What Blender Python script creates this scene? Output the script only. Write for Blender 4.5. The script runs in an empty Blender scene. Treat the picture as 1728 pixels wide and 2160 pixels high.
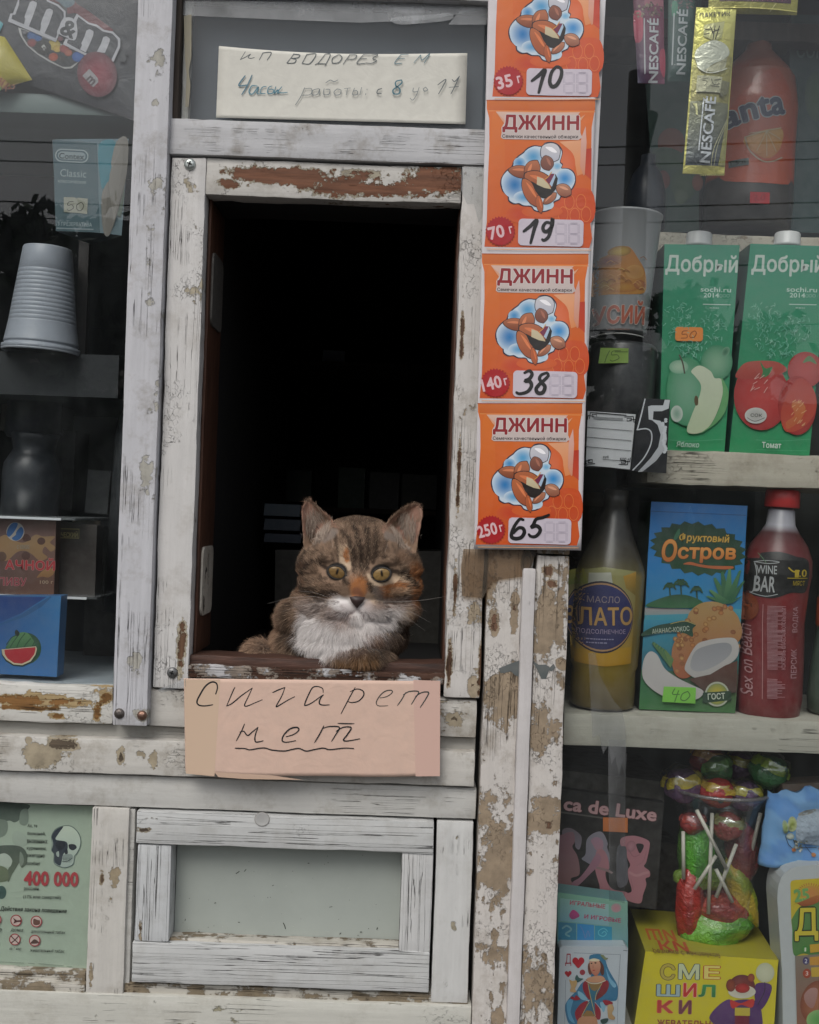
import bpy, bmesh, math, random
import numpy as np
from mathutils import Vector, Matrix, noise as mnoise
random.seed(7)
PI = math.pi
scene = bpy.context.scene
COL = scene.collection

# ---------------------------------------------------------------- camera
ROLL = math.radians(2.05)
DIST = 1.2            # camera to facade plane, metres
EYE = 1.5
PXM = 2000.0          # photograph pixels per metre on the facade plane
cam_d = bpy.data.cameras.new('camera')
cam = bpy.data.objects.new('camera', cam_d)
COL.objects.link(cam)
cam.location = (0, -DIST, EYE)
cam.rotation_euler = (Matrix.Rotation(PI/2, 3, 'X') @ Matrix.Rotation(ROLL, 3, 'Z')).to_euler()
cam_d.sensor_fit = 'VERTICAL'
cam_d.sensor_height = 24
cam_d.lens = 24 * DIST / (2160 / PXM)
cam_d.clip_start = 0.02
cam_d.clip_end = 2000
scene.camera = cam

# ---------------------------------------------------------------- world, sun, exposure
w = bpy.data.worlds.new("World")
scene.world = w
w.use_nodes = True
nt = w.node_tree
nt.nodes.clear()
sky = nt.nodes.new('ShaderNodeTexSky')
sky.sky_type = 'NISHITA'
sky.sun_disc = False
sky.sun_elevation = math.radians(48)
sky.sun_rotation = math.radians(200)
sky.air_density = 1.0
sky.dust_density = 3.0
hs = nt.nodes.new('ShaderNodeHueSaturation')
hs.inputs['Saturation'].default_value = 0.30     # overcast: the blue is veiled
bg = nt.nodes.new('ShaderNodeBackground')
bg.inputs['Strength'].default_value = 0.10
wo = nt.nodes.new('ShaderNodeOutputWorld')
nt.links.new(sky.outputs[0], hs.inputs['Color'])
nt.links.new(hs.outputs[0], bg.inputs['Color'])
nt.links.new(bg.outputs[0], wo.inputs['Surface'])
sun_d = bpy.data.lights.new('sun', 'SUN')
sun_d.energy = 1.0
sun_d.angle = math.radians(30)
sun_d.color = (1.0, 0.96, 0.90)
sun = bpy.data.objects.new('sun', sun_d)
COL.objects.link(sun)
sun.location = (0, -6, 8)
sd = Vector((math.sin(math.radians(200)) * math.cos(math.radians(48)),
             math.cos(math.radians(200)) * math.cos(math.radians(48)),
             math.sin(math.radians(48))))
sun.rotation_euler = sd.to_track_quat('Z', 'Y').to_euler()
scene.view_settings.view_transform = 'Standard'
scene.view_settings.look = 'None'
scene.view_settings.exposure = 0.36
scene.view_settings.gamma = 1
scene.cycles.max_bounces = 8
scene.cycles.transparent_max_bounces = 24
scene.cycles.use_denoising = True

# ---------------------------------------------------------------- measuring helpers
CR, SR = math.cos(ROLL), math.sin(ROLL)
def W(u, v, d=0.0):
    """facade measure (level pixels) at depth d behind the facade -> world"""
    k = (DIST + d) / DIST / PXM
    return Vector(((u - 864) * k, d, EYE + (1080 - v) * k))
def UV(x, y):
    dx, dy = x - 864, y - 1080
    return 864 + dx * CR + dy * SR, 1080 - dx * SR + dy * CR
def P(x, y, d=0.0):
    u, v = UV(x, y)
    return W(u, v, d)
def srgb(c):
    if isinstance(c, str):
        c = c.lstrip('#')
        c = [int(c[i:i+2], 16) / 255 for i in (0, 2, 4)]
    return tuple((x / 12.92 if x <= 0.04045 else ((x + 0.055) / 1.055) ** 2.4) for x in c[:3])

GAIN = [1.0]     # albedo gain for printed colours read off the photograph
# ---------------------------------------------------------------- mesh container
class MB:
    """collects geometry with a colour attribute, in world metres"""
    def __init__(s):
        s.v = []; s.f = []; s.c = []; s.m = []; s.sm = []
    def add(s, verts, faces, col=(.8, .8, .8), mi=0, smooth=False):
        o = len(s.v)
        percol = len(verts) > 0 and len(col) == len(verts) and not isinstance(col[0], (int, float))
        s.v.extend(tuple(p) for p in verts)
        for f in faces:
            s.f.append(tuple(i + o for i in f))
            s.m.append(mi); s.sm.append(smooth)
        if percol: s.c.extend(tuple(c[:3]) for c in col)
        else: s.c.extend([tuple(col[:3])] * len(verts))
    def box(s, a, b, col=(.8, .8, .8), mi=0):
        x0, y0, z0 = a; x1, y1, z1 = b
        x0, x1 = min(x0, x1), max(x0, x1); y0, y1 = min(y0, y1), max(y0, y1); z0, z1 = min(z0, z1), max(z0, z1)
        v = [(x0,y0,z0),(x1,y0,z0),(x1,y1,z0),(x0,y1,z0),(x0,y0,z1),(x1,y0,z1),(x1,y1,z1),(x0,y1,z1)]
        s.add(v, [(0,3,2,1),(4,5,6,7),(0,1,5,4),(1,2,6,5),(2,3,7,6),(3,0,4,7)], col, mi)
    def tube(s, pts, r, col=(.8,.8,.8), n=8, mi=0, caps=True, smooth=True):
        pts = [Vector(p) for p in pts]
        rr = r if isinstance(r, (list, tuple)) else [r] * len(pts)
        vs = []; fs = []
        for i, p in enumerate(pts):
            t = (pts[min(i+1, len(pts)-1)] - pts[max(i-1, 0)]).normalized()
            a = t.cross(Vector((0, 1, 0.3))).normalized()
            if a.length < .5: a = t.cross(Vector((1, 0, 0))).normalized()
            b = t.cross(a)
            for k in range(n):
                an = 2 * PI * k / n
                vs.append(p + (a * math.cos(an) + b * math.sin(an)) * rr[i])
        for i in range(len(pts) - 1):
            for k in range(n):
                fs.append((i*n+k, i*n+(k+1)%n, (i+1)*n+(k+1)%n, (i+1)*n+k))
        if caps:
            fs.append(tuple(range(n))[::-1]); fs.append(tuple((len(pts)-1)*n + k for k in range(n)))
        s.add(vs, fs, col, mi, smooth)
    def lathe(s, axis_p, prof, col=(.8,.8,.8), n=40, mi=0, sx=1, sy=1, smooth=True, capb=True, capt=True, up=Vector((0,0,1))):
        """prof: list of (height, radius[, colour]) from axis_p along up"""
        c = Vector(axis_p); up = Vector(up).normalized()
        ax = Vector((1,0,0)); ax = (ax - up * ax.dot(up)).normalized(); ay = up.cross(ax)
        vs = []; fs = []; cs = []
        for row in prof:
            h, r = row[0], row[1]
            cc = row[2] if len(row) > 2 else col
            for k in range(n):
                a = 2*PI*k/n
                vs.append(c + up*h + ax*(r*sx*math.cos(a)) + ay*(r*sy*math.sin(a)))
                cs.append(cc)
        m = len(prof)
        for i in range(m-1):
            for k in range(n):
                fs.append((i*n+k, i*n+(k+1)%n, (i+1)*n+(k+1)%n, (i+1)*n+k))
        if capb: fs.append(tuple(range(n))[::-1])
        if capt: fs.append(tuple((m-1)*n+k for k in range(n)))
        s.add(vs, fs, cs, mi, smooth)
    def ball(s, c, r, col=(.8,.8,.8), nu=16, nv=10, rot=None, mi=0):
        if isinstance(r, (int, float)): r = (r, r, r)
        c = Vector(c); vs = []; fs = []
        for j in range(nv+1):
            th = PI*j/nv
            for i in range(nu):
                ph = 2*PI*i/nu
                p = Vector((r[0]*math.sin(th)*math.cos(ph), r[1]*math.sin(th)*math.sin(ph), r[2]*math.cos(th)))
                if rot: p = rot @ p
                vs.append(c+p)
        for j in range(nv):
            for i in range(nu):
                fs.append((j*nu+i, (j+1)*nu+i, (j+1)*nu+(i+1)%nu, j*nu+(i+1)%nu))
        s.add(vs, fs, col, mi, True)
    def build(s, name, mat, parent=None, base=None):
        if parent is not None: base = parent['_b'] if '_b' in parent.keys() else (0,0,0)
        b = Vector(base if base is not None else (0,0,0))
        me = bpy.data.meshes.new(name)
        me.from_pydata([(p[0]-b.x, p[1]-b.y, p[2]-b.z) for p in s.v], [], s.f)
        mats = mat if isinstance(mat, (list, tuple)) else [mat]
        for m in mats: me.materials.append(m)
        me.polygons.foreach_set('material_index', s.m)
        me.polygons.foreach_set('use_smooth', s.sm)
        ca = me.color_attributes.new('Col', 'FLOAT_COLOR', 'POINT')
        arr = np.ones((len(s.v), 4), dtype=np.float32)
        if s.v: arr[:, :3] = np.minimum(np.array(s.c, dtype=np.float32)*GAIN[0], np.maximum(.85, np.array(s.c, dtype=np.float32)))
        ca.data.foreach_set('color', arr.ravel())
        me.update()
        o = bpy.data.objects.new(name, me)
        COL.objects.link(o)
        if parent is not None:
            o.parent = parent; o['_b'] = tuple(b)
        else:
            o.location = b; o['_b'] = tuple(b)
        return o

def tag(o, label=None, cat=None, group=None, kind=None):
    if label: o['label'] = label
    if cat: o['category'] = cat
    if group: o['group'] = group
    if kind: o['kind'] = kind
    return o
def thing(name, base, label, cat, group=None):
    o = bpy.data.objects.new(name, None)
    o.empty_display_size = 0.02
    COL.objects.link(o)
    o.location = base; o['_b'] = tuple(base)
    return tag(o, label, cat, group)

# ---------------------------------------------------------------- node helper
class NG:
    def __init__(s, name):
        s.mat = bpy.data.materials.new(name); s.mat.use_nodes = True
        s.t = s.mat.node_tree; s.t.nodes.clear()
        s.out = s.n('ShaderNodeOutputMaterial')
    def n(s, typ, **kw):
        x = s.t.nodes.new(typ)
        for k, v in kw.items(): setattr(x, k, v)
        return x
    def l(s, a, b): s.t.links.new(a, b)
    def put(s, sock, v):
        if v is None: return
        if isinstance(v, bpy.types.NodeSocket): s.l(v, sock)
        else:
            if isinstance(v, (tuple, list)) and len(v) == 3 and sock.type == 'RGBA': v = (*v, 1)
            sock.default_value = v
    def math(s, op, a, b=None, c=None, clamp=False):
        x = s.n('ShaderNodeMath', operation=op, use_clamp=clamp)
        s.put(x.inputs[0], a)
        if b is not None: s.put(x.inputs[1], b)
        if c is not None: s.put(x.inputs[2], c)
        return x.outputs[0]
    def mr(s, v, a, b, c=0., d=1., smooth=False):
        x = s.n('ShaderNodeMapRange')
        if smooth: x.interpolation_type = 'SMOOTHSTEP'
        for i, q in enumerate((v, a, b, c, d)): s.put(x.inputs[i], q)
        return x.outputs[0]
    def mix(s, f, a, b, mode='MIX'):
        x = s.n('ShaderNodeMix', data_type='RGBA', blend_type=mode)
        s.put(x.inputs[0], f); s.put(x.inputs[6], a); s.put(x.inputs[7], b)
        return x.outputs[2]
    def vscale(s, v, sc, off=(0,0,0)):
        x = s.n('ShaderNodeMapping'); s.put(x.inputs['Vector'], v)
        x.inputs['Scale'].default_value = sc; x.inputs['Location'].default_value = off
        return x.outputs[0]
    def noise(s, v, scale=1., det=5., rough=.6, dist=0., out=0):
        x = s.n('ShaderNodeTexNoise'); s.put(x.inputs['Vector'], v)
        x.inputs['Scale'].default_value = scale; x.inputs['Detail'].default_value = det
        x.inputs['Roughness'].default_value = rough; x.inputs['Distortion'].default_value = dist
        return x.outputs[out]
    def voro(s, v, scale=1., feature='DISTANCE_TO_EDGE', rnd=1.):
        x = s.n('ShaderNodeTexVoronoi', feature=feature); s.put(x.inputs['Vector'], v)
        x.inputs['Scale'].default_value = scale; x.inputs['Randomness'].default_value = rnd
        return x.outputs[0]
    def bump(s, h, strength=.5, dist=.001):
        x = s.n('ShaderNodeBump'); s.put(x.inputs['Height'], h)
        x.inputs['Strength'].default_value = strength; x.inputs['Distance'].default_value = dist
        return x.outputs[0]
    def principled(s, col, rough=.6, metal=0., normal=None, spec=.5, coat=0., trans=None, sub=None):
        x = s.n('ShaderNodeBsdfPrincipled')
        s.put(x.inputs['Base Color'], col); s.put(x.inputs['Roughness'], rough)
        s.put(x.inputs['Metallic'], metal); s.put(x.inputs['Specular IOR Level'], spec)
        if coat: x.inputs['Coat Weight'].default_value = coat; x.inputs['Coat Roughness'].default_value = .08
        if normal is not None: s.l(normal, x.inputs['Normal'])
        if trans is not None: s.put(x.inputs['Transmission Weight'], trans)
        s.l(x.outputs[0], s.out.inputs['Surface'])
        return x
    def pos(s): return s.n('ShaderNodeNewGeometry').outputs['Position']
    def attr(s, name='Col'):
        x = s.n('ShaderNodeAttribute'); x.attribute_name = name
        return x.outputs['Color']

# ---------------------------------------------------------------- materials
def paint(name, axis='x', base='#b9b8b6', old='#a79c88', wood='#6b4a33', chip=.5, old_amt=.5,
          crack=.5, craze=.3, dirt=.4, streak=.35, spots=(), seed=0, rough=.62, fine=1.0):
    """weathered paint over older paint over wood; grain runs along axis"""
    g = NG(name)
    base, old, wood = tuple(min(.8, x*1.16) for x in srgb(base)), tuple(x*1.05 for x in srgb(old)), srgb(wood)
    p = g.vscale(g.pos(), (1,1,1), (seed*1.37, seed*.71, seed*2.13))
    if axis == 'x': st = g.vscale(p, (7, 90, 110)); ct = g.vscale(p, (3.2, 200, 250)); lt = g.vscale(p, (14, 40, 60))
    else:           st = g.vscale(p, (110, 90, 7)); ct = g.vscale(p, (250, 200, 3.2)); lt = g.vscale(p, (60, 40, 14))
    big = g.noise(p, 14, 7, .66)
    mid = g.noise(p, 75, 6, .65)
    strk = g.noise(st, 1, 4, .6)
    lng = g.noise(lt, 1, 5, .62, .4)
    field = g.math('ADD', g.math('MULTIPLY', big, .42), g.math('ADD', g.math('MULTIPLY', mid, .22), g.math('MULTIPLY', lng, .36)))
    fo = field
    rag = g.math('MULTIPLY', g.math('SUBTRACT', g.math('ADD', g.math('MULTIPLY', lng, .5), g.math('ADD', g.math('MULTIPLY', mid, .5), g.math('MULTIPLY', g.noise(p, 170, 4, .7), .35))), .67), 4.2)
    for (sx, sy, rx, ry, k) in spots:
        c = P(sx, sy)
        d = g.n('ShaderNodeVectorMath', operation='SUBTRACT'); g.l(g.pos(), d.inputs[0]); d.inputs[1].default_value = c
        e = g.n('ShaderNodeVectorMath', operation='MULTIPLY'); g.l(d.outputs[0], e.inputs[0])
        e.inputs[1].default_value = (PXM/rx, 0, PXM/ry)
        ln = g.n('ShaderNodeVectorMath', operation='LENGTH'); g.l(e.outputs[0], ln.inputs[0])
        a = g.mr(g.math('ADD', ln.outputs['Value'], rag), 1.3, .35, 0, abs(k), False)
        if k > 0: field = g.math('ADD', field, a)
        else: fo = g.math('ADD', fo, a)
    thr_w = .72 - .16*chip
    thr_o = .66 - .16*old_amt
    fo2 = g.math('ADD', g.math('MULTIPLY', fo, .6), g.math('MULTIPLY', g.noise(g.vscale(p, (1,1,1), (5,3,1)), 22, 8, .7), .4))
    fo2 = g.math('MAXIMUM', fo2, g.math('SUBTRACT', field, .03))
    mw = g.mr(field, thr_w, thr_w+.012)
    mo = g.mr(fo2, thr_o, thr_o+.010)
    rim = g.math('MULTIPLY', g.mr(fo2, thr_o-.010, thr_o), g.math('SUBTRACT', 1., mo))
    # cracks along the grain
    cn = g.noise(ct, 1, 2, .5, .35)
    cwid = g.mr(g.noise(g.vscale(p, (1,1,1), (3,3,9)), 45, 4, .65), .40, .66, .002, .016)
    cr = g.mr(g.math('ABSOLUTE', g.math('SUBTRACT', cn, .5)), g.math('MULTIPLY', cwid, .45), g.math('ADD', cwid, .004), 1, 0)
    gate = g.mr(g.noise(g.vscale(p, (1,1,1), (9,2,4)), 9, 4, .6), .64-.26*crack, .70-.26*crack)
    cr = g.math('MULTIPLY', cr, gate)
    # hairline crazing
    wob = g.mix(.010, p, g.noise(p, 130, 5, .75, out=1), 'ADD')
    vz = g.voro(g.vscale(wob, (1.25, 1, .8) if axis == 'z' else (.8, 1, 1.25)), 210)
    cz = g.mr(vz, .0, .045, 1, 0)
    czg = g.mr(g.noise(g.vscale(p, (1,1,1), (2,8,6)), 12, 5, .65), .70-.3*craze, .76-.3*craze)
    brk = g.mr(g.noise(g.vscale(p, (1,1,1), (4,1,7)), 170, 4, .7), .46, .54)
    cz = g.math('MULTIPLY', g.math('MULTIPLY', g.math('MULTIPLY', cz, czg), brk), .55)
    # colours
    tone = g.mr(strk, .3, .72)
    c1 = g.mix(g.math('MULTIPLY', tone, streak), base, tuple(x*.70 for x in base))
    smear = g.mr(big, .35, .68)
    grn = g.noise(g.vscale(st, (2.2, 2.2, 2.2)), 1, 6, .75)
    c1 = g.mix(g.mr(grn, .35, .7, 0, .30), c1, tuple(x*.62 for x in base))
    c1 = g.mix(g.math('MULTIPLY', smear, .28), c1, tuple(min(1, x*1.16) for x in base))
    dn = g.noise(g.vscale(p, (1,1,1), (7,7,2)), 26, 9, .74)
    dm = g.math('MULTIPLY', g.mr(dn, .50, .74), dirt)
    c1 = g.mix(dm, c1, (base[0]*.42, base[1]*.37, base[2]*.30))
    spk = g.mr(g.noise(p, 420, 3, .7), .68, .76)
    c1 = g.mix(g.math('MULTIPLY', spk, .45*dirt+.12), c1, (base[0]*.3, base[1]*.27, base[2]*.24))
    c1 = g.mix(g.math('MULTIPLY', rim, .45), c1, tuple(x*.35 for x in base))
    oc = g.mix(g.mr(mid, .35, .7), old, tuple(x*.62 for x in old))
    c2 = g.mix(mo, c1, oc)
    wg = g.noise(st, 1.8, 6, .7)
    wc = g.mix(g.mr(wg, .3, .7), tuple(x*.45 for x in wood), tuple(min(1, x*1.5) for x in wood))
    c3 = g.mix(mw, c2, wc)
    dark = (wood[0]*.16, wood[1]*.16, wood[2]*.16)
    ck = g.math('MAXIMUM', cr, cz)
    c4 = g.mix(g.math('MULTIPLY', ck, .78), c3, dark)
    h = g.math('SUBTRACT', 1., g.math('MULTIPLY', mo, .35))
    h = g.math('SUBTRACT', h, g.math('MULTIPLY', mw, .55))
    h = g.math('SUBTRACT', h, g.math('MULTIPLY', ck, .6))
    h = g.math('ADD', h, g.math('MULTIPLY', strk, .30*fine))
    h = g.math('ADD', h, g.math('MULTIPLY', g.noise(p, 240, 4, .6), .14*fine))
    h = g.math('ADD', h, g.math('MULTIPLY', big, .5))
    g.principled(c4, rough, normal=g.bump(h, 1., .0018), spec=.3)
    return g.mat

def printed(name, rough=.5, spec=.4, coat=0., metal=0., wrinkle=0., grain=.06, wscale=60):
    g = NG(name)
    p = g.pos()
    n = g.noise(p, 90, 5, .6)
    c = g.mix(g.mr(n, .3, .75, 0, grain*2.2), g.attr(), (.25, .24, .23))
    nm = None
    if wrinkle:
        hh = g.math('ADD', g.noise(p, wscale, 3, .5, .8), g.math('MULTIPLY', g.noise(p, wscale*4, 2, .5), .15))
        nm = g.bump(hh, wrinkle, .004)
    g.principled(c, rough, metal, nm, spec, coat)
    return g.mat

M = {}
M['paper'] = printed('paper', .75, .2, wrinkle=.25, wscale=35)
M['card'] = printed('printed_card', .45, .35, coat=.0, grain=.05)
M['gloss'] = printed('laminated_print', .32, .4, coat=.25, wrinkle=.25, wscale=22, grain=.03)
M['film'] = printed('plastic_film', .30, .4, coat=.2, wrinkle=.35, wscale=45)
M['foil'] = printed('metal_foil', .34, .5, metal=.4, wrinkle=.45, wscale=90)
M['plastic'] = printed('coloured_plastic', .35, .45)
M['matt'] = printed('matt_surface', .8, .2, grain=.15)
M['ink'] = printed('ink', .6, .2, grain=0.)
M['steel'] = printed('dull_steel', .38, .5, metal=.8, wrinkle=.3, wscale=200)

def clear_mat(name, col=(.95, .97, .97), refl=.05, refl_col=(1,1,1), rough=0.0, haze=0., haze_col=(.7,.75,.78)):
    """thin glass or clear plastic: mostly see-through, fresnel reflection, optional dusty film"""
    g = NG(name)
    tr = g.n('ShaderNodeBsdfTransparent'); tr.inputs[0].default_value = (*col, 1)
    gl = g.n('ShaderNodeBsdfGlossy'); gl.inputs['Roughness'].default_value = rough; gl.inputs['Color'].default_value = (*refl_col, 1)
    ge = g.n('ShaderNodeNewGeometry')      # Schlick fresnel, the same from both sides of the pane
    dt = g.n('ShaderNodeVectorMath', operation='DOT_PRODUCT'); g.l(ge.outputs['Incoming'], dt.inputs[0]); g.l(ge.outputs['Normal'], dt.inputs[1])
    f = g.math('POWER', g.math('SUBTRACT', 1., g.math('ABSOLUTE', dt.outputs['Value'])), 5.)
    f = g.math('ADD', g.math('MULTIPLY', f, 1-refl), refl)
    m1 = g.n('ShaderNodeMixShader'); g.l(f, m1.inputs[0]); g.l(tr.outputs[0], m1.inputs[1]); g.l(gl.outputs[0], m1.inputs[2])
    o = m1.outputs[0]
    if haze:
        df = g.n('ShaderNodeBsdfDiffuse'); df.inputs['Color'].default_value = (*haze_col, 1)
        p = g.pos()
        n1 = g.noise(g.vscale(p, (9, 9, 9)), 1, 8, .7, .6)
        n2 = g.noise(g.vscale(p, (60, 60, 8)), 1, 4, .6)
        hz = g.math('MULTIPLY', g.mr(g.math('ADD', g.math('MULTIPLY', n1, .7), g.math('MULTIPLY', n2, .3)), .38, .72), haze)
        m2 = g.n('ShaderNodeMixShader'); g.l(hz, m2.inputs[0]); g.l(o, m2.inputs[1]); g.l(df.outputs[0], m2.inputs[2])
        o = m2.outputs[0]
    g.l(o, g.out.inputs['Surface'])
    return g.mat
M['glass'] = clear_mat('window_glass', col=(.975,.985,.985), refl=.022, haze=.012)
M['clear'] = clear_mat('clear_plastic', refl=.09, col=(.95,.96,.96), rough=.08, haze=.03)
M['wrap'] = clear_mat('clear_wrap_film', refl=.13, col=(.97,.97,.97), rough=.12)
M['tape'] = clear_mat('clear_tape', refl=.05, col=(.85,.86,.86), rough=.25, haze=.55, haze_col=(.62,.64,.66))
M['tape_thin'] = clear_mat('thin_tape', refl=.05, col=(.85,.86,.86), rough=.3, haze=.30, haze_col=(.40,.41,.42))
M['tape_old'] = clear_mat('yellowed_tape', refl=.05, col=(.55,.44,.33), rough=.3, haze=.5, haze_col=(.33,.26,.19))

def plain(name, col, rough=.6, metal=0., var=.3, scale=40, bump=.2, spec=.4, axis=None):
    g = NG(name)
    c = srgb(col) if isinstance(col, str) else col
    p = g.pos()
    if axis == 'x': p = g.vscale(p, (.15, 1, 1.6))
    if axis == 'z': p = g.vscale(p, (1.6, 1, .15))
    n = g.noise(p, scale, 6, .65)
    cc = g.mix(g.mr(n, .3, .7), tuple(x*(1-var) for x in c), tuple(min(1, x*(1+var)) for x in c))
    g.principled(cc, rough, metal, g.bump(n, bump, .002), spec)
    return g.mat
M['brown_wood'] = plain('bare_brown_wood', '#4d3225', .6, var=.5, scale=120, bump=.6, axis='z')
M['brown_wood_x'] = plain('bare_brown_wood_across', '#4a332a', .6, var=.6, scale=120, bump=.6, axis='x')
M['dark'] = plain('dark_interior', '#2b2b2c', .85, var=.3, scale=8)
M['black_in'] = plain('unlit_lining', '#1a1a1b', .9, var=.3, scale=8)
M['dark_wood'] = plain('dark_wood', '#3d352f', .8, var=.4, scale=60, axis='z')
M['white_in'] = plain('indoor_white', '#8f8d88', .6, var=.12, scale=20)
# ================================================================ surroundings
def struct_plane():
    m = MB(); s = 400
    m.add([(-s,-s,0),(s,-s,0),(s,s,0),(-s,s,0)], [(0,1,2,3)])
    o = m.build('ground', plain('worn_asphalt', (.07,.068,.065), .9, var=.35, scale=3, bump=.3))
    tag(o, kind='structure')
struct_plane()

# ================================================================ kiosk
kiosk = thing('kiosk', (0, .2, 0), 'weathered white painted wooden kiosk front with an open serving hatch and shop windows', 'kiosk')

def board(name, u0, v0, u1, v1, d0, d1, mat, parent=None, bev=.0016, amp=.0005, seg=.012, label=None, dm=None, seed=0):
    """a board given by its level pixel rectangle, front at d0, back at d1"""
    a = W(u0, v1, dm if dm is not None else max(min(d0, .03), -.03)); b = W(u1, v0, dm if dm is not None else max(min(d0, .03), -.03))
    bm = bmesh.new()
    bmesh.ops.create_cube(bm, size=1)
    sx, sz, sy = b.x-a.x, b.z-a.z, d1-d0
    for q in bm.verts:
        q.co = Vector((a.x+(q.co.x+.5)*sx, d0+(q.co.y+.5)*sy, a.z+(q.co.z+.5)*sz))
    if bev: bmesh.ops.bevel(bm, geom=list(bm.edges), offset=min(bev, sy*.4, sx*.3, sz*.3), segments=2, affect='EDGES', profile=.6)
    for ax, L in ((0, sx), (2, sz)):
        n = min(60, max(0, int(L/seg)))
        for i in range(1, n):
            co = [0,0,0]; co[ax] = (a.x if ax == 0 else a.z) + L*i/n
            no = [0,0,0]; no[ax] = 1
            bmesh.ops.bisect_plane(bm, geom=list(bm.verts)+list(bm.edges)+list(bm.faces), plane_co=co, plane_no=no)
    if amp:
        for q in bm.verts:
            n1 = mnoise.noise_vector(q.co*55 + Vector((seed, 0, 0))); n2 = mnoise.noise_vector(q.co*12)
            q.co += Vector((n1.x*amp+n2.x*amp*1.2, n1.y*amp*.5, n1.z*amp+n2.z*amp*1.2))
    m = MB()
    bm.verts.index_update()
    m.add([q.co.copy() for q in bm.verts], [[x.index for x in f.verts] for f in bm.faces], smooth=True)
    bm.free()
    o = m.build(name, mat, parent or kiosk)
    try: o.data.set_sharp_from_angle(angle=math.radians(35))
    except Exception: pass
    if label: o['label'] = label
    return o

# painted finishes
K = {}
K['post_left'] = paint('paint_left_post', 'z', '#b8b8bc', '#b0ada4', '#5a4a40', chip=.0, old_amt=.48, crack=.36, craze=.2, dirt=.75, streak=.4, seed=1,
    spots=[(334,225,12,9,-.20),(334,395,22,26,-.17),(322,520,18,60,-.12),(318,640,16,110,-.13),(338,800,8,60,-.14),(312,1010,14,50,-.17),(296,1400,22,30,-.14),(303,1505,16,14,.25)])
K['beam'] = paint('paint_beam', 'x', '#b4b4b6', '#a9a294', '#5a4a40', chip=-.1, old_amt=.2, crack=.55, craze=.3, dirt=.9, streak=.5, seed=2)
K['stile_l'] = paint('paint_hatch_left', 'z', '#c3c1bf', '#b0a692', '#5f4634', chip=.36, old_amt=.5, crack=.5, craze=.55, dirt=.4, streak=.3, seed=3,
    spots=[(400,385,26,34,.13),(415,470,18,60,.07),(382,1380,12,70,.2),(395,590,14,20,.06)])
K['rail_t'] = paint('paint_hatch_top', 'x', '#bab7b2', '#a39a88', '#6b4632', chip=.35, old_amt=.5, crack=.5, craze=.5, dirt=.5, streak=.4, seed=4,
    spots=[(540,366,84,18,.34),(640,372,60,22,.26),(480,384,30,13,.30),(720,398,90,20,.32),(920,380,72,34,.40),(830,404,70,16,.32),(760,366,60,14,.2)])
K['stile_r'] = paint('paint_hatch_right', 'z', '#c0bcb8', '#a99a84', '#59402f', chip=.38, old_amt=.6, crack=.5, craze=.6, dirt=.7, streak=.3, seed=5,
    spots=[(1000,1290,26,50,-.14),(1000,1440,30,40,.10),(975,700,6,60,.3),(968,1000,5,90,.3),(960,1250,6,60,.32),(948,1400,6,50,.3),(1016,1400,8,60,.2)])
K['sill_strip'] = paint('paint_sill_strip', 'x', '#b7b6b8', '#8f8378', '#4a3226', chip=1.3, old_amt=1.1, crack=.9, craze=.5, dirt=.8, streak=.4, seed=6)
K['rot'] = paint('paint_rotten_rail', 'x', '#c2c0ba', '#b19a72', '#7d5a34', chip=.2, old_amt=.45, crack=.4, craze=.4, dirt=.5, seed=7,
    spots=[(30,1478,60,14,.30),(95,1476,60,15,-.55),(130,1482,60,14,.18),(120,1512,26,9,.22),(203,1508,9,20,.25),(60,1495,70,6,.24),(225,1472,18,14,.2)])
K['band'] = paint('paint_groove', 'x', '#a6a49e', '#9d927e', '#5a4a40', chip=-.3, old_amt=.2, crack=.1, craze=.1, dirt=.5, seed=8)
K['apron'] = paint('paint_apron', 'x', '#bdbab4', '#a89c86', '#5f5345', chip=.3, old_amt=.62, crack=.35, craze=.5, dirt=.8, seed=9,
    spots=[(130,1568,36,15,.24),(90,1595,50,26,-.22),(255,1597,12,24,.2),(60,1562,10,10,.15),(965,1608,26,20,.05),(960,1520,26,22,.16),(325,1600,10,20,-.3)])
K['smooth'] = paint('paint_smooth_rail', 'x', '#b8b7b3', '#a59f90', '#6a6258', chip=-.2, old_amt=.05, crack=.5, craze=.1, dirt=.6, streak=.45, seed=10)
K['old_z'] = paint('paint_cracked_upright', 'z', '#bdbab4', '#a2947c', '#5d4c3e', chip=.15, old_amt=.4, crack=.85, craze=.3, dirt=.45, streak=.35, seed=11,
    spots=[(237,1850,14,28,-.3),(213,1855,6,20,.26),(232,1900,10,24,.12),(190,2060,8,40,.18)])
K['old_x'] = paint('paint_cracked_crossrail', 'x', '#bbbcbb', '#9c9280', '#4c4239', chip=.25, old_amt=.25, crack=.95, craze=.1, dirt=.35, streak=.5, seed=12,
    spots=[(300,1752,30,10,.14),(300,2045,40,20,.08)])
K['trim'] = paint('paint_worn_trim', 'x', '#b5b1a8', '#8a7d69', '#5c4d3e', chip=.75, old_amt=.95, crack=.9, craze=.2, dirt=.7, seed=13)
K['low'] = paint('paint_lowest_board', 'x', '#bcbbb3', '#a9a38a', '#5c5346', chip=.0, old_amt=.5, crack=.2, craze=.2, dirt=.35, seed=14)
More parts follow.
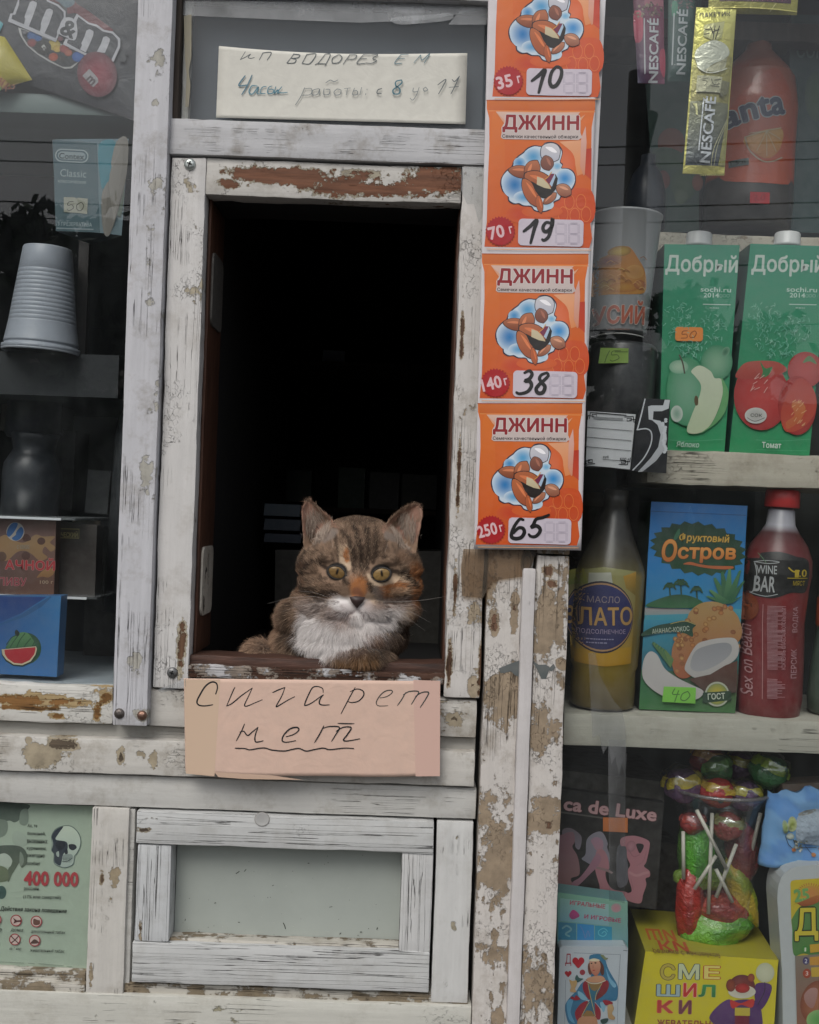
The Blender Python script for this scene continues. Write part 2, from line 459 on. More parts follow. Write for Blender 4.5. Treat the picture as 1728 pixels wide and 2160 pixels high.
K['post_right'] = paint('paint_right_post', 'z', '#bfbab5', '#9c8b76', '#6d5241', chip=.42, old_amt=.85, crack=.35, craze=.6, dirt=.75, streak=.2, seed=15,
    spots=[(1042,1310,12,26,.25),(1085,1290,10,60,.14),(1065,1450,34,26,-.25),(1150,1300,16,60,-.3),(1160,1740,30,20,.15),(1190,1960,10,30,-.3),(1050,1700,40,60,-.12),(1165,1232,12,10,.35),(1157,1205,12,12,.3),(1042,1850,20,20,-.2),(1185,1400,14,12,-.3)])
K['conduit'] = paint('paint_centre_strip', 'z', '#bdb9b8', '#a79c92', '#6a5a50', chip=-.5, old_amt=-.2, crack=.05, craze=.0, dirt=.2, streak=.25, seed=16)
K['shelf'] = paint('paint_shelf', 'x', '#9d9b90', '#958b7a', '#4a4238', chip=.12, old_amt=.15, crack=.25, craze=.25, dirt=.35, seed=17)
K['shelf_up'] = paint('paint_upper_shelf', 'x', '#a8a294', '#938672', '#443a30', chip=.35, old_amt=.55, crack=.15, craze=.7, dirt=.5, seed=18)
K['ledge'] = paint('paint_inner_ledge', 'x', '#8d959b', '#7b7f80', '#474340', chip=-.4, old_amt=.1, crack=.2, craze=.05, dirt=.3, streak=.4, seed=19)

# uprights and beams
pl = board('post', 252, -700, 326, 1552, -.012, .03, K['post_left'], seed=1, label='left upright with bolt heads at its lower end')
for x, y, r in ((252,1505,.0042), (300,1509,.0040)):
    m = MB(); c = P(x, y, -.0120)
    m.lathe(c, [(0,r*1.3),(.0012,r*1.25),(.0026,r*.8),(.0031,r*.3)], (.14,.12,.11) if x < 280 else (.25,.14,.10), 20, up=(0,-1,0)); m.build('bolt_head', M['steel'], pl)
board('beam', 329, 268, 1029, 343, -.003, .04, K['beam'], seed=2)
board('beam', 329, -300, 1029, -2, .004, .04, K['beam'], seed=2)

# hatch frame with jambs
hf = board('hatch_frame', 411, 425, 417, 1400, .020, .105, M['brown_wood'], bev=.0008, amp=.0003, dm=.0, label='brown wooden lining of the serving hatch')
board('stile', 336, 350, 410, 1470, .000, .028, K['stile_l'], hf, seed=3, amp=.0009)
board('rail', 411, 350, 948, 426, .002, .028, K['rail_t'], hf, seed=4, amp=.0014)
board('stile', 950, 346, 1026, 1468, .000, .028, K['stile_r'], hf, seed=5, amp=.0012)
board('jamb', 946, 425, 953, 1400, .0285, .105, M['brown_wood'], hf, dm=0.)
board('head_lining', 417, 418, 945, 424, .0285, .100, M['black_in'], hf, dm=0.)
board('sill', 405, 1400, 953, 1424, .006, .048, M['brown_wood_x'], hf, dm=0., amp=.0012)
board('sill_strip', 405, 1420, 953, 1446, .0005, .02, K['sill_strip'], hf, dm=0., amp=.0022, seg=.006)
# hinges on the left jamb
for v0, v1, colr in ((553, 706, (.36,.34,.31)), (1168, 1312, (.50,.47,.42))):
    m = MB(); x = W(417.4, 0, 0).x
    z0, z1 = W(0, v1, .05).z, W(0, v0, .05).z
    pts = []
    y0, y1, r = .030, .094, .010
    for cx, cz, a0 in ((y1-r, z0+r, -90), (y1-r, z1-r, 0), (y0+r, z1-r, 90), (y0+r, z0+r, 180)):
        for k in range(5):
            a = math.radians(a0+k*22.5); pts.append((cx+r*math.cos(a), cz+r*math.sin(a)))
    n = len(pts)
    vs = [(x, a, b) for a, b in pts] + [(x+.0022, a, b) for a, b in pts]
    m.add(vs, [tuple(range(n)), tuple(range(2*n-1, n-1, -1))] + [(i, n+i, n+(i+1)%n, (i+1)%n) for i in range(n)], colr)
    for zz, yy in ((.2, .045), (.5, .074), (.8, .048)):
        c = Vector((x+.0022, yy, z0+(z1-z0)*zz))
        m.lathe(c, [(0,.0048),(.0010,.0046),(.0006,.002)], (.06,.05,.045), 14, up=(1,0,0))
    m.build('hinge', plain('painted_hinge', '#5e5b57', .5, var=.3, scale=160, bump=.6) if v0 < 800 else
            paint('flaking_hinge', 'z', '#b9b4aa', '#8c8272', '#2c2420', chip=.9, old_amt=.7, crack=.5, craze=.5, dirt=.9, seed=31), hf)
# screws on the hatch frame
for x, y, r, cc in ((401,347,.0062,(.50,.54,.52)), (364,1419,.0058,(.20,.20,.20))):
    m = MB(); c = P(x, y, .0000)
    m.lathe(c, [(-.001,r*1.02),(.0008,r),(.0022,r*.85),(.0032,r*.55),(.0034,r*.3)], cc, 24, up=(0,-1,0))
    for a in (20, 110):
        q = Matrix.Rotation(math.radians(a), 3, 'Y')
        e = q @ Vector((r*.45,0,0)); f = q @ Vector((0,0,r*.12)); b = c + Vector((0,-.00365,0))
        m.add([b-e-f, b+e-f, b+e+f, b-e+f], [(0,1,2,3)], (.03,.03,.03))
    m.build('screw', M['steel'], hf)

# rails under the windows
board('rail', -500, 1473, 251, 1551, .003, .05, K['rot'], seed=7, amp=.0012, label='rotten lower window rail with bare crumbling wood')
board('rail', 327.5, 1473, 1021, 1551, .004, .05, K['apron'], seed=8)
board('groove', -500, 1551, 1021, 1583, .016, .05, K['band'], seed=8)
board('rail', -500, 1582, 1021, 1655, .000, .05, K['apron'], seed=9, amp=.0009, label='flaking white rail with patches of bare grey paint')
board('rail', -500, 1657, 1027, 1723, .007, .05, K['smooth'], seed=10)

# right post
pr = board('post', 1034, -700, 1107, 2700, -.002, .04, K['post_right'], seed=15, amp=.0009, label='right upright, heavily flaked and stained')
board('post', 1136, 1162, 1205, 2700, -.002, .04, K['post_right'], seed=16, amp=.0009)
board('post', 1136, -700, 1205, 1158, .006, .04, K['post_right'], seed=17, amp=.0004)
board('cover_strip', 1107.5, 1190, 1135.5, 2700, -.008, .03, K['conduit'], seed=3, amp=.0003, bev=.003)
m = MB(); c = P(1112, 1186, -.0022)
m.lathe(c + Vector((0,.0,0)), [(0, .0085, (.20,.19,.19)), (.0015, .0075, (.15,.145,.14)), (.001, .0055, (.004,.004,.004)), (-.0005,.004,(.002,.002,.002))], n=24, sx=.8, sy=1.5, up=(0,-1,0)); m.build('cable_hole', M['matt'], pr)
m = MB()   # patches of old grey-green primer beside the strip
for pts in ([(1052,1410),(1066,1404),(1082,1398),(1098,1392),(1096,1428),(1086,1424),(1078,1416),(1066,1419),(1056,1420)],
            [(1122,1392),(1136,1402),(1152,1402),(1160,1408),(1168,1400),(1172,1408),(1164,1416),(1158,1414),(1152,1432),(1142,1432),(1134,1414)]):
    vs = [P(x, y, -.00235) for x, y in pts]; m.add(vs, [tuple(range(len(vs)))], (.10,.115,.115))
m.build('paint_patch', M['matt'], pr)

# black backing behind all joints
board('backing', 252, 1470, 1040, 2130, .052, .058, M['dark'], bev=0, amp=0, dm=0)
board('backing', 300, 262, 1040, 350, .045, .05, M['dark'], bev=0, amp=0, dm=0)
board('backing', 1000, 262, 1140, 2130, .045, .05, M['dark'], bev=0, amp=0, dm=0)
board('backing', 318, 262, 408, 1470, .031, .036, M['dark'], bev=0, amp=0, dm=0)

# lower part
board('post', 217, 1727, 296, 2121, .004, .05, K['old_z'], seed=21)
board('post', 946, 1729, 1023, 2112, .006, .05, K['smooth'] if False else paint('paint_plain_upright', 'z', '#bfbfbd', '#a29a86', '#5b4a3a', chip=.05, old_amt=.12, crack=.45, craze=.1, dirt=.3, streak=.3, seed=22, spots=[(958,1960,10,18,.2),(965,1770,8,12,.14),(940,2080,10,30,.15)]), seed=22)
board('bead', 297, 1727, 309, 2110, .009, .05, K['smooth'], seed=23, amp=.0003)
board('bead', -500, 2074, 216, 2100, .012, .05, K['trim'], seed=24, amp=.001)
board('bead', 297, 2094, 1023, 2117, .008, .05, K['trim'], seed=24, amp=.001, label='worn ledge under the small cabinet door')
board('bead', -500, 2101, 216, 2121, .004, .05, K['trim'], seed=25, amp=.001)
board('board', -500, 2119, 1032, 2700, .002, .05, K['low'], seed=26)
cd = board('cabinet_door', 388, 1790, 874, 2006, .030, .036, plain('greyed_panel', '#a0a6a0', .45, var=.06, scale=14, bump=.08), dm=.0, bev=0, amp=0, label='low cabinet door with a grey-green panel in a cracked white frame')
board('rail', 312, 1731, 940, 1799, .001, .034, K['old_x'], cd, seed=27, amp=.0007)
board('stile', 316, 1801, 388, 2005, .003, .034, paint('paint_split_stile', 'z', '#babcbd', '#9c8f7a', '#5d4c3e', chip=.1, old_amt=.1, crack=1.0, craze=.1, dirt=.35, seed=28, spots=[(295,1960,8,50,.2),(366,1900,10,130,-.3)]), cd, seed=28, amp=.0005)
board('stile', 874, 1797, 940, 2008, .003, .034, paint('paint_split_stile_right', 'z', '#bcbcbb', '#9c8f7a', '#4d4238', chip=.0, old_amt=.05, crack=.95, craze=.1, dirt=.3, seed=29), cd, seed=29, amp=.0005)
board('rail', 312, 2008, 941, 2092, .001, .034, K['old_x'], cd, seed=30, amp=.0007)
board('lip', 388, 1996, 874, 2009, .010, .0298, K['trim'], cd, seed=31, amp=.0005)
m = MB(); c = P(553, 1728, .0003)
m.lathe(c, [(0,.0080,(.20,.18,.16)),(.0004,.0074,(.42,.41,.39)),(.0002,.0066,(.46,.46,.45)),(.0003,0.0001,(.42,.42,.41))], n=26, up=(0,-1,0), sx=1., sy=.95, capb=False); m.build('knot', M['matt'], cd)

# windows: frame, glass
def pane(name, u0, v0, u1, v1, d, mat=None, parent=None, dm=0):
    a, b = W(u0, v1, dm), W(u1, v0, dm)
    m = MB(); m.box((a.x, d, a.z), (b.x, d+.003, b.z), (1,1,1))
    return m.build(name, mat or M['glass'], parent or kiosk)
pane('window_pane', -480, -640, 252.5, 1474, .018)
pane('window_pane', 327, -1.5, 1030, 266, .014)
pane('window_pane', 1205.5, -640, 2300, 2300, .020)
pane('window_pane', -480, 1724, 216, 2074, .016)
# top window: beading and grey board behind the glass
board('window_bead', 328, -1, 343, 266, .006, .03, M['dark_wood'], amp=.0003, dm=0)
board('window_bead', 345, 0, 360, 266, .019, .03, K['band'], amp=.0006, dm=0)
board('panel', 343, -2, 1030, 266, .036, .04, plain('slate_grey_board', '#4b5158', .7, var=.08, scale=9, bump=.05), bev=0, amp=0, dm=0)

# inside: ledges, shelves, added light baffles, back walls
board('ledge', -480, 1466, 253, 1474, .0225, .28, K['ledge'], dm=.02, seed=33, amp=.0004)
board('shelf', 1207, 1494, 2300, 1562, .036, .24, K['shelf'], dm=0.03, seed=34, label='lower white display shelf behind the right window')
board('shelf', 1362, 930, 2300, 1000, .055, .24, K['shelf_up'], dm=.055, seed=35, amp=.0012, label='upper display shelf edge with crumbling white paint')
board('shelf', 1207, 2200, 2300, 2240, .040, .24, K['shelf'], dm=0.03, seed=36)
def ibox(name, a, b, mat):
    m = MB(); m.box(a, b, (.5,.5,.5)); return m.build(name, mat, kiosk)
ibox('light_baffle', (W(396,0).x, .06, .6), (W(405,0).x, .9, 2.6), M['black_in'])  # boards added to keep window light out of the hatch room
ibox('light_baffle', (W(962,0).x, .06, .6), (W(972,0).x, .9, 2.6), M['black_in'])
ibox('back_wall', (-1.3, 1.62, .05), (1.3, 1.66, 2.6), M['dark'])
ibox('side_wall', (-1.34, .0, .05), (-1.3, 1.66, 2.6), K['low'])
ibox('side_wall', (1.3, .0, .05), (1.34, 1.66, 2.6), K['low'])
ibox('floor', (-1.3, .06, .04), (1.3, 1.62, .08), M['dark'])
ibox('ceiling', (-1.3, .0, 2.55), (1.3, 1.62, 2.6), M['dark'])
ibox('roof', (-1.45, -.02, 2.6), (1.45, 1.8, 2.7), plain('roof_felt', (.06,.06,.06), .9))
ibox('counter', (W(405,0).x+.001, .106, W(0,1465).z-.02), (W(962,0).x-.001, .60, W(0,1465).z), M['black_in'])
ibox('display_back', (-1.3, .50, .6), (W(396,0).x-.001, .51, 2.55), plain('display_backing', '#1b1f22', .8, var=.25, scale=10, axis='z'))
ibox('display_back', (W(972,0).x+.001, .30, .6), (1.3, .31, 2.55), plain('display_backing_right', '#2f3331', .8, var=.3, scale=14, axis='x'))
ibox('fascia', (-1.34, -.01, 2.2), (1.34, .0, 2.6), K['low'])
for a0, a1 in ((-1.34, W(-480,0).x), (W(2300,0).x, 1.34)):
    ibox('corner_post', (a0, -.01, .05), (a1, .06, 2.2), K['low'])
# ================================================================ cat
CB = W(760, 1410, .10)           # base point under the cat
cat = thing('cat', CB, 'tabby and ginger cat with a white bib resting in the serving hatch', 'cat')
UPX = .5 * 1.03 / 1000            # metres per pixel unit near the cat
def cq(x, y, z):                  # photo px + depth in px behind facade plane -> world
    return P(x, y, z * .0005)
def build_cat_body():
    bm = bmesh.new()
    def ell(x, y, z, rx, ry, rz, rot=0):
        c = cq(x, y, z)
        mt = Matrix.Translation(c) @ Matrix.Rotation(math.radians(rot), 4, 'Y') @ Matrix.Diagonal((rx*UPX, rz*UPX, ry*UPX, 1))
        bmesh.ops.create_icosphere(bm, subdivisions=4, radius=1, matrix=mt)
    def ear(L0, L1, R0, R1, zb, zt, cup, tilt):
        # L0->L1 outer edge pts list, R list inner edge, rows bottom -> tip
        NT = 14
        rows = []
        for i, (a, b) in enumerate(zip(L0, R0)):
            s = i / (len(L0)-1)
            zz = zb + (zt-zb)*s
            row = []
            for k in range(NT+1):
                t = k/NT
                x = a[0]*(1-t)+b[0]*t; y = a[1]*(1-t)+b[1]*t
                q = (1-(2*t-1)**2)
                row.append((x, y, zz + cup*q*(1-s*.75) + tilt*(t-.5)))
            rows.append(row)
        fv = [[bm.verts.new(cq(*p)) for p in r] for r in rows]
        bv = [[bm.verts.new(cq(p[0], p[1], p[2]+11)) for p in r] for r in rows]
        m, n = len(rows), NT+1
        for i in range(m-1):
            for k in range(n-1):
                bm.faces.new((fv[i][k], fv[i][k+1], fv[i+1][k+1], fv[i+1][k]))
                bm.faces.new((bv[i][k], bv[i+1][k], bv[i+1][k+1], bv[i][k+1]))
            for k in (0, n-1):
                q = (fv[i][k], fv[i+1][k], bv[i+1][k], bv[i][k]); bm.faces.new(q if k == 0 else q[::-1])
        for i in (0, m-1):
            for k in range(n-1):
                q = (fv[i][k], bv[i][k], bv[i][k+1], fv[i][k+1]); bm.faces.new(q if i == 0 else q[::-1])
    ell(757, 1178, 118, 104, 84, 92)
    ell(757, 1150, 130, 90, 62, 80)
    ell(690, 1196, 118, 62, 56, 70)
    ell(826, 1200, 118, 62, 56, 70)
    ell(694, 1236, 108, 64, 48, 66)
    ell(820, 1238, 108, 66, 48, 66)
    ell(754, 1226, 80, 88, 62, 70)
    ell(728, 1280, 52, 44, 27, 34, -6)
    ell(776, 1282, 52, 44, 27, 34, 6)
    ell(751, 1298, 64, 54, 32, 42)
    ell(751, 1316, 72, 72, 34, 48)
    ell(751, 1262, 36, 19, 18, 24)
    ell(753, 1230, 54, 20, 44, 30)
    ell(752, 1190, 68, 30, 34, 34)
    ell(702, 1176, 64, 32, 15, 32, -6)
    ell(812, 1180, 64, 32, 15, 32, 8)
    # neck, ruff, chest
    ell(672, 1268, 116, 56, 42, 62)
    ell(832, 1276, 116, 50, 44, 62)
    ell(640, 1300, 130, 56, 44, 62)
    ell(752, 1290, 140, 116, 78, 80)
    ell(750, 1305, 90, 96, 52, 48)
    ell(738, 1336, 90, 104, 52, 70)
    ell(730, 1360, 78, 98, 38, 62)
    ell(744, 1378, 54, 80, 26, 50)
    ell(764, 1386, 34, 52, 19, 36)
    ell(655, 1358, 150, 80, 68, 80)
    ell(640, 1395, 150, 70, 40, 78)
    ell(548, 1386, 130, 32, 30, 60)
    ell(800, 1322, 150, 58, 60, 70)
    ell(790, 1360, 150, 50, 36, 60)
    ell(680, 1380, 330, 80, 92, 190)
    # ears, rows bottom -> tip
    eL = ([(642,1166),(640,1146),(639,1124),(637,1100),(636,1080),(640,1064),(647,1058)],
          [(738,1140),(724,1124),(708,1105),(692,1088),(676,1074),(664,1064),(655,1058)])
    eR = ([(788,1142),(800,1124),(814,1104),(830,1088),(848,1075),(864,1067),(874,1066)],
          [(878,1178),(880,1158),(883,1134),(888,1112),(891,1092),(891,1076),(886,1068)])
    ear(eL[0], None, eL[1], None, 100, 108, 34, 14)
    ear(eR[0], None, eR[1], None, 100, 108, 34, -14)
    me = bpy.data.meshes.new('cat_raw'); bm.to_mesh(me); bm.free()
    ob = bpy.data.objects.new('cat_raw', me); COL.objects.link(ob)
    md = ob.modifiers.new('r', 'REMESH'); md.mode = 'VOXEL'; md.voxel_size = .0014
    ms = ob.modifiers.new('s', 'SMOOTH'); ms.factor = .5; ms.iterations = 5
    dg = bpy.context.evaluated_depsgraph_get()
    me2 = bpy.data.meshes.new_from_object(ob.evaluated_get(dg))
    bpy.data.objects.remove(ob); bpy.data.meshes.remove(me)
    n = len(me2.vertices)
    co = np.empty(n*3); me2.vertices.foreach_get('co', co); co = co.reshape(-1, 3)
    no = np.empty(n*3); me2.vertices.foreach_get('normal', no); no = no.reshape(-1, 3)
    faces = [tuple(p.vertices) for p in me2.polygons]
    bpy.data.meshes.remove(me2)
    return co, no, faces
cco, cno, cfaces = build_cat_body()

def world_to_px(co):
    """front elevation coordinates used to lay out the coat markings"""
    k = (DIST + co[:, 1]) / DIST / PXM
    u = co[:, 0] / k; v = -(co[:, 2] - EYE) / k
    return 864 + u*CR - v*SR, 1080 + u*SR + v*CR

def zpt(l): return [(500 + a/3.45, 1000 + b/3.45) for a, b in l]
TAB, TABD, TABL = srgb('#927863'), srgb('#38291e'), srgb('#b3937a')
ORG, CRM, WHT, GRY = srgb('#bd7c4a'), srgb('#d8bda0'), srgb('#efe9e6'), srgb('#8d8178')
PINK, BRN = srgb('#a8806f'), srgb('#6e4d36')
BR = []   # (pts, radius px, softness, colour, alpha)
def br(pts, r, col, a=1., soft=.5): BR.append((zpt(pts), r/3.45, col, a, soft))
# --- broad fields
br([(620,1060),(560,1150),(620,1220)], 120, WHT, 1., .5)
br([(640,1080),(800,1150),(900,1130)], 150, WHT, .95, .5)
br([(700,1020),(880,1060),(1080,1040)], 70, srgb('#ae9a91'), .75, .7)  # grey-pink over white puts muzzle and chin shade into the coat
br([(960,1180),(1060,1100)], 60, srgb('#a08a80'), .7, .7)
br([(700,1240),(560,1240)], 70, WHT, 1., .5)
br([(860,1230),(700,1290)], 50, WHT, .8, .6)
br([(800,950),(930,960)], 60, WHT, .8, .5)
br([(730,930),(780,960)], 50, WHT, 1, .5)
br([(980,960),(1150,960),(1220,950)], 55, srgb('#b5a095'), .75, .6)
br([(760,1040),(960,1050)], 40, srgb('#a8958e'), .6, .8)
br([(900,1060),(1060,1070),(1140,1040)], 70, WHT, .8, .6)
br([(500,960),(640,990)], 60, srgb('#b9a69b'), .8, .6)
br([(1180,1060),(1230,1000)], 40, CRM, .5, .7)
br([(300,1100),(280,1250),(340,1330)], 60, TABL, .9, .6)
br([(420,1300),(540,1330)], 40, CRM, .8, .6)
br([(390,960),(385,1080),(420,1190),(470,1250)], 34, TABD, .8, .6)
br([(330,1010),(340,1100)], 22, TABD, .5, .6)
br([(1200,1120),(1080,1200),(960,1270)], 75, TABD, .75, .5)
br([(1130,1110),(1180,1150)], 40, TABD, .6, .6)
br([(1000,1180),(900,1240),(780,1290)], 36, BRN, .7, .7)
br([(700,1345),(830,1360),(950,1330)], 46, srgb('#9a744f'), .8, .7)
br([(860,1300),(1000,1290)], 30, TABD, .6, .7)
br([(560,1310),(500,1330)], 40, ORG, .45, .7)
br([(820,1290),(900,1290)], 26, BRN, .5, .7)
br([(100,1290),(180,1260)], 80, TABL, .8, .6)
# --- face fields
br([(1000,640),(1200,640)], 90, TAB, .6, .8)
br([(1270,720),(1310,800),(1290,900)], 54, ORG, .8, .7)
br([(1190,600),(1280,680)], 40, BRN, .4, .7)
br([(470,720),(470,820)], 50, BRN, .6, .7)
br([(600,780),(700,850)], 60, TABL, .6, .7)
br([(1060,850),(1180,830)], 48, ORG, .95, .6)
br([(1000,800),(1180,760)], 24, CRM, .9, .6)
br([(1120,860),(1220,860)], 26, CRM, .6, .8)
br([(1180,730),(1230,790)], 30, CRM, .5, .7)
br([(1010,850),(1040,900)], 30, GRY, .8, .7)
br([(960,880),(1000,930)], 24, CRM, .5, .7)
# nose bridge
br([(880,800),(880,880)], 56, ORG, .95, .55)
br([(870,860),(890,890)], 34, srgb('#94624a'), .8, .6)
br([(840,760),(870,700)], 24, TABL, .5, .6)
# forehead orange flash
br([(790,560),(780,640)], 34, CRM, .85, .6)
br([(800,570),(805,630)], 15, ORG, 1, .5)
br([(820,650),(810,690)], 18, CRM, .7, .6)
br([(960,740),(985,780)], 16, CRM, .8, .6)
# stripes
for s_, r_, a_ in (([(860,700),(850,600),(820,500),(770,420)], 14, .75), ([(905,690),(905,590),(880,480),(850,380)], 13, .8),
    ([(940,700),(950,600),(950,500),(930,400)], 13, .75), ([(985,640),(1000,560),(1010,470),(1000,400)], 12, .7),
    ([(740,540),(720,480),(700,430)], 13, .6), ([(1060,600),(1080,530),(1080,470)], 12, .6),
    ([(650,680),(590,660),(520,700),(480,760)], 12, .85), ([(640,760),(560,790),(500,760)], 9, .55),
    ([(740,860),(640,880),(540,870),(480,830)], 13, .8), ([(700,800),(620,840),(520,830)], 8, .5),
    ([(1140,700),(1210,730),(1250,790),(1280,830)], 12, .85), ([(1010,940),(1110,940),(1220,930)], 8, .5),
    ([(1130,880),(1220,900),(1280,880)], 10, .6), ([(560,930),(650,930),(740,930)], 6, .6), ([(600,965),(680,955)], 5, .5),
    ([(800,790),(770,740)], 12, .8), ([(960,800),(975,850)], 14, .7), ([(450,700),(470,640),(520,580)], 16, .5),
    ([(1280,620),(1240,570)], 14, .5), ([(830,330),(900,340),(960,330)], 30, .6)):
    br(s_, r_*1.35, TABD, min(1, a_*1.15), .6)
# mouth
br([(790,1012),(835,1015),(872,985),(905,1012),(965,1014)], 7, srgb('#7b6d6c'), .75, .7)
br([(872,960),(872,990)], 5, TABD, .8, .6)
br([(780,975),(960,985)], 26, srgb('#cfc2c0'), .5, .8)
# ears
br([(520,270),(560,360),(620,430)], 46, PINK, .8, .7)
br([(1290,290),(1240,360),(1180,430)], 46, PINK, .8, .7)
br([(1320,380),(1290,470)], 26, PINK, .8, .7)
br([(640,470),(700,420)], 30, GRY, .8, .7)
br([(1090,440),(1150,470)], 30, GRY, .8, .7)
br([(480,230),(475,330),(495,440)], 10, srgb('#95705f'), .9, .6)
br([(500,215),(600,270),(700,350),(750,410)], 9, srgb('#a8806c'), .9, .6)
br([(1340,240),(1345,320),(1330,400)], 9, srgb('#b78f7c'), .9, .6)
br([(1320,240),(1200,290),(1100,370),(1065,420)], 8, srgb('#a8806c'), .9, .6)

def fnoise(x, y, s, seed=0, oct=3):
    r = np.zeros_like(x); a = 1.; t = 0
    rs = np.random.RandomState(seed)
    for o in range(oct):
        N = 64
        g = rs.rand(N, N)
        fx = x/s; fy = y/s
        ix = np.floor(fx).astype(int); iy = np.floor(fy).astype(int)
        tx = fx-ix; ty = fy-iy; tx = tx*tx*(3-2*tx); ty = ty*ty*(3-2*ty)
        v = (g[ix%N, iy%N]*(1-tx)*(1-ty) + g[(ix+1)%N, iy%N]*tx*(1-ty) + g[ix%N, (iy+1)%N]*(1-tx)*ty + g[(ix+1)%N, (iy+1)%N]*tx*ty)
        r += a*v; t += a; a *= .55; s = s/2.1
    return r/t

def coat(x, y, yd=None):
    n = len(x)
    wx = x + (fnoise(x, y, 14, 1)-.5)*9; wy = y + (fnoise(x, y, 14, 2)-.5)*9
    c = np.tile(np.array(TAB), (n, 1))
    s = fnoise(wx*1.6, wy*.5, 10, 3)
    k = np.clip((s-.42)*4, 0, 1)[:, None]*.65
    c = c*(1-k) + np.array(TABD)*k
    k = np.clip((fnoise(wx, wy, 30, 5)-.5)*4, 0, 1)[:, None]*.5
    c = c*(1-k) + np.array(TABL)*k
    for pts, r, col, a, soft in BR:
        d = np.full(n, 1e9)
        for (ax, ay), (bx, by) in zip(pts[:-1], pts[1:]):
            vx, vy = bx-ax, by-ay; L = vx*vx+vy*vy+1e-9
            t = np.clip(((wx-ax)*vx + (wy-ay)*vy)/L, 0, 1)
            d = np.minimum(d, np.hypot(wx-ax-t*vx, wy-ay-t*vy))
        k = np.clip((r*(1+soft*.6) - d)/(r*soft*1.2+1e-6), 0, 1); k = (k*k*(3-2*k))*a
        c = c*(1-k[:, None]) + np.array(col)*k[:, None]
    return c
px, py = world_to_px(cco)
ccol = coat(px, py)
# far parts of the body take a plain tabby tone
far = np.clip((cco[:, 1]-.10)/.03, 0, 1)[:, None]
s_ = fnoise(cco[:, 0]*2000, cco[:, 1]*1200, 26, 9)
body_c = np.array(TAB)*(1-np.clip((s_-.45)*4, 0, 1))[:, None] + np.array(TABD)*np.clip((s_-.45)*4, 0, 1)[:, None]
isbody = ((py > 1300) & (cco[:, 1] > .10))[:, None]
ccol = np.where(isbody, ccol*(1-far) + body_c*far, ccol)

def furmat(name, rough=.75):
    g = NG(name)
    a = g.attr()
    x = g.principled(a, rough, spec=.25)
    x.inputs['Sheen Weight'].default_value = .15
    return g.mat
M['fur'] = furmat('cat_fur')
EYES = [(710.8, 1205.5, 19.0, 15.2, 17), (804.6, 1209.8, 19.4, 16.2, -6)]
NOSE = [(737,1259),(750,1257),(771,1260),(766,1270),(757,1279),(753.5,1283),(749,1279),(742,1270)]
mb = MB()
cm = ccol.copy()
# dark skin beneath the eyes' rims
for ex, ey, rx, ry, ro in EYES:
    d = np.hypot((px-ex)/(rx*1.30), (py-ey)/(ry*1.35))
    k = np.clip((.98-d)/.12, 0, 1)[:, None]*(cco[:, 1] < .08)[:, None]
    cm = cm*(1-k) + np.array((.012,.010,.009))*k
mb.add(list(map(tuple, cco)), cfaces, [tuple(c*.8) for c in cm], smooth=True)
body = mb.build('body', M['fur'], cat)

def surf_y(x, y):
    """front surface depth of the cat at a photo pixel"""
    d = np.hypot(px-x, py-y)
    k = (d < 5) & (cno[:, 1] < 0)
    return float(cco[k, 1].min()) if k.any() else float(cco[np.argmin(d), 1])

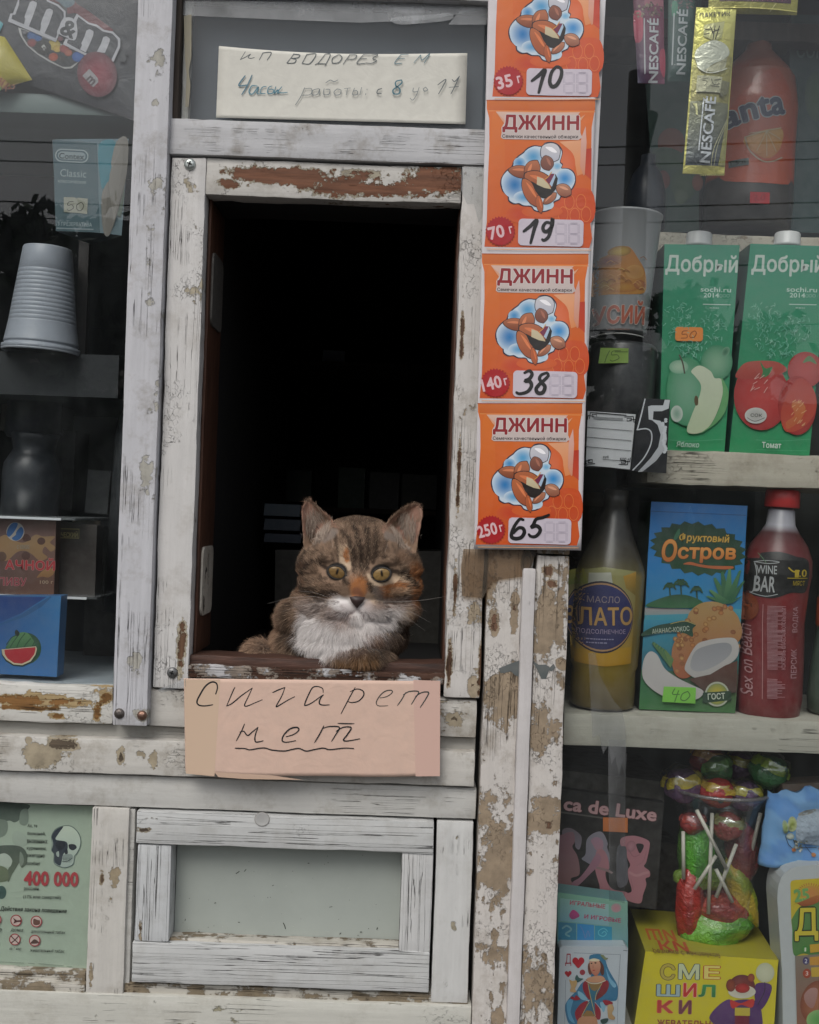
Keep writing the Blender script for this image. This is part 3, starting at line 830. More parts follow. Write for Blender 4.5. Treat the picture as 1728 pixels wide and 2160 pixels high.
# eyes
for ex, ey, rx, ry, ro in EYES:
    m = MB(); NR, NA = 16, 48
    y0 = min(surf_y(ex-12, ey), surf_y(ex+12, ey), surf_y(ex, ey-9), surf_y(ex, ey+9), surf_y(ex, ey)) - .0005
    cs = math.cos(math.radians(ro)); sn = math.sin(math.radians(ro))
    def outline(a):
        c, s = math.cos(a), math.sin(a)
        X = rx*c; Yy = ry*s*(1-.10*abs(c)**3)
        if s < 0: Yy *= .74           # flatter top lid
        if ex < 750 and c > 0: Yy += 4*c*c*(1 if s > 0 else .4)    # inner corner dips to the nose
        if ex > 750 and c < 0: Yy += 4*c*c*(1 if s > 0 else .4)
        return X, Yy
    vs = []; cl = []; fs = []
    for i in range(NR+1):
        r = i/NR
        for k in range(NA):
            X, Yy = outline(2*PI*k/NA)
            X, Yy = X*r, Yy*r
            xx = ex + X*cs - Yy*sn; yy = ey + X*sn + Yy*cs
            vs.append(P(xx, yy, y0 + .0008 - .0030*math.sqrt(max(0, 1-r*r*.95))))
            q = r
            iris = (.235, .150, .058) if ex > 750 else (.19, .115, .044)
            f = 1.0 + .10*math.sin(k*5.3)
            c = [iris[j]*f for j in range(3)]
            dxp, dyp = X + (-1.0), Yy
            if (dxp/2.0)**2 + (dyp/6.2)**2 < 1: c = (.015,.012,.01)
            elif (dxp/3.6)**2 + (dyp/8.5)**2 < 1: c = [v*.6 for v in c]
            if q > .80: c = [v*max(.12, 1-(q-.80)*4.4) for v in c]
            cl.append(tuple(c))
    for i in range(NR):
        for k in range(NA):
            fs.append((i*NA+k, (i+1)*NA+k, (i+1)*NA+(k+1)%NA, i*NA+(k+1)%NA))
    m.add(vs, fs, cl, smooth=True)
    g = NG('cat_eye'); pr_ = g.principled(g.attr(), .22, spec=.22); pr_.inputs['Coat Weight'].default_value = .0
    e_ = m.build('eye', g.mat, cat)
    m = MB(); pts = []
    for k in range(49):
        X, Yy = outline(2*PI*k/48); xx = ex + X*cs - Yy*sn; yy = ey + X*sn + Yy*cs
        pts.append(P(xx, yy, y0 - .0001))
    m.tube(pts, [.0007+.0003*max(0, -math.sin(2*PI*k/48)) for k in range(49)], (.012,.009,.008), 8, caps=False)
    # tear corner
    sx_ = 1 if ex < 750 else -1
    m.tube([P(ex+sx_*(rx-2), ey+6, y0-.0008), P(ex+sx_*(rx+5), ey+11, y0-.0006), P(ex+sx_*(rx+7), ey+17, y0-.0004)], [.0011,.0009,.0004], (.02,.013,.010), 6)
    m.build('eyelid', M['matt'], e_)
# nose leather
m = MB()
yn = min(surf_y(751, 1262), surf_y(745, 1266), surf_y(760, 1266), surf_y(752, 1272)) - .0006
vs = [P(752.5, 1268, yn-.0022)] ; n = len(NOSE)
for f_, dd in ((.55, -.0018), (1., .0012)):
    for a, b in NOSE: vs.append(P(752.5+(a-752.5)*f_, 1268+(b-1268)*f_, yn+dd))
fs = [(0, 1+i, 1+(i+1)%n) for i in range(n)] + [(1+i, 1+n+i, 1+n+(i+1)%n, 1+(i+1)%n) for i in range(n)]
m.add(vs, [f[::-1] for f in fs], (.030,.014,.012), smooth=True)
m.build('nose', printed('nose_leather', .45, .4, grain=.05), cat)
# whiskers
def whisk(pts, r=.00015):
    m = MB()
    m.tube([P(500+a/3.45, 1000+b/3.45, z) for a, b, z in pts], [r*(1-.8*i/(len(pts)-1)) for i in range(len(pts))], (.55,.50,.46), 5)
    m.build('whisker', M['ink'], cat)
y_ = .022
for pts in ([(700,925,y_),(560,890,.01),(380,900,.0),(225,942,-.01)], [(720,950,y_),(600,940,.01),(450,960,.0),(330,1000,0)],
            [(1010,930,y_),(1200,930,.01),(1380,915,0),(1520,890,0)], [(1010,950,y_),(1160,960,.01),(1300,1020,0),(1415,1085,0)],
            [(1000,960,y_),(1150,990,.01),(1260,1060,0),(1370,1140,0)], [(1020,940,y_),(1200,960,.01),(1290,950,0),(1380,1000,0)],
            [(700,910,y_),(560,860,.02),(440,850,.01)], [(640,1000,y_),(540,1030,.01),(470,1060,.01)],
            [(740,640,.03),(700,560,.02),(690,480,.015)], [(1040,640,.03),(1080,560,.02),(1100,500,.015)], [(1000,980,y_),(1130,1050,.01),(1200,1130,0)]):
    whisk(pts)
for k, (a, b) in enumerate(((470,465),(490,470),(890,330),(1340,470))):
    whisk([(a,b,.05),(a+6-3*k,b-20,.045),(a+(-12 if k < 2 else 8),b-36,.04)], .00018)

# ---- fur: many fine tapered strands, one mesh
def build_fur(N=210000, seed=5):
    rs = np.random.RandomState(seed)
    tri = []
    for f in cfaces:
        tri.append((f[0], f[1], f[2]))
        if len(f) == 4: tri.append((f[0], f[2], f[3]))
    tri = np.array(tri)
    A, B, C = cco[tri[:,0]], cco[tri[:,1]], cco[tri[:,2]]
    ar = np.linalg.norm(np.cross(B-A, C-A), axis=1)
    cx, cy = world_to_px((A+B+C)/3)
    cen = (A+B+C)/3
    nn = (cno[tri[:,0]]+cno[tri[:,1]]+cno[tri[:,2]]); nn /= np.linalg.norm(nn, axis=1)[:, None]+1e-9
    wt = ar.copy()
    wt *= np.where(nn[:,1] < .35, 1., .15)         # mostly the side that faces out of the hatch
    wt *= np.where(cen[:,1] > .13, .25, 1.)
    wt *= np.where(cy > 1425, .0, 1.)
    idx = rs.choice(len(tri), N, p=wt/wt.sum())
    r1, r2 = rs.rand(N), rs.rand(N); q = r1+r2 > 1; r1[q] = 1-r1[q]; r2[q] = 1-r2[q]
    R = A[idx]*(1-r1-r2)[:,None] + B[idx]*r1[:,None] + C[idx]*r2[:,None]
    Nn = nn[idx]
    x, y = world_to_px(R)
    front = R[:,1] < .085
    keep = np.ones(N, bool)
    for ex, ey, rx, ry, ro in EYES:
        d = np.hypot((x-ex)/(rx*1.12), (y-ey)/(ry*1.15)); keep &= ~((d < 1) & front)
    nd = np.hypot((x-752)/17, (y-1268)/12); keep &= ~((nd < 1) & front)
    R, Nn, x, y = R[keep], Nn[keep], x[keep], y[keep]; N = len(R)
    # comb field in px space: away from the nose, later down the chest
    dx, dy = x-752, y-1262
    L = np.hypot(dx, dy)+1e-6
    fx, fy = dx/L, dy/L
    face = (y < 1262+ .0*x) 
    fx = np.where(y < 1240, dx/L*.9, fx); fy = np.where(y < 1240, dy/L, fy)
    ch = np.clip((y-1295)/35, 0, 1)
    tx, ty = np.clip(dx/150, -1, 1)*.8, np.ones(N)
    fx = fx*(1-ch)+tx*ch; fy = fy*(1-ch)+ty*ch
    earm = (y < 1150) & ((x < 712) | (x > 812)) & ~((np.abs(x-757) < 60))
    # ears: comb up and outwards
    inear_l = (y < 1162) & (x < 640+(y-1050)*1.05) & (x < 716)
    inear_r = (y < 1172) & (x > 890-(y-1060)*1.25) & (x > 806)
    e = inear_l | inear_r
    fx = np.where(inear_l, -.35, np.where(inear_r, .35, fx)); fy = np.where(e, -1., fy)
    an = (fnoise(x, y, 16, 21)-.5)*1.5 + (fnoise(x, y, 5, 22)-.5)*1.3 + rs.randn(N)*.16
    ca, sa = np.cos(an), np.sin(an)
    fx, fy = fx*ca-fy*sa, fx*sa+fy*ca
    # flow in world (level axes close enough): x right, z = -y
    F = np.stack([fx*CR+fy*SR, np.zeros(N), -(fy*CR-fx*SR)], 1)
    F -= Nn*(F*Nn).sum(1)[:,None]
    F /= np.linalg.norm(F, axis=1)[:,None]+1e-6
    ln = np.interp(L, [0, 30, 60, 110, 170], [3.5, 8, 11, 17, 20])
    ln = np.where(y > 1290, np.interp(y, [1290, 1340, 1400], [18, 30, 22]), ln)
    dt = np.hypot(x-757, (y-1130)*1.2)
    ln = np.where((y < 1190), np.minimum(ln, 11), ln)
    ln = np.where((y < 1215) & ((x < 660) | (x > 860)) & ~e, 15, ln)
    ln = np.where(e, 5., ln)
    ln = np.where(R[:,1] > .13, 24, ln)
    for ex, ey, rx, ry, ro in EYES:
        d = np.hypot((x-ex)/rx, (y-ey)/ry); ln = np.where(d < 1.9, np.minimum(ln, 2.2+4*(d-1).clip(0, 1)), ln)
    inner = np.where(inear_l, np.hypot((x-668)/28, (y-1120)/40), np.where(inear_r, np.hypot((x-855)/28, (y-1128)/42), 9))
    tuft = (inner < .8) & (rs.rand(N) < .25)
    ln = np.where(tuft, 26, ln)
    ln = ln*UPX*(.65+.6*rs.rand(N))
    lift = np.where(y > 1290, .42, .30) + rs.randn(N)*.08
    lift = np.where(L < 60, .22, lift)
    D = F*np.sqrt(1-np.clip(lift, 0, .9)**2)[:,None] + Nn*lift[:,None]
    wd = np.where(ln > .008, .00042, .00034)*(.7+.6*rs.rand(N))
    S = np.cross(D, Nn + rs.randn(N, 3)*.5); S /= np.linalg.norm(S, axis=1)[:,None]+1e-9
    droop = np.array([0, 0, -1.])*.25
    p0 = R - Nn*.0006
    p1 = p0 + D*ln[:,None]*.5
    d2 = D*.9 + F*.35 + droop*np.where(y > 1290, 1., 0.)[:,None] + rs.randn(N, 3)*.14; d2 /= np.linalg.norm(d2, axis=1)[:,None]
    p2 = p1 + d2*ln[:,None]*.5
    V = np.empty((N, 5, 3)); h = wd[:,None]*.5
    V[:,0] = p0 - S*h; V[:,1] = p0 + S*h; V[:,2] = p1 - S*h*.8; V[:,3] = p1 + S*h*.8; V[:,4] = p2
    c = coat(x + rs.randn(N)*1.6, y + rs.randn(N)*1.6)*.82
    farr = ((y > 1300) & (R[:,1] > .10))
    ss = fnoise(R[:,0]*2000, R[:,1]*1200, 26, 9); kk = np.clip((ss-.45)*4, 0, 1)[:,None]
    bc = np.array(TABL)*(1-kk) + np.array(TABD)*kk
    fk = np.clip((R[:,1]-.10)/.03, 0, 1)[:,None]*farr[:,None]
    c = c*(1-fk) + bc*fk
    jit = (.60+.75*rs.rand(N))[:,None]
    br_ = np.clip((c.mean(1)-.35)/.2, 0, 1)[:, None]; jit = jit*(1-br_)+(1.+(jit-1)*.35)*br_
    c = np.clip(c*jit, 0, .95)
    grz = (rs.rand(N) < .07) & (c.mean(1) < .3); c[grz] = c[grz]*.4 + np.array(CRM)*.45
    c[tuft] = np.array(srgb('#b9a798'))*(.6+.5*rs.rand(tuft.sum()))[:,None]
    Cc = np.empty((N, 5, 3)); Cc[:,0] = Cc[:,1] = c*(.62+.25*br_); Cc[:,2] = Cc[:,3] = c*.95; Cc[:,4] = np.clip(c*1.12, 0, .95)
    b = np.array(cat['_b'])
    V -= b
    me = bpy.data.meshes.new('fur')
    me.vertices.add(N*5); me.vertices.foreach_set('co', V.reshape(-1).astype(np.float32))
    base = (np.arange(N)*5)[:,None]
    quads = base + np.array([0,1,3,2]); tris = base + np.array([2,3,4])
    loops = np.concatenate([quads, tris], 1).reshape(-1)
    me.loops.add(len(loops)); me.loops.foreach_set('vertex_index', loops.astype(np.int32))
    ls = np.stack([np.arange(N)*7, np.arange(N)*7+4], 1).reshape(-1)
    me.polygons.add(2*N); me.polygons.foreach_set('loop_start', ls.astype(np.int32))
    me.update(calc_edges=True)
    ca_ = me.color_attributes.new('Col', 'FLOAT_COLOR', 'POINT')
    arr = np.ones((N*5, 4), np.float32); arr[:, :3] = Cc.reshape(-1, 3); ca_.data.foreach_set('color', arr.ravel())
    me.materials.append(M['fur'])
    o = bpy.data.objects.new('fur', me); COL.objects.link(o); o.parent = cat; o['_b'] = cat['_b']
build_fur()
# ================================================================ flat printed artwork on packages and signs
from mathutils.geometry import tessellate_polygon
_txt = {}
def text_mesh(body, bold=0., space=1.):
    key = (body, bold, space)
    if key in _txt: return _txt[key]
    c = bpy.data.curves.new('t', 'FONT'); c.body = body; c.size = 1; c.offset = bold; c.resolution_u = 3; c.space_character = space
    o = bpy.data.objects.new('t', c); COL.objects.link(o)
    dg = bpy.context.evaluated_depsgraph_get(); dg.update()
    me = o.evaluated_get(dg).to_mesh()
    vs = [(v.co.x, v.co.y) for v in me.vertices]; fs = [tuple(p.vertices) for p in me.polygons]
    bpy.data.objects.remove(o); bpy.data.curves.remove(c)
    xs = [v[0] for v in vs] or [0, 1]; ys = [v[1] for v in vs] or [0, 1]
    _txt[key] = (vs, fs, (min(xs), max(xs), min(ys), max(ys)))
    return _txt[key]
def C3(c): return srgb(c) if isinstance(c, str) else tuple(c[:3])
def smooth_pts(pts, closed=True, n=5):
    out = []; m = len(pts)
    rng = range(m) if closed else range(m-1)
    for i in rng:
        g = (lambda k: pts[k % m]) if closed else (lambda k: pts[min(max(k, 0), m-1)])
        p0, p1, p2, p3 = g(i-1), g(i), g(i+1), g(i+2)
        for k in range(n):
            t = k/n
            out.append(tuple(.5*((2*p1[j]) + (-p0[j]+p2[j])*t + (2*p0[j]-5*p1[j]+4*p2[j]-p3[j])*t*t + (-p0[j]+3*p1[j]-3*p2[j]+p3[j])*t**3) for j in (0, 1)))
    if not closed: out.append(tuple(pts[-1]))
    return out

class Art:
    """ox, oy: photo pixel of the sketch origin; f: sketch units per photo pixel; d: depth of the plane"""
    def __init__(s, ox, oy, f, d, fn=None, maxlen=None, step=2.5e-5):
        if maxlen and step == 2.5e-5: maxlen, step = min(maxlen, 6), 6e-5
        s.ox, s.oy, s.f, s.d, s.fn, s.maxlen, s.step = ox, oy, f, d, fn, maxlen, step
        s.m = MB(); s.k = 1; s.dim = 1.
    def W(s, x, y):
        p = P(s.ox + x/s.f, s.oy + y/s.f, s.d)
        if s.fn: p.y = s.fn(p.x, p.z)
        p.y -= s.k*s.step
        return p
    def tris(s, pts, fs, cols):
        if s.maxlen:
            pts = list(pts); cols = list(cols); todo = []
            for f in fs:
                for i in range(1, len(f)-1): todo.append((f[0], f[i], f[i+1]))
            L = s.maxlen*s.f; out = []; cache = {}
            while todo:
                t = todo.pop()
                ds = [math.hypot(pts[t[i]][0]-pts[t[(i+1)%3]][0], pts[t[i]][1]-pts[t[(i+1)%3]][1]) for i in range(3)]
                j = ds.index(max(ds))
                if ds[j] <= L or len(out) > 60000: out.append(t); continue
                a, b, c = t[j], t[(j+1)%3], t[(j+2)%3]
                ky = (min(a,b), max(a,b))
                if ky not in cache:
                    pts.append(tuple((pts[a][q]+pts[b][q])/2 for q in (0,1))); cols.append(tuple((cols[a][q]+cols[b][q])/2 for q in range(3))); cache[ky] = len(pts)-1
                n = cache[ky]; todo += [(a, n, c), (n, b, c)]
            fs = out
        s.m.add([s.W(*p) for p in pts], fs, [tuple(v*s.dim for v in c) for c in cols])
        s.k += 1
    def poly(s, pts, col, col2=None, smooth=False, n=5, horiz=False):
        if smooth: pts = smooth_pts(pts, True, n)
        col = C3(col)
        if col2 is not None:
            col2 = C3(col2); q = 0 if horiz else 1
            lo = min(p[q] for p in pts); hi = max(p[q] for p in pts)
            cols = [tuple(col[j]+(col2[j]-col[j])*(p[q]-lo)/(hi-lo+1e-9) for j in range(3)) for p in pts]
        else: cols = [col]*len(pts)
        t = tessellate_polygon([[Vector((p[0], p[1], 0)) for p in pts]])
        s.tris(pts, [tuple(x) for x in t], cols)
    def quad(s, pts, cols):
        """four corners with a colour each"""
        n = 6; P4 = pts; vs = []; cs = []; fs = []; cols = [C3(c) for c in cols]
        for i in range(n+1):
            for j in range(n+1):
                a, b = i/n, j/n
                w_ = ((1-a)*(1-b), b*(1-a), a*b, a*(1-b))
                vs.append(tuple(sum(w_[q]*P4[q][k] for q in range(4)) for k in (0,1)))
                cs.append(tuple(sum(w_[q]*cols[q][k] for q in range(4)) for k in range(3)))
        for i in range(n):
            for j in range(n): fs.append((i*(n+1)+j, i*(n+1)+j+1, (i+1)*(n+1)+j+1, (i+1)*(n+1)+j))
        s.tris(vs, fs, cs)
    def rect(s, x0, y0, x1, y1, col, col2=None, rot=2.05, r=0):
        cx, cy = (x0+x1)/2, (y0+y1)/2; c, q = math.cos(math.radians(rot)), math.sin(math.radians(rot))
        hx, hy = (x1-x0)/2, (y1-y0)/2
        if r:
            pts = []
            for sx, sy, a0 in ((1,1,0), (-1,1,90), (-1,-1,180), (1,-1,270)):
                for k in range(6):
                    a = math.radians(a0+k*18); pts.append((sx*(hx-r)+r*math.cos(a), sy*(hy-r)+r*math.sin(a)))
        else: pts = [(-hx,-hy),(hx,-hy),(hx,hy),(-hx,hy)]
        s.poly([(cx+a*c-b*q, cy+a*q+b*c) for a, b in pts], col, col2)
    def ell(s, cx, cy, rx, ry, col, col2=None, rot=0, n=28, ring=None):
        """col centre, col2 rim (radial); ring = inner fraction for an outline"""
        c, q = math.cos(math.radians(rot)), math.sin(math.radians(rot))
        def pt(f, k):
            a = 2*PI*k/n; X, Y = rx*f*math.cos(a), ry*f*math.sin(a)
            return (cx+X*c-Y*q, cy+X*q+Y*c)
        col = C3(col); col2 = C3(col2) if col2 is not None else col
        if ring:
            vs = [pt(ring, k) for k in range(n)] + [pt(1, k) for k in range(n)]
            s.tris(vs, [(k, (k+1)%n, n+(k+1)%n, n+k) for k in range(n)], [col]*(2*n)); return
        vs = [(cx, cy)]; cs = [col]; fs = []
        R = 4
        for i in range(1, R+1):
            for k in range(n):
                vs.append(pt(i/R, k)); t = (i/R)**1.6; cs.append(tuple(col[j]+(col2[j]-col[j])*t for j in range(3)))
        for k in range(n): fs.append((0, 1+k, 1+(k+1)%n))
        for i in range(R-1):
            for k in range(n): fs.append((1+i*n+k, 1+(i+1)*n+k, 1+(i+1)*n+(k+1)%n, 1+i*n+(k+1)%n))
        s.tris(vs, fs, cs)
    def stroke(s, pts, w, col, smooth=True, closed=False, taper=0., n=6):
        if smooth and len(pts) > 2: pts = smooth_pts(pts, closed, n)
        if closed: pts = list(pts)+[pts[0]]
        col = C3(col); vs = []; fs = []; m = len(pts)
        for i, p in enumerate(pts):
            a = pts[max(i-1, 0)]; b = pts[min(i+1, m-1)]
            tx, ty = b[0]-a[0], b[1]-a[1]; L = math.hypot(tx, ty)+1e-9
            t = i/(m-1) if m > 1 else 0
            ww = w/2*(1-taper*(2*t-1)**2)
            vs += [(p[0]-ty/L*ww, p[1]+tx/L*ww), (p[0]+ty/L*ww, p[1]-tx/L*ww)]
        for i in range(m-1): fs.append((2*i, 2*i+1, 2*i+3, 2*i+2))
        s.tris(vs, fs, [col]*len(vs))
        if w*PXM/s.f > 0 and not closed:
            s.k -= .5
            for p in (pts[0], pts[-1]):
                q = [(p[0]+w/2*(1-taper)*math.cos(2*PI*k/8), p[1]+w/2*(1-taper)*math.sin(2*PI*k/8)) for k in range(8)]
                s.tris(q, [tuple(range(8))], [col]*8)
                s.k -= .5
            s.k += .5
    def text(s, body, x, y, h, col, w=None, rot=2.05, bold=.0, shear=0., outline=None, oc=None, col2=None, space=1., arc=0.):
        """lower left corner x, y; h = glyph box height; w = fitted width; all in sketch units"""
        if outline:
            s.text(body, x, y, h, oc, w, rot, bold+outline, shear, None, space=space, arc=arc, _ref=bold) if False else s._text(body, x, y, h, oc, w, rot, bold, shear, extra=outline, space=space, arc=arc)
        s._text(body, x, y, h, col, w, rot, bold, shear, col2=col2, space=space, arc=arc)
    def _text(s, body, x, y, h, col, w, rot, bold, shear, extra=0., col2=None, space=1., arc=0.):
        """bold strokes are laid as a ring of slightly shifted copies, so glyphs never cancel where they overlap"""
        vs, fs, (x0, x1, y0, y1) = text_mesh(body, 0., space*(1+bold*.6))
        R = max(0., bold)*.62+extra; pad = max(0., bold)*.62
        sy = h/(y1-y0+2*pad); sx = w/(x1-x0+2*pad) if w else sy
        c, q = math.cos(math.radians(rot)), math.sin(math.radians(rot))
        col = C3(col); col2 = C3(col2) if col2 else col
        offs = [(0., 0.)]
        if R > .006: offs = [(R*math.cos(2*PI*j/8), R*math.sin(2*PI*j/8)) for j in range(8)] + offs
        k0 = s.k
        for n_, (ox_, oy_) in enumerate(offs):
            out = []; cs = []
            for a, b in vs:
                X = (a-x0+pad+ox_)*sx + shear*(b-y0)*sy; Y = -(b-y0+pad+oy_)*sy
                if arc: t = (a-x0)/(x1-x0)*2-1; Y += arc*(t*t)
                out.append((x+X*c-Y*q, y+X*q+Y*c)); t = min(1, max(0, (b-y0)/(y1-y0)))
                cs.append(tuple(col2[j]+(col[j]-col2[j])*t for j in range(3)))
            s.k = k0 + n_*.12
            s.tris(out, fs, cs)
        s.k = k0 + 1.1
    def lines(s, x, y, w, n, gap, h, col, seed=0, rot=2.05):
        """fine print: rows of tiny words"""
        rs = random.Random(seed); c, q = math.cos(math.radians(rot)), math.sin(math.radians(rot))
        for r in range(n):
            X = 0
            W_ = w*(1 if r < n-1 else .7)
            while X < W_:
                L = rs.uniform(.5, 2.2)*h*1.2
                if X+L > W_: break
                pts = [(X, -h/2), (X+L, -h/2), (X+L, h/2), (X, h/2)]
                s.poly([(x+a*c-(b+r*gap)*q, y+a*q+(b+r*gap)*c) for a, b in pts], col); s.k -= 1
                X += L + h*.5
            s.k += 1
    def build(s, name, mat, parent=None, base=None): return s.m.build(name, mat, parent, base)

def prism_px(m, quad, d0, d1, col, cols=None):
    """box from a front quad in photo pixels at depth d0, pushed straight back to d1"""
    f = [P(x, y, d0) for x, y in quad]
    b = [Vector((p.x, d1, p.z)) for p in f]; n = len(f)
    m.add(f, [tuple(range(n))], col)
    m.add(b, [tuple(range(n))[::-1]], col)
    for i in range(n):
        j = (i+1) % n
        m.add([f[i], b[i], b[j], f[j]], [(0, 1, 2, 3)], cols[i] if cols else col)
def base_of(quad, d): 
    ys = [P(x, y, d) for x, y in quad]
    return (sum(p.x for p in ys)/len(ys), d, min(p.z for p in ys))
def bevel_obj(o, w=.0008, seg=2):
    md = o.modifiers.new('edge', 'BEVEL'); md.width = w; md.segments = seg; md.limit_method = 'ANGLE'; md.angle_limit = math.radians(35)

def sheet(name, pts, d, mat, col, parent=None, base=None, th=.0003, curl=None, n=24):
    """thin sheet of paper from an outline quad TL TR BR BL (photo px), with optional curl function(u,v)->metres towards the viewer"""
    m = MB(); vs = []; fs = []
    for i in range(n+1):
        for j in range(n+1):
            a, b = i/n, j/n
            x = (pts[0][0]*(1-b)+pts[1][0]*b)*(1-a) + (pts[3][0]*(1-b)+pts[2][0]*b)*a
            y = (pts[0][1]*(1-b)+pts[1][1]*b)*(1-a) + (pts[3][1]*(1-b)+pts[2][1]*b)*a
            if len(pts) > 4: y += pts[4](a, b)
            p = P(x, y, d); p.y -= curl(b, a) if curl else 0
            vs.append(p)
    N = (n+1)*(n+1)
    vs += [Vector((p.x, p.y+th, p.z)) for p in vs]
    for i in range(n):
        for j in range(n):
            q = (i*(n+1)+j, i*(n+1)+j+1, (i+1)*(n+1)+j+1, (i+1)*(n+1)+j)
            fs.append(q); fs.append(tuple(N+k for k in q[::-1]))
    for i in range(n):
        for e in ((i, i+1), ((n)*(n+1)+i+1, n*(n+1)+i), ((i+1)*(n+1), i*(n+1)), (i*(n+1)+n, (i+1)*(n+1)+n)):
            fs.append((e[0], e[0]+N, e[1]+N, e[1]))
    m.add(vs, fs, col, smooth=True)
    return m.build(name, mat, parent, base)
# ================================================================ price strip of seed packets
def gauss(t, c, w_): return math.exp(-((t-c)/w_)**2)
B_ = P(1112, 1160, -.012)
ps = thing('price_strip', B_, 'laminated paper strip of four orange seed packet prices taped over the right post', 'price list')
sheet('backing_sheet', [(1268,-40),(1280,-40),(1236,842),(1226,842)], -.0095, M['paper'], srgb('#c4c3c6'), ps, n=10)
sheet('paper', [(1031,-40),(1264,-40),(1226,1161),(1000,1158)], -.0125, M['gloss'], srgb('#cfc9cb'), ps, curl=lambda b, a: .0012*math.sin(a*9)*b + .0006*math.sin(b*7+a*4), n=40)
def strip_fn(x, z):
    # same gentle waviness as the sheet, a hair in front of it
    v = 1080-(z-EYE)*PXM*DIST/(DIST-.0125); u = 864+x*PXM*DIST/(DIST-.0125)
    dx, dy = u-864, v-1080; X = 864+dx*CR-dy*SR; Y = 1080+dx*SR+dy*CR
    a = (Y+40)/1200; b = (X-(1031-31*a))/(233-7*a)
    return -.0125 - (.0012*math.sin(a*9)*b + .0006*math.sin(b*7+a*4)) - .00012
def seed_packet(ox, oy, s, weight, price, last=False):
    A = Art(ox, oy, 7.1875/s, -.0125, strip_fn, maxlen=14, step=1.2e-5)
    O1, O2, O3 = '#d9702a', '#c9531f', '#c2421f'
    edge = [(60,-60),(1640,-60),(1640,40),(1620,160),(1590,330),(1580,900),(1588,1500),(1575,1750),(1600,1950),(1560,2090),(25,2075),(60,1700),(75,1100),(98,600),(95,200),(60,60)]
    A.poly(edge, O1, O2)
    A.poly([(60,-60),(1640,-60),(1640,85),(85,85)], '#cf6f2e', '#c8642a')
    A.stroke([(90,92),(800,100),(1640,112)], 12, '#e09050', smooth=False)
    A.stroke([(60,-62),(1640,-62)], 14, '#a8481c', smooth=False)
    A.poly([(150,130),(300,300),(320,1200),(230,1700),(120,1900),(100,900)], '#d9742c', '#cc5824', True)
    A.poly([(1120,540),(1500,520),(1505,1000),(1380,1040),(1330,760),(1240,640)], '#e2a37a', '#dd8a55')
    A.ell(1180, 860, 170, 230, '#da7048', '#d6622e')
    A.poly([(1500,650),(1588,640),(1586,1100),(1490,1020)], '#b8371f', '#c4482a')
    A.poly([(1160,1250),(1590,1260),(1586,1720),(1040,1600),(1080,1400)], '#cc5428', '#c84a20', True)
    for (x, y) in ((1265,1420),(1435,1420),(1175,1600),(1345,1620),(1510,1600)):
        A.ell(x, y, 68, 108, '#c44a20', ring=None); A.ell(x, y, 74, 114, '#d9783c', ring=.90)
    A.ell(560, 1600, 220, 130, '#c24220', '#cc5826')
    A.ell(870, 1560, 300, 90, '#cf5f2a', '#cf5a26')
    A.poly([(190,105),(1420,118),(1380,160),(340,250)], '#dcb9a6', '#cfaaa0')
    A.poly([(190,105),(340,250),(330,300)], '#dca283')
    A.poly([(1500,320),(1515,560),(1490,1020),(1470,1040),(1420,900),(1435,500)], '#d8b0a6', '#d38c6e')
    A.poly([(1420,200),(1495,150),(1430,240)], '#e0a27a')
    # title
    A.poly([(330,250),(360,130),(1390,150),(1425,200),(1425,420),(1450,480),(1400,520),(300,505),(265,480),(275,420),(290,310)], '#cdbcb4', '#c6b8b4')
    A.text('ДЖИНН', 285, 408, 262, '#8c1c24', w=1120, rot=.8, bold=.055, outline=.035, oc='#d6ccca')
    A.text('Семечки качественной обжарки', 285, 500, 66, '#2a2222', w=1105, rot=.6, bold=.03)
    # cloud
    cl = [(860,610),(760,600),(660,640),(600,700),(520,760),(455,840),(430,910),(350,970),(285,1050),(265,1150),(300,1260),(370,1320),(385,1400),(460,1445),(530,1440),(600,1475),(710,1480),(750,1530),(800,1555),(870,1560),(960,1540),(1030,1480),(1040,1420),(1120,1380),(1150,1330),(1240,1290),(1310,1220),(1355,1110),(1330,1000),(1250,940),(1150,930),(1165,880),(1130,840),(1150,760),(1160,680),(1100,590),(1000,550),(900,565)]
    A.poly([(x+(6 if x > 800 else -10), y+(8 if y > 1000 else -8)) for x, y in cl], '#22243c', smooth=True, n=3)
    A.poly([(800+(x-800)*.985, 1060+(y-1060)*.985) for x, y in cl], '#c9d6e2', smooth=True, n=3)
    A.ell(470, 1170, 190, 200, '#1a74b4', '#bfd2e2'); A.ell(600, 1350, 150, 90, '#5c9cc8', '#c6d5e2')
    A.ell(740, 760, 150, 130, '#4a98c8', '#c0d3e2'); A.ell(540, 850, 90, 80, '#3a88c0', '#a8c6dc')
    A.ell(1200, 1080, 140, 130, '#2a88c8', '#b6cfe2'); A.ell(1090, 900, 60, 50, '#74aed4', '#b4cfe0')
    A.ell(960, 1460, 80, 70, '#a9cbe0', '#c8d6e2')
    # roasted kernels piled in the middle of the cloud
    def kern(cx, cy, L, w_, rot, c1, c2, line='#241c20'):
        c, q = math.cos(math.radians(rot)), math.sin(math.radians(rot))
        pts = [(-L,0),(-L*.6,-w_*.72),(0,-w_),(L*.6,-w_*.8),(L,-w_*.15),(L,w_*.15),(L*.6,w_*.8),(0,w_),(-L*.6,w_*.72)]
        g_ = lambda k: [(cx+a*k*c-b*k*q, cy+a*k*q+b*k*c) for a, b in pts]
        A.poly(g_(1.05), line, smooth=True, n=3); A.poly(g_(.98), c1, c2, smooth=True, n=3)
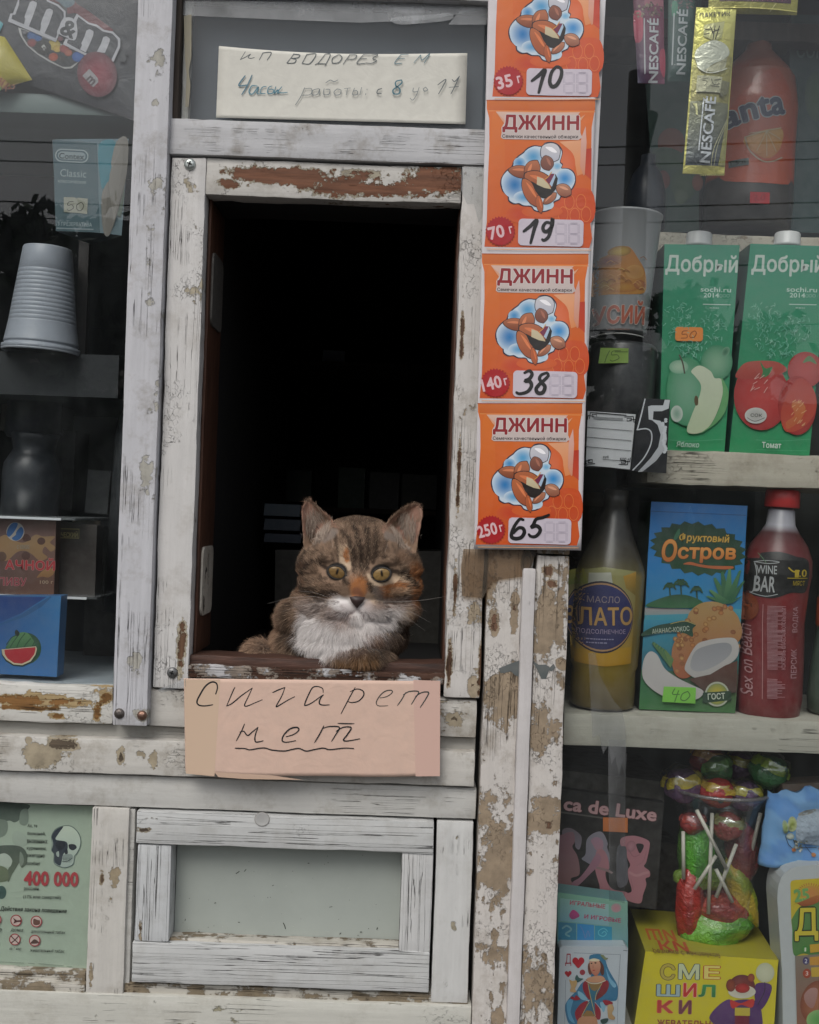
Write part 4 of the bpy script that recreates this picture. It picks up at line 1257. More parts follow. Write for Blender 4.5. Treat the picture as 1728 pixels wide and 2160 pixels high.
        A.poly([(cx+a*c-b*q, cy+a*q+b*c) for a, b in ((-L*.7,-w_*.1),(-L*.2,-w_*.5),(L*.5,-w_*.45),(L*.1,-w_*.15))], tuple(min(1, v*1.5) for v in C3(c1)), smooth=True, n=3)
    kern(985, 700, 150, 150, 40, '#cfcdd0', '#b4b6c4')
    kern(940, 850, 110, 95, 75, '#8d5a48', '#6e4036')
    kern(560, 980, 190, 92, 8, '#b06a48', '#7c3f28')
    kern(720, 950, 150, 110, -60, '#b8704c', '#8a4a30')
    kern(820, 1130, 240, 150, 30, '#b4653e', '#94512f')
    kern(700, 1280, 230, 100, 62, '#b8683e', '#9c4c2a')
    kern(1180, 1250, 120, 92, 30, '#b98468', '#8a4e38')
    kern(980, 1370, 120, 60, -40, '#b5785a', '#8a5038')
    kern(830, 1450, 130, 50, 80, '#b55f34', '#a85228')
    A.poly([(705,1115),(800,1165),(990,1235),(1060,1010),(1095,1080),(1070,1230),(1000,1320),(920,1372),(840,1350),(770,1260)], '#201a18', smooth=False)
    A.poly([(795,1050),(880,1080),(960,1160),(1000,1235),(900,1215),(790,1165)], '#cbbfa0', '#c2b390')
    A.poly([(910,1090),(990,1010),(1050,1010),(1000,1150),(960,1150)], '#742a48')
    A.poly([(1050,1010),(1062,1060),(1010,1200),(975,1160)], '#a9c0d4')
    A.stroke([(905,1095),(960,1050),(1005,985)], 10, '#d9a03c')
    # weight seal
    cx, cy = 258, 1850; pts = []
    for k in range(56):
        r = 222 if k % 2 else 196
        pts.append((cx+r*math.cos(2*PI*k/56), cy+r*1.0*math.sin(2*PI*k/56)))
    A.poly(pts, '#a8161e')
    A.text(weight, 78 if len(weight) > 2 else 108, 1985, 190, '#dcb8bc', w=300 if len(weight) > 2 else 235, rot=-14, bold=.05)
    A.text('г', 400, 1885, 105, '#dcb8bc', w=52, rot=-14, bold=.05)
    # price window
    A.rect(520, 1675, 1470, 2065, '#c9bfca', rot=1.6, r=60)
    for ox_ in ((1050, 1240) if len(price) == 2 else (1240,)):
        for a, b in (((20,60),(20,190)),((20,210),(20,330)),((160,60),(160,190)),((160,210),(160,330)),((40,50),(140,50)),((40,200),(140,200)),((40,340),(140,340))):
            for o_ in (-9, 9):
                h_ = a[0] == b[0]
                A.stroke([(ox_+a[0]+(o_ if h_ else 0), 1690+a[1]+(0 if h_ else o_)), (ox_+b[0]+(o_ if h_ else 0), 1690+b[1]+(0 if h_ else o_))], 5, '#a49cac', smooth=False); A.k -= 1
    A.k += 1
    D = {'6': [(745,1700),(690,1690),(620,1780),(575,1880),(570,1960),(640,1985),(720,1960),(760,1890),(740,1830),(680,1820),(620,1870),(600,1900)],
         '5': [(1130,1625),(1040,1665),(940,1690),(900,1770),(870,1810),(940,1790),(995,1830),(990,1890),(930,1950),(860,1950),(830,1920)],
         '3': [(690,1700),(760,1670),(800,1720),(760,1790),(700,1820),(770,1830),(790,1900),(730,1980),(620,2010),(570,1990)],
         '8': [(1020,1700),(940,1730),(910,1790),(950,1850),(990,1910),(960,1990),(890,2000),(860,1940),(910,1870),(990,1800),(1040,1740),(1020,1700)],
         '1': [(600,1850),(700,1770),(790,1690),(750,1830),(700,2020)],
         '9': [(1010,1740),(930,1720),(880,1790),(900,1850),(960,1840),(1010,1770),(1020,1660),(1000,1800),(960,1930),(900,1980),(870,1970)],
         '0': [(960,1640),(890,1720),(860,1850),(890,1930),(960,1910),(1020,1800),(1030,1690),(980,1640)],}
    dk = '#121012'
    for ch in price: A.stroke(D[ch], 58, dk, taper=.35, n=6)
    A.stroke([(60,2112),(800,2118),(1580,2125)], 10, '#dba57a', smooth=False)
    o = A.build('packet_picture', M['gloss'], ps)
seed_packet(1035, -96, 1.04, '35', '10')
seed_packet(1018.3, 221, 1.038, '70', '19')
seed_packet(1008.3, 544.7, 1.023, '140', '38')
seed_packet(1000, 860, 1., '250', '65')

# ================================================================ handwritten notices
q = [(388,1431),(929,1437),(925,1633),(391,1627)]
def wav(a, b): return (8*math.sin(PI*b)*a if True else 0) + 2*math.sin(b*9)*a
ns = thing('paper_notice', P(660, 1640, -.014), 'pink-beige handwritten note with a wavy underline taped below the hatch sill', 'sign')
sheet('paper', q + [wav], -.0145, M['paper'], srgb('#d6b7a6'), ns, curl=lambda b, a: .0025*math.sin(PI*b)*(a) + .0008*math.sin(b*8)*a)
def note_fn(x, z):
    k = DIST/(DIST-.0145)
    dx, dy = x*PXM*k, (EYE-z)*PXM*k
    X, Y = 864+dx*CR-dy*SR, 1080+dx*SR+dy*CR
    b = min(1, max(0, (X-388)/539)); a = min(1, max(0, (Y-1433-2*b)/(196+8*math.sin(PI*b))))
    return -.0145 - (.0025*math.sin(PI*b)*a + .0008*math.sin(b*8)*a) - .00003
A = Art(380, 1420, 3.080, -.0145, note_fn, maxlen=12, step=1.2e-5)
A.poly([(28,38),(262,42),(225,668),(38,652)], '#cdb39c')          # matt tape, left
A.poly([(1516,44),(1690,50),(1688,668),(1530,668)], '#cfada0')    # matt tape, right
A.poly([(225,640),(600,660),(800,690),(420,684),(250,672)], '#c4a894')
ink = '#1d2226'
def hand(strokes, w_, col, taper=.45):
    for st in strokes: A.stroke(st, w_*random.uniform(.9, 1.15), col, taper=taper)
hand([[(232,135),(243,95),(235,65),(205,58),(165,85),(130,140),(110,185),(125,208),(165,212),(212,205)]], 11, ink, .3)
hand([[(357,92),(345,115),(303,213)], [(303,213),(340,195),(400,145),(470,96)], [(470,96),(445,150),(420,205),(435,213),(480,195),(535,172)]], 8, ink)
hand([[(602,126),(640,108),(682,92)], [(682,92),(660,150),(625,215),(650,205),(700,175),(745,152)]], 8, ink)
hand([[(930,125),(925,98),(890,86),(860,95),(835,140),(810,200),(820,208),(860,190),(915,150),(932,140)], [(932,140),(912,165),(905,195),(925,206),(970,205)]], 9, ink)
hand([[(1138,92),(1100,160),(1046,263)], [(1105,120),(1150,102),(1188,115),(1192,145),(1160,180),(1115,190),(1092,182)]], 8, ink)
hand([[(1300,160),(1345,150),(1378,125),(1370,110),(1330,118),(1295,150),(1275,190),(1290,211),(1350,210)]], 7, '#3a3e3c')
hand([[(1465,125),(1440,170),(1412,210)], [(1450,140),(1490,118),(1550,120),(1525,165),(1503,202)], [(1530,150),(1570,125),(1614,124),(1600,160),(1560,222)]], 7, '#34403f')
hand([[(420,328),(400,375),(367,437)], [(390,380),(415,375),(440,402),(470,380),(508,348)], [(508,348),(490,400),(490,440),(515,443),(542,436)]], 8, ink)
hand([[(690,410),(740,395),(772,368),(760,350),(715,360),(675,400),(665,435),(690,446),(752,436)]], 8, ink)
hand([[(935,340),(910,390),(875,448)], [(925,358),(970,345),(1035,350),(1010,400),(985,440)], [(1015,375),(1060,350),(1112,352),(1085,400),(1062,432),(1090,438),(1168,424)], [(1025,324),(1075,326),(1132,326)]], 8, ink)
hand([[(360,484),(420,486),(455,494),(520,484),(560,484),(600,496),(680,502),(730,492),(775,486),(820,503),(870,494),(930,484),(970,494),(1030,488),(1075,484),(1128,487)]], 7, ink, .2)
A.build('handwriting', M['ink'], ns)
m = MB(); m.add([P(332,1455,-.001), P(392,1432,-.0149), P(392,1448,-.0149), P(340,1462,-.001)], [(0,1,2,3)], (.5,.5,.5)); m.build('tape', M['tape'], ns)

hs_ = thing('paper_notice', P(716, 262, .010), 'long cream note with handwritten opening hours standing inside the small top window', 'sign')
def wav2(a, b): return (1-a)*(11*math.sin(PI*b)*(1-b*.4)) 
sheet('paper', [(462,97),(986,112),(982,262),(456,248)] + [wav2], .0124, M['paper'], srgb('#d6d4cb'), hs_, n=20)
A = Art(450, 90, 3.136, .01235)
g1, g2, g3 = '#5c6468', '#5e8796', '#7d8486'
hand([[(212,60),(180,112)], [(180,112),(215,95),(248,75)], [(248,75),(232,98),(248,104),(272,98)], [(330,66),(305,114)], [(328,68),(384,66),(358,114)]], 5, g1, .2)
hand([[(535,74),(488,134)], [(530,76),(572,82),(560,100),(518,104)], [(518,104),(548,112),(535,134),(488,136)], [(620,78),(588,137)], [(618,80),(680,76),(640,138),(590,138)],
      [(742,76),(692,140)], [(742,76),(775,80),(745,143)], [(676,148),(690,140),(745,143),(738,156)], [(830,80),(790,105),(790,135),(830,132),(852,100),(835,80)],
      [(905,80),(860,143)], [(905,82),(948,84),(935,108),(890,112)], [(995,80),(950,138),(1005,138)], [(995,82),(1040,84)], [(975,108),(1015,108)], [(1045,84),(1090,82),(1055,106),(1080,120),(1050,138),(1010,136)]], 5, g1, .2)
hand([[(1242,80),(1200,138),(1248,138)], [(1240,82),(1290,80)], [(1222,108),(1265,106)], [(1372,84),(1328,135)], [(1372,84),(1382,118),(1432,76),(1395,138)]], 5, '#63808a', .2)
hand([[(212,222),(170,285),(225,283)], [(258,218),(225,290),(190,346)]], 9, '#5d7d8c', .3)
hand([[(292,290),(255,290),(238,330),(262,342),(300,295),(290,335),(310,342)], [(352,292),(325,300),(312,335),(345,340)], [(390,290),(368,300),(362,335),(392,338),(400,315),(372,312)], [(415,295),(405,338),(430,315),(425,340)], [(455,295),(430,330),(460,335),(492,332)]], 7, g2, .3)
hand([[(605,302),(580,360),(545,415)], [(600,310),(650,308),(645,345),(590,352)], [(700,308),(662,318),(655,348),(690,345),(705,310),(702,348)], [(735,308),(730,345),(765,345),(772,315),(745,312)], [(745,270),(775,252),(800,262),(826,250)],
      [(820,310),(800,330),(810,350),(840,345),(845,318),(820,310)], [(868,308),(908,304)], [(890,306),(880,350)], [(935,305),(922,348),(955,345),(950,322),(928,325)], [(982,300),(970,350)], [(1018,312),(1018,318)], [(1010,342),(1008,350)]], 5, g3, .2)
hand([[(1115,308),(1090,318),(1085,340),(1112,342)]], 6, g1, .2)
hand([[(1245,252),(1210,262),(1208,290),(1235,312),(1228,342),(1195,342),(1190,318),(1220,295),(1248,270),(1245,252)]], 9, '#4f7784', .2)
hand([[(1325,305),(1322,330),(1352,328)], [(1362,300),(1345,350),(1320,385),(1302,372)], [(1405,300),(1390,312),(1398,326),(1418,318),(1405,300)]], 5, g3, .2)
hand([[(1485,285),(1540,250),(1490,345)], [(1580,250),(1598,262),(1628,228)], [(1628,228),(1600,290),(1572,345)], [(1560,302),(1622,296)]], 6, g1, .3)
A.build('handwriting', M['ink'], hs_)

# clear tape pieces on the glass
def tape_piece(pts, d, label, mat='tape', th=.00012, smooth=False):
    if smooth: pts = smooth_pts(pts, True, 3)
    m = MB(); f = [P(x, y, d) for x, y in pts]; n = len(f)
    tri = tessellate_polygon([[Vector((p[0], p[1], 0)) for p in pts]])
    m.add(f, [tuple(t) for t in tri], (.5,.5,.5))
    b = (sum(p.x for p in f)/n, d, min(p.z for p in f))
    o = m.build('tape_piece', M[mat], None, b)
    return tag(o, label, 'tape')
tape_piece([(982,8),(1030,18),(1026,52),(946,52)], .0133, 'pale crumpled tape corner beside the top of the orange strip')
tape_piece([(822,18),(860,15),(892,20),(888,28),(846,28)], .0133, 'small oval tape scrap high in the top window', smooth=True)
tape_piece([(826,38),(900,32),(950,28),(950,42),(880,50),(838,51)], .0131, 'long thin tape strip below the oval scrap in the top window', smooth=True)
tape_piece([(370,2),(1030,2),(1030,18),(900,42),(760,48),(560,40),(370,32)], .0136, 'wide hazy tape band along the upper edge of the top window')
tape_piece([(1241,1378),(1256,1376),(1264,1420),(1280,1452),(1296,1480),(1312,1496),(1319,1530),(1322,1600),(1319,1652),(1312,1610),(1306,1636),(1298,1596),(1290,1612),(1284,1572),(1272,1590),(1264,1550),(1250,1556),(1246,1480)], .0195, 'greyish smear of dried tape running over the right window glass', 'tape_thin')
tape_piece([(1283,1560),(1320,1560),(1318,1905),(1285,1900)], .0193, 'long clear tape hanging down in front of the black pack', 'tape_thin')
tape_piece([(975,352),(1024,352),(1026,445),(1010,470),(1000,430),(985,430),(972,400)], -.0009, 'crinkled grey tape at the top right corner of the hatch frame', smooth=False)
tape_piece([(978,1158),(1134,1160),(1112,1215),(1040,1225),(1018,1262),(975,1258),(972,1200)], -.0045, 'brownish old tape patch under the bottom of the orange strip', 'tape_old')
m = MB(); pts = [(388,34),(404,30),(404,120),(398,150),(402,180),(398,225),(391,226),(394,160),(390,120)]
f = [P(x, y, .0128) for x, y in pts]; m.add(f, [tuple(range(len(f)))], srgb('#9c9684')); m.build('flaking_putty', M['matt'], kiosk)
# ================================================================ right window goods
SHz = 2.974
GAIN[0] = .88
def carton(name, quad, d0, d1, front, side, label, cat='carton', group=None, bev=.0009, mat='card', gable=None):
    t = thing(name, base_of(quad, d0), label, cat, group)
    m = MB(); prism_px(m, quad, d0, d1, C3(side), None)
    m.c[:4] = [C3(front)]*4
    o = m.build('carton_body', M[mat], t); bevel_obj(o, bev)
    return t
def sticker(A, pts, col): A.poly(pts, col)

# shelves seen further back
board('shelf', 1300, 470, 2300, 516, .150, .29, K['shelf_up'], dm=.15, seed=41, amp=.0008, label='third display shelf far up behind the juice cartons')
board('shelf', 1207, 938, 1361, 952, .060, .24, M['dark_wood'], dm=.05, seed=42, amp=.0004)
board('shelf', 1207, 20, 2300, 60, .200, .29, M['dark_wood'], dm=.2, seed=43, amp=.0004)

# ---- green juice cartons with white caps
def juice(quad, ox, oy, kind, label, price=None):
    d = .078
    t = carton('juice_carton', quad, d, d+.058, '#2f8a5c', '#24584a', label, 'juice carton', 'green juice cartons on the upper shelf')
    A = Art(ox, oy, 3.45, d-.0001)
    A.quad(([(600,225),(1147,232),(1035,1752),(560,1745)] if kind == 'apple' else [(1225,222),(1795,240),(1652,1785),(1068,1758)]), ['#2c8468','#2c8468','#27905a','#278c56'])
    a = -8 if kind == 'apple' else 618
    A.text('Добрый', a+612, 455, 158, '#b9c6bd', w=525, rot=1.0, bold=.035, shear=.03)
    A.text('sochi.ru', a+870, 570, 36, '#b9d0c4', w=222, rot=1.5, bold=.02)
    A.text('2014', a+892, 612, 34, '#b9d0c4', w=112, rot=1.5, bold=.02)
    for k in range(3): A.ell(a+1018+k*26, 600, 12, 12, '#8fb5a4', ring=.75)
    A.stroke([(a+890,662),(a+1086,666)], 6, '#b9d0c4', smooth=False); A.lines(a+935, 688, 110, 1, 10, 8, '#8fb5a4', rot=1.5)
    rs = random.Random(4 if price else 5)
    def spray(cx, cy, rx, ry, n):
        for _ in range(n):
            an, r = rs.uniform(0, 2*PI), math.sqrt(rs.random())
            x, y = a+cx+rx*r*math.cos(an), cy+ry*r*math.sin(an); L = rs.uniform(12, 30); q = rs.uniform(0, PI)
            A.stroke([(x, y), (x+L*math.cos(q)*.5+4, y+L*math.sin(q)*.5), (x+L*math.cos(q), y+L*math.sin(q)+5)], 4, rs.choice(['#6fb59c','#5aa88a','#8cc4ac']), n=3)
            A.k -= 1.6
    spray(710, 740, 120, 110, 60); spray(940, 830, 110, 110, 55); spray(760, 900, 130, 100, 50); spray(810, 1000, 110, 60, 40)
    A.k += 8
    if kind == 'apple':
        A.ell(975, 1090, 115, 130, '#7fa98a', '#3e8460', 10); A.ell(1040, 1010, 26, 40, '#3a6a50', '#6c9a7c', 30)
        A.ell(760, 1300, 150, 250, '#74a487', '#3c8a60'); A.ell(700, 1120, 70, 50, '#a6c0a6', '#74a487')
        A.stroke([(742,1165),(728,1090),(705,1035)], 11, '#4a4236')
        A.poly([(790,1150),(850,1110),(930,1150),(960,1200),(1008,1210),(1020,1300),(990,1420),(930,1540),(850,1600),(760,1590),(790,1480),(850,1330),(860,1250),(820,1190)], '#c5cdb4', '#b5c2a0', True)
        A.poly([(1008,1195),(1060,1300),(1045,1420),(990,1510),(900,1580),(860,1600),(940,1530),(1000,1400),(1020,1290)], '#67a268', '#5a9a5e', True)
        A.poly([(820,1330),(838,1340),(840,1390),(822,1400),(812,1365)], '#5a4a2e', smooth=True)
        A.ell(685, 1460, 44, 60, '#7fa18e', '#c8cfc4'); A.ell(685, 1460, 44, 60, '#b9c4ba', ring=.88)
        A.text('Яблоко', 680, 1700, 40, '#b5cdbf', w=165, rot=2, bold=.02, shear=.15)
    else:
        A.ell(1620, 1140, 130, 130, '#b04440', '#99302c'); A.ell(1300, 1330, 200, 250, '#b9423e', '#9c2c2a'); A.ell(1560, 1400, 140, 215, '#ac3428', '#952420')
        A.poly([(1140,1130),(1200,1085),(1330,1075),(1430,1090),(1480,1150),(1300,1200),(1120,1200)], '#b0564a', '#a03c34', True)
        A.poly([(1290,1080),(1330,1130),(1380,1120),(1350,1180),(1300,1195),(1310,1150)], '#3c7a4a', smooth=True)
        A.poly([(1640,1040),(1680,1060),(1700,1100),(1650,1080),(1600,1090)], '#5c7a50', smooth=True)
        A.poly([(1560,1210),(1640,1230),(1695,1330),(1690,1450),(1600,1560),(1480,1590),(1440,1480),(1470,1360)], '#a8362a', '#b4442c', True)
        A.poly([(1520,1390),(1580,1370),(1620,1420),(1580,1510),(1490,1570),(1480,1520),(1540,1470)], '#c4703c', '#b8582e', True)
        rs2 = random.Random(3)
        for _ in range(16): x, y = rs2.uniform(1490,1610), rs2.uniform(1370,1550); A.stroke([(x,y),(x+rs2.uniform(8,24),y-rs2.uniform(6,26))], 5, '#d8a070')
        for _ in range(9): x, y = rs2.uniform(1215,1330), rs2.uniform(1200,1310); A.stroke([(x,y),(x+rs2.uniform(10,40),y-rs2.uniform(14,40))], 5, '#dba59c')
        A.ell(1256, 1474, 80, 58, '#a9a8a2', '#c6c5c0'); A.text('СОК', 1218, 1482, 24, '#3a3a38', w=84, rot=2, bold=.02); A.stroke([(1195,1490),(1250,1515),(1320,1490)], 5, '#6a6a66')
        A.text('Томат', 1300, 1708, 44, '#d0dcd2', w=140, rot=2, bold=.03)
    A.stroke([(a+640,1650),(a+800,1658),(a+1030,1645)], 5, '#4c9c70'); A.stroke([(a+640,1722),(a+1010,1730)], 4, '#4c9c70')
    A.build('front_print', M['card'], t)
    # cap
    m = MB(); cx = (ox + (848 if kind == 'apple' else 1490)/3.45); cy = oy + 235/3.45
    c = P(cx, cy, d+.030); up = Vector((SR, 0, CR))
    r = .0148
    m.lathe(c - up*.002, [(0, r*1.04),(.003, r*1.04),(.004, r),(.0145, r*.98),(.016, r*.9),(.0163, r*.3)], (.62,.63,.62), 36, up=up)
    m.build('screw_cap', M['plastic'], t)
    if price:
        A = Art(ox, oy, 3.45, d-.0018); A.rect(678, 828, 880, 930, '#d98a4a', rot=1, r=22); hand_ = [[(765,855),(735,858),(728,880),(760,880),(762,905),(722,908)], [(820,855),(795,870),(785,900),(815,902),(832,872),(820,855)]]
        A.rect(680, 830, 878, 928, '#e08c48', rot=1, r=20)
        for st in hand_: A.stroke(st, 6, '#8a4a2a')
        A.build('price_sticker', M['paper'], t)
    return t
juice([(1402,515),(1560.5,517),(1528,958),(1390,956)], 1228, 450, 'apple', 'green juice carton with a halved green apple and an orange price sticker', True)
juice([(1583,514),(1748,519.5),(1707,967.5),(1537.5,960)], 1228, 450, 'tomato', 'green juice carton with red tomatoes at the right edge')

# ---- paper cup with noodle picture and the dark tin beneath it
c0 = P(1308, 703, .085)
t = thing('noodle_cup', c0, 'white printed paper noodle cup standing left of the juice cartons', 'cup')
m = MB(); up = Vector((SR*.9, 0, CR))
prof = [(0,.0290),(.001,.0295),(.066,.0336),(.129,.0378),(.1305,.0392),(.1325,.0392),(.133,.0385),(.133,.03)]
m.lathe(c0, [(h*1.0, r, (.30,.31,.32)) for h, r in prof], n=48, up=up); m.build('cup', M['plastic'], t)
def cup_fn(x, z):
    h = z-c0.z; r = .0292+.0088*h/.13; xc = c0.x + SR*h
    return c0.y - math.sqrt(max(1e-7, r*r-(x-xc)**2)) - .0003
A = Art(1228, 450, 3.45, .055, cup_fn, maxlen=12)
def clipx(pts): return [(min(max(x, 88), 468), y) for x, y in pts]
A.poly(clipx([(92,440),(150,330),(240,270),(330,250),(400,330),(462,430),(468,560),(380,590),(200,585),(90,560)]), '#a9754a', '#b5803c', True)
for k, (x, y, rx, ry, c1, c2) in enumerate([(270,280,80,38,'#b59a50','#8a6a40'),(200,340,90,40,'#8a6060','#a07850'),(380,430,70,50,'#a87a48','#b88a50'),(160,500,70,48,'#b89248','#a8743c'),(300,540,110,36,'#b08038','#a46a34'),(420,520,46,34,'#b07a48','#9a5a3c')]): A.ell(x, y, rx, ry, c1, c2)
for k in range(16):
    rs = random.Random(k); x, y = rs.uniform(110, 430), rs.uniform(330, 560)
    A.stroke([(x,y),(x+24,y-12),(x+48,y+6)], 5, rs.choice(['#c8a868','#c4935a','#8e5a38'])); A.k -= .8
A.k += 6
A.text('УСИЙ', 98, 800, 170, '#a8543c', w=365, rot=1.2, bold=.05, outline=.03, oc='#c9b8ae')
A.lines(190, 840, 220, 1, 12, 9, '#8a6a60')
A.stroke([(95,868),(280,872),(460,890)], 8, '#a8a8a4')
A.build('cup_print', M['card'], t)
t = thing('storage_tin', P(1300, 955, .1), 'dark tin with a green price tag standing beneath the noodle cup', 'tin')
m = MB(); c = P(1300, 945, .092); m.lathe(c, [(0,.036),(.002,.038),(.112,.038),(.116,.036),(.117,.034)], (.018,.02,.022), 40, up=(SR,0,CR))
m.build('tin_body', M['plastic'], t)
A = Art(1228, 450, 3.45, .0525)
A.poly([(135,978),(338,982),(336,1088),(118,1092)], '#7f9c4a'); 
for st in ([(200,1000),(180,1040),(165,1085)], [(280,1000),(225,1003),(215,1030),(255,1030),(268,1055),(225,1075),(205,1068)], [(240,1008),(330,1008)]): A.stroke(st, 6, '#4c6030')
A.build('price_sticker', M['paper'], t)

# ---- blank price card with ornamental corners and the black card with a white five
t = thing('price_card', P(1286, 990, .0265), 'blank white ruled price card with black corner ornaments taped inside the right window', 'price card')
m = MB(); prism_px(m, [(1240,867),(1341,874),(1329,990.5),(1236,984)], .0270, .0276, srgb('#c2c4c6')); m.build('card', M['card'], t)
A = Art(1228, 450, 3.45, .0269)
k_ = '#1a1a1c'
for dx, dy, sx, sy in ((60,1450,1,1), (372,1478,-1,1), (330,1880-50,-1,-1), (30,1826,1,-1)):
    for pts in ([(0,0),(62,4)], [(0,0),(-6,44)], [(14,12),(46,14),(44,34),(14,32),(14,12)], [(-18,22),(26,26)], [(-16,22),(-20,50)]):
        A.stroke([(dx+sx*a, dy+sy*b) for a, b in pts], 6, k_, smooth=False); A.k -= .7
A.k += 4
A.stroke([(100,1452),(320,1470)], 7, k_, smooth=False); A.rect(82, 1484, 296, 1502, '#8a8c8e', rot=3)
for a_, b_, c_, d_ in ((32,1556,362,1584),(30,1628,356,1655),(30,1698,352,1728),(150,1790,300,1802)): A.stroke([(a_,b_),(c_,d_)], 3.5, '#38383a', smooth=False)
A.text('руб', 152, 1784, 22, k_, w=40, bold=.02); A.text('коп', 274, 1800, 22, k_, w=46, bold=.02)
A.stroke([(386,1512),(376,1700),(352,1858)], 8, k_, smooth=False); A.stroke([(28,1838),(200,1852),(350,1868)], 7, k_, smooth=False)
A.build('card_print', M['ink'], t)
t = thing('gum_pack', P(1370, 998, .030), 'black card pack with a big white number five, partly over the apple carton', 'gum pack')
m = MB(); prism_px(m, [(1358,840),(1414,843),(1405.5,998),(1330,993),(1341,900)], .0285, .0335, srgb('#17181c')); o = m.build('pack', M['gloss'], t); bevel_obj(o, .0006)
A = Art(1228, 450, 3.45, .0283)
A.poly([(450,1352),(600,1356),(585,1400),(490,1400),(480,1500),(540,1520),(590,1610),(560,1700),(500,1760),(400,1870),(350,1870),(440,1790),(500,1700),(515,1620),(480,1580),(400,1580),(420,1480)], '#1b1c22')
A.poly([(505,1398),(590,1398),(602,1356),(640,1358),(630,1420),(580,1440),(520,1440),(515,1500),(570,1510),(608,1570),(618,1640),(600,1720),(540,1800),(440,1880),(405,1882),(500,1780),(555,1700),(572,1610),(550,1540),(510,1505),(485,1500),(480,1405)], '#c9ccd0', '#a4a6aa')
A.stroke([(458,1352),(430,1470),(402,1575)], 9, '#c9ccd0', smooth=False)
A.stroke([(400,1575),(470,1568),(505,1600),(500,1680),(450,1780),(370,1868)], 9, '#c2c4c8')
rs = random.Random(2)
for k in range(18): A.ell(600+rs.uniform(-14,10), 1500+k*14, 12, 10, '#c9ccd0'); A.k -= .9
A.k += 3
A.build('pack_print', M['gloss'], t)

# ---- hanging coffee sachets
def sachet(quad, d, col, label, mat='film', name='coffee_sachet', group='coffee sachets hanging in the right window', curve=.004):
    t = thing(name, base_of(quad, d), label, 'sachet', group)
    m = MB(); nx, ny = 8, 26; vs = []; fs = []
    for side in (0, 1):
        for i in range(ny+1):
            for j in range(nx+1):
                a, b = i/ny, j/nx
                x = (quad[0][0]*(1-b)+quad[1][0]*b)*(1-a)+(quad[3][0]*(1-b)+quad[2][0]*b)*a
                y = (quad[0][1]*(1-b)+quad[1][1]*b)*(1-a)+(quad[3][1]*(1-b)+quad[2][1]*b)*a
                p = P(x, y, d); k = curve*(4*b*(1-b))**.7*min(1, 12*a*(1-a))
                p.y += (-k if side == 0 else k) + .0002*side
                vs.append(p)
    N = (nx+1)*(ny+1)
    for i in range(ny):
        for j in range(nx):
            q = (i*(nx+1)+j, i*(nx+1)+j+1, (i+1)*(nx+1)+j+1, (i+1)*(nx+1)+j); fs += [q, tuple(N+v for v in q[::-1])]
    m.add(vs, fs, C3(col), smooth=True); m.build('wrapper', M[mat], t)
    return t
def sach_fn(quad, d, curve=.004):
    A0 = [P(x, y, d) for x, y in quad]
    def fn(x, z):
        a = min(1, max(0, (A0[0].z-z)/(A0[0].z-A0[3].z)))
        xl = A0[0].x*(1-a)+A0[3].x*a; xr = A0[1].x*(1-a)+A0[2].x*a
        b = min(1, max(0, (x-xl)/(xr-xl)))
        return d - curve*(4*b*(1-b))**.7*min(1, 12*a*(1-a)) - .0003
    return fn
qs = [(1332,-60),(1396,-60),(1402,178),(1347,176)]
t = sachet(qs, .052, '#5a2a3c', 'red coffee sachet, leftmost of the three hanging sachets')
A = Art(1228, 0, 3.45, .052, sach_fn(qs, .052), maxlen=14)
A.quad([(360,-200),(590,-200),(600,610),(405,605)], ['#7c3a4a','#7a3a50','#73304e','#4a4660'])
A.poly([(440,-200),(590,-200),(590,50),(450,50)], '#8c5868', '#a0606c'); A.poly([(375,100),(425,95),(440,200),(430,300),(385,300)], '#b8485c', '#a8405a', True)
rs = random.Random(5)
for k in range(40): A.ell(rs.uniform(375,585), rs.uniform(30,130), rs.uniform(6,13), rs.uniform(5,9), rs.choice(['#6a5a50','#8a7a68','#4a3c38']), rot=rs.uniform(0,90)); A.k -= .9
A.k += 4
A.poly([(560,390),(600,370),(600,560),(565,520)], '#a83c54', smooth=True)
A.text('NESCAFÉ', 548, 608, 86, '#bfc0c4', w=462, rot=-89.5, bold=.035)
A.stroke([(446,200),(452,545)], 9, '#bfc0c4', smooth=False); A.stroke([(446,200),(446,150)], 7, '#bfc0c4', smooth=False)
A.build('sachet_print', M['film'], t)
qs = [(1410,-60),(1468,-60),(1462,172),(1408,172)]
t = sachet(qs, .056, '#25463f', 'dark green coffee sachet between the red one and the gold one')
A = Art(1228, 0, 3.45, .056, sach_fn(qs, .056), maxlen=14)
A.quad([(632,-200),(815,-200),(808,600),(625,590)], ['#3c5a50','#34544c','#2b4a46','#2a4844'])
for k in range(40): A.ell(rs.uniform(650,810), rs.uniform(-30,70), rs.uniform(6,13), rs.uniform(5,9), rs.choice(['#6a6258','#7a5a60','#4a4c48']), rot=rs.uniform(0,90)); A.k -= .9
A.k += 4
A.poly([(650,30),(680,20),(690,80),(670,130),(650,120)], '#3c8064', smooth=True)
A.text('NESCAFÉ', 745, 552, 84, '#a9b0b2', w=470, rot=-87.5, bold=.035)
A.stroke([(664,110),(650,480)], 9, '#a9b0b2', smooth=False)
A.build('sachet_print', M['film'], t)
qs = [(1469,15),(1553.5,20),(1528,370),(1440,366)]
t = sachet(qs, .034, '#b9b35a', 'bright gold coffee sachet hanging in front of the orange soda bottle', 'foil')
A = Art(1228, 0, 3.45, .034, sach_fn(qs, .034), maxlen=14)
A.quad([(838,60),(1118,78),(1090,420),(812,400)], ['#d8d468','#e0dc80','#b8b060','#c0ba58'])
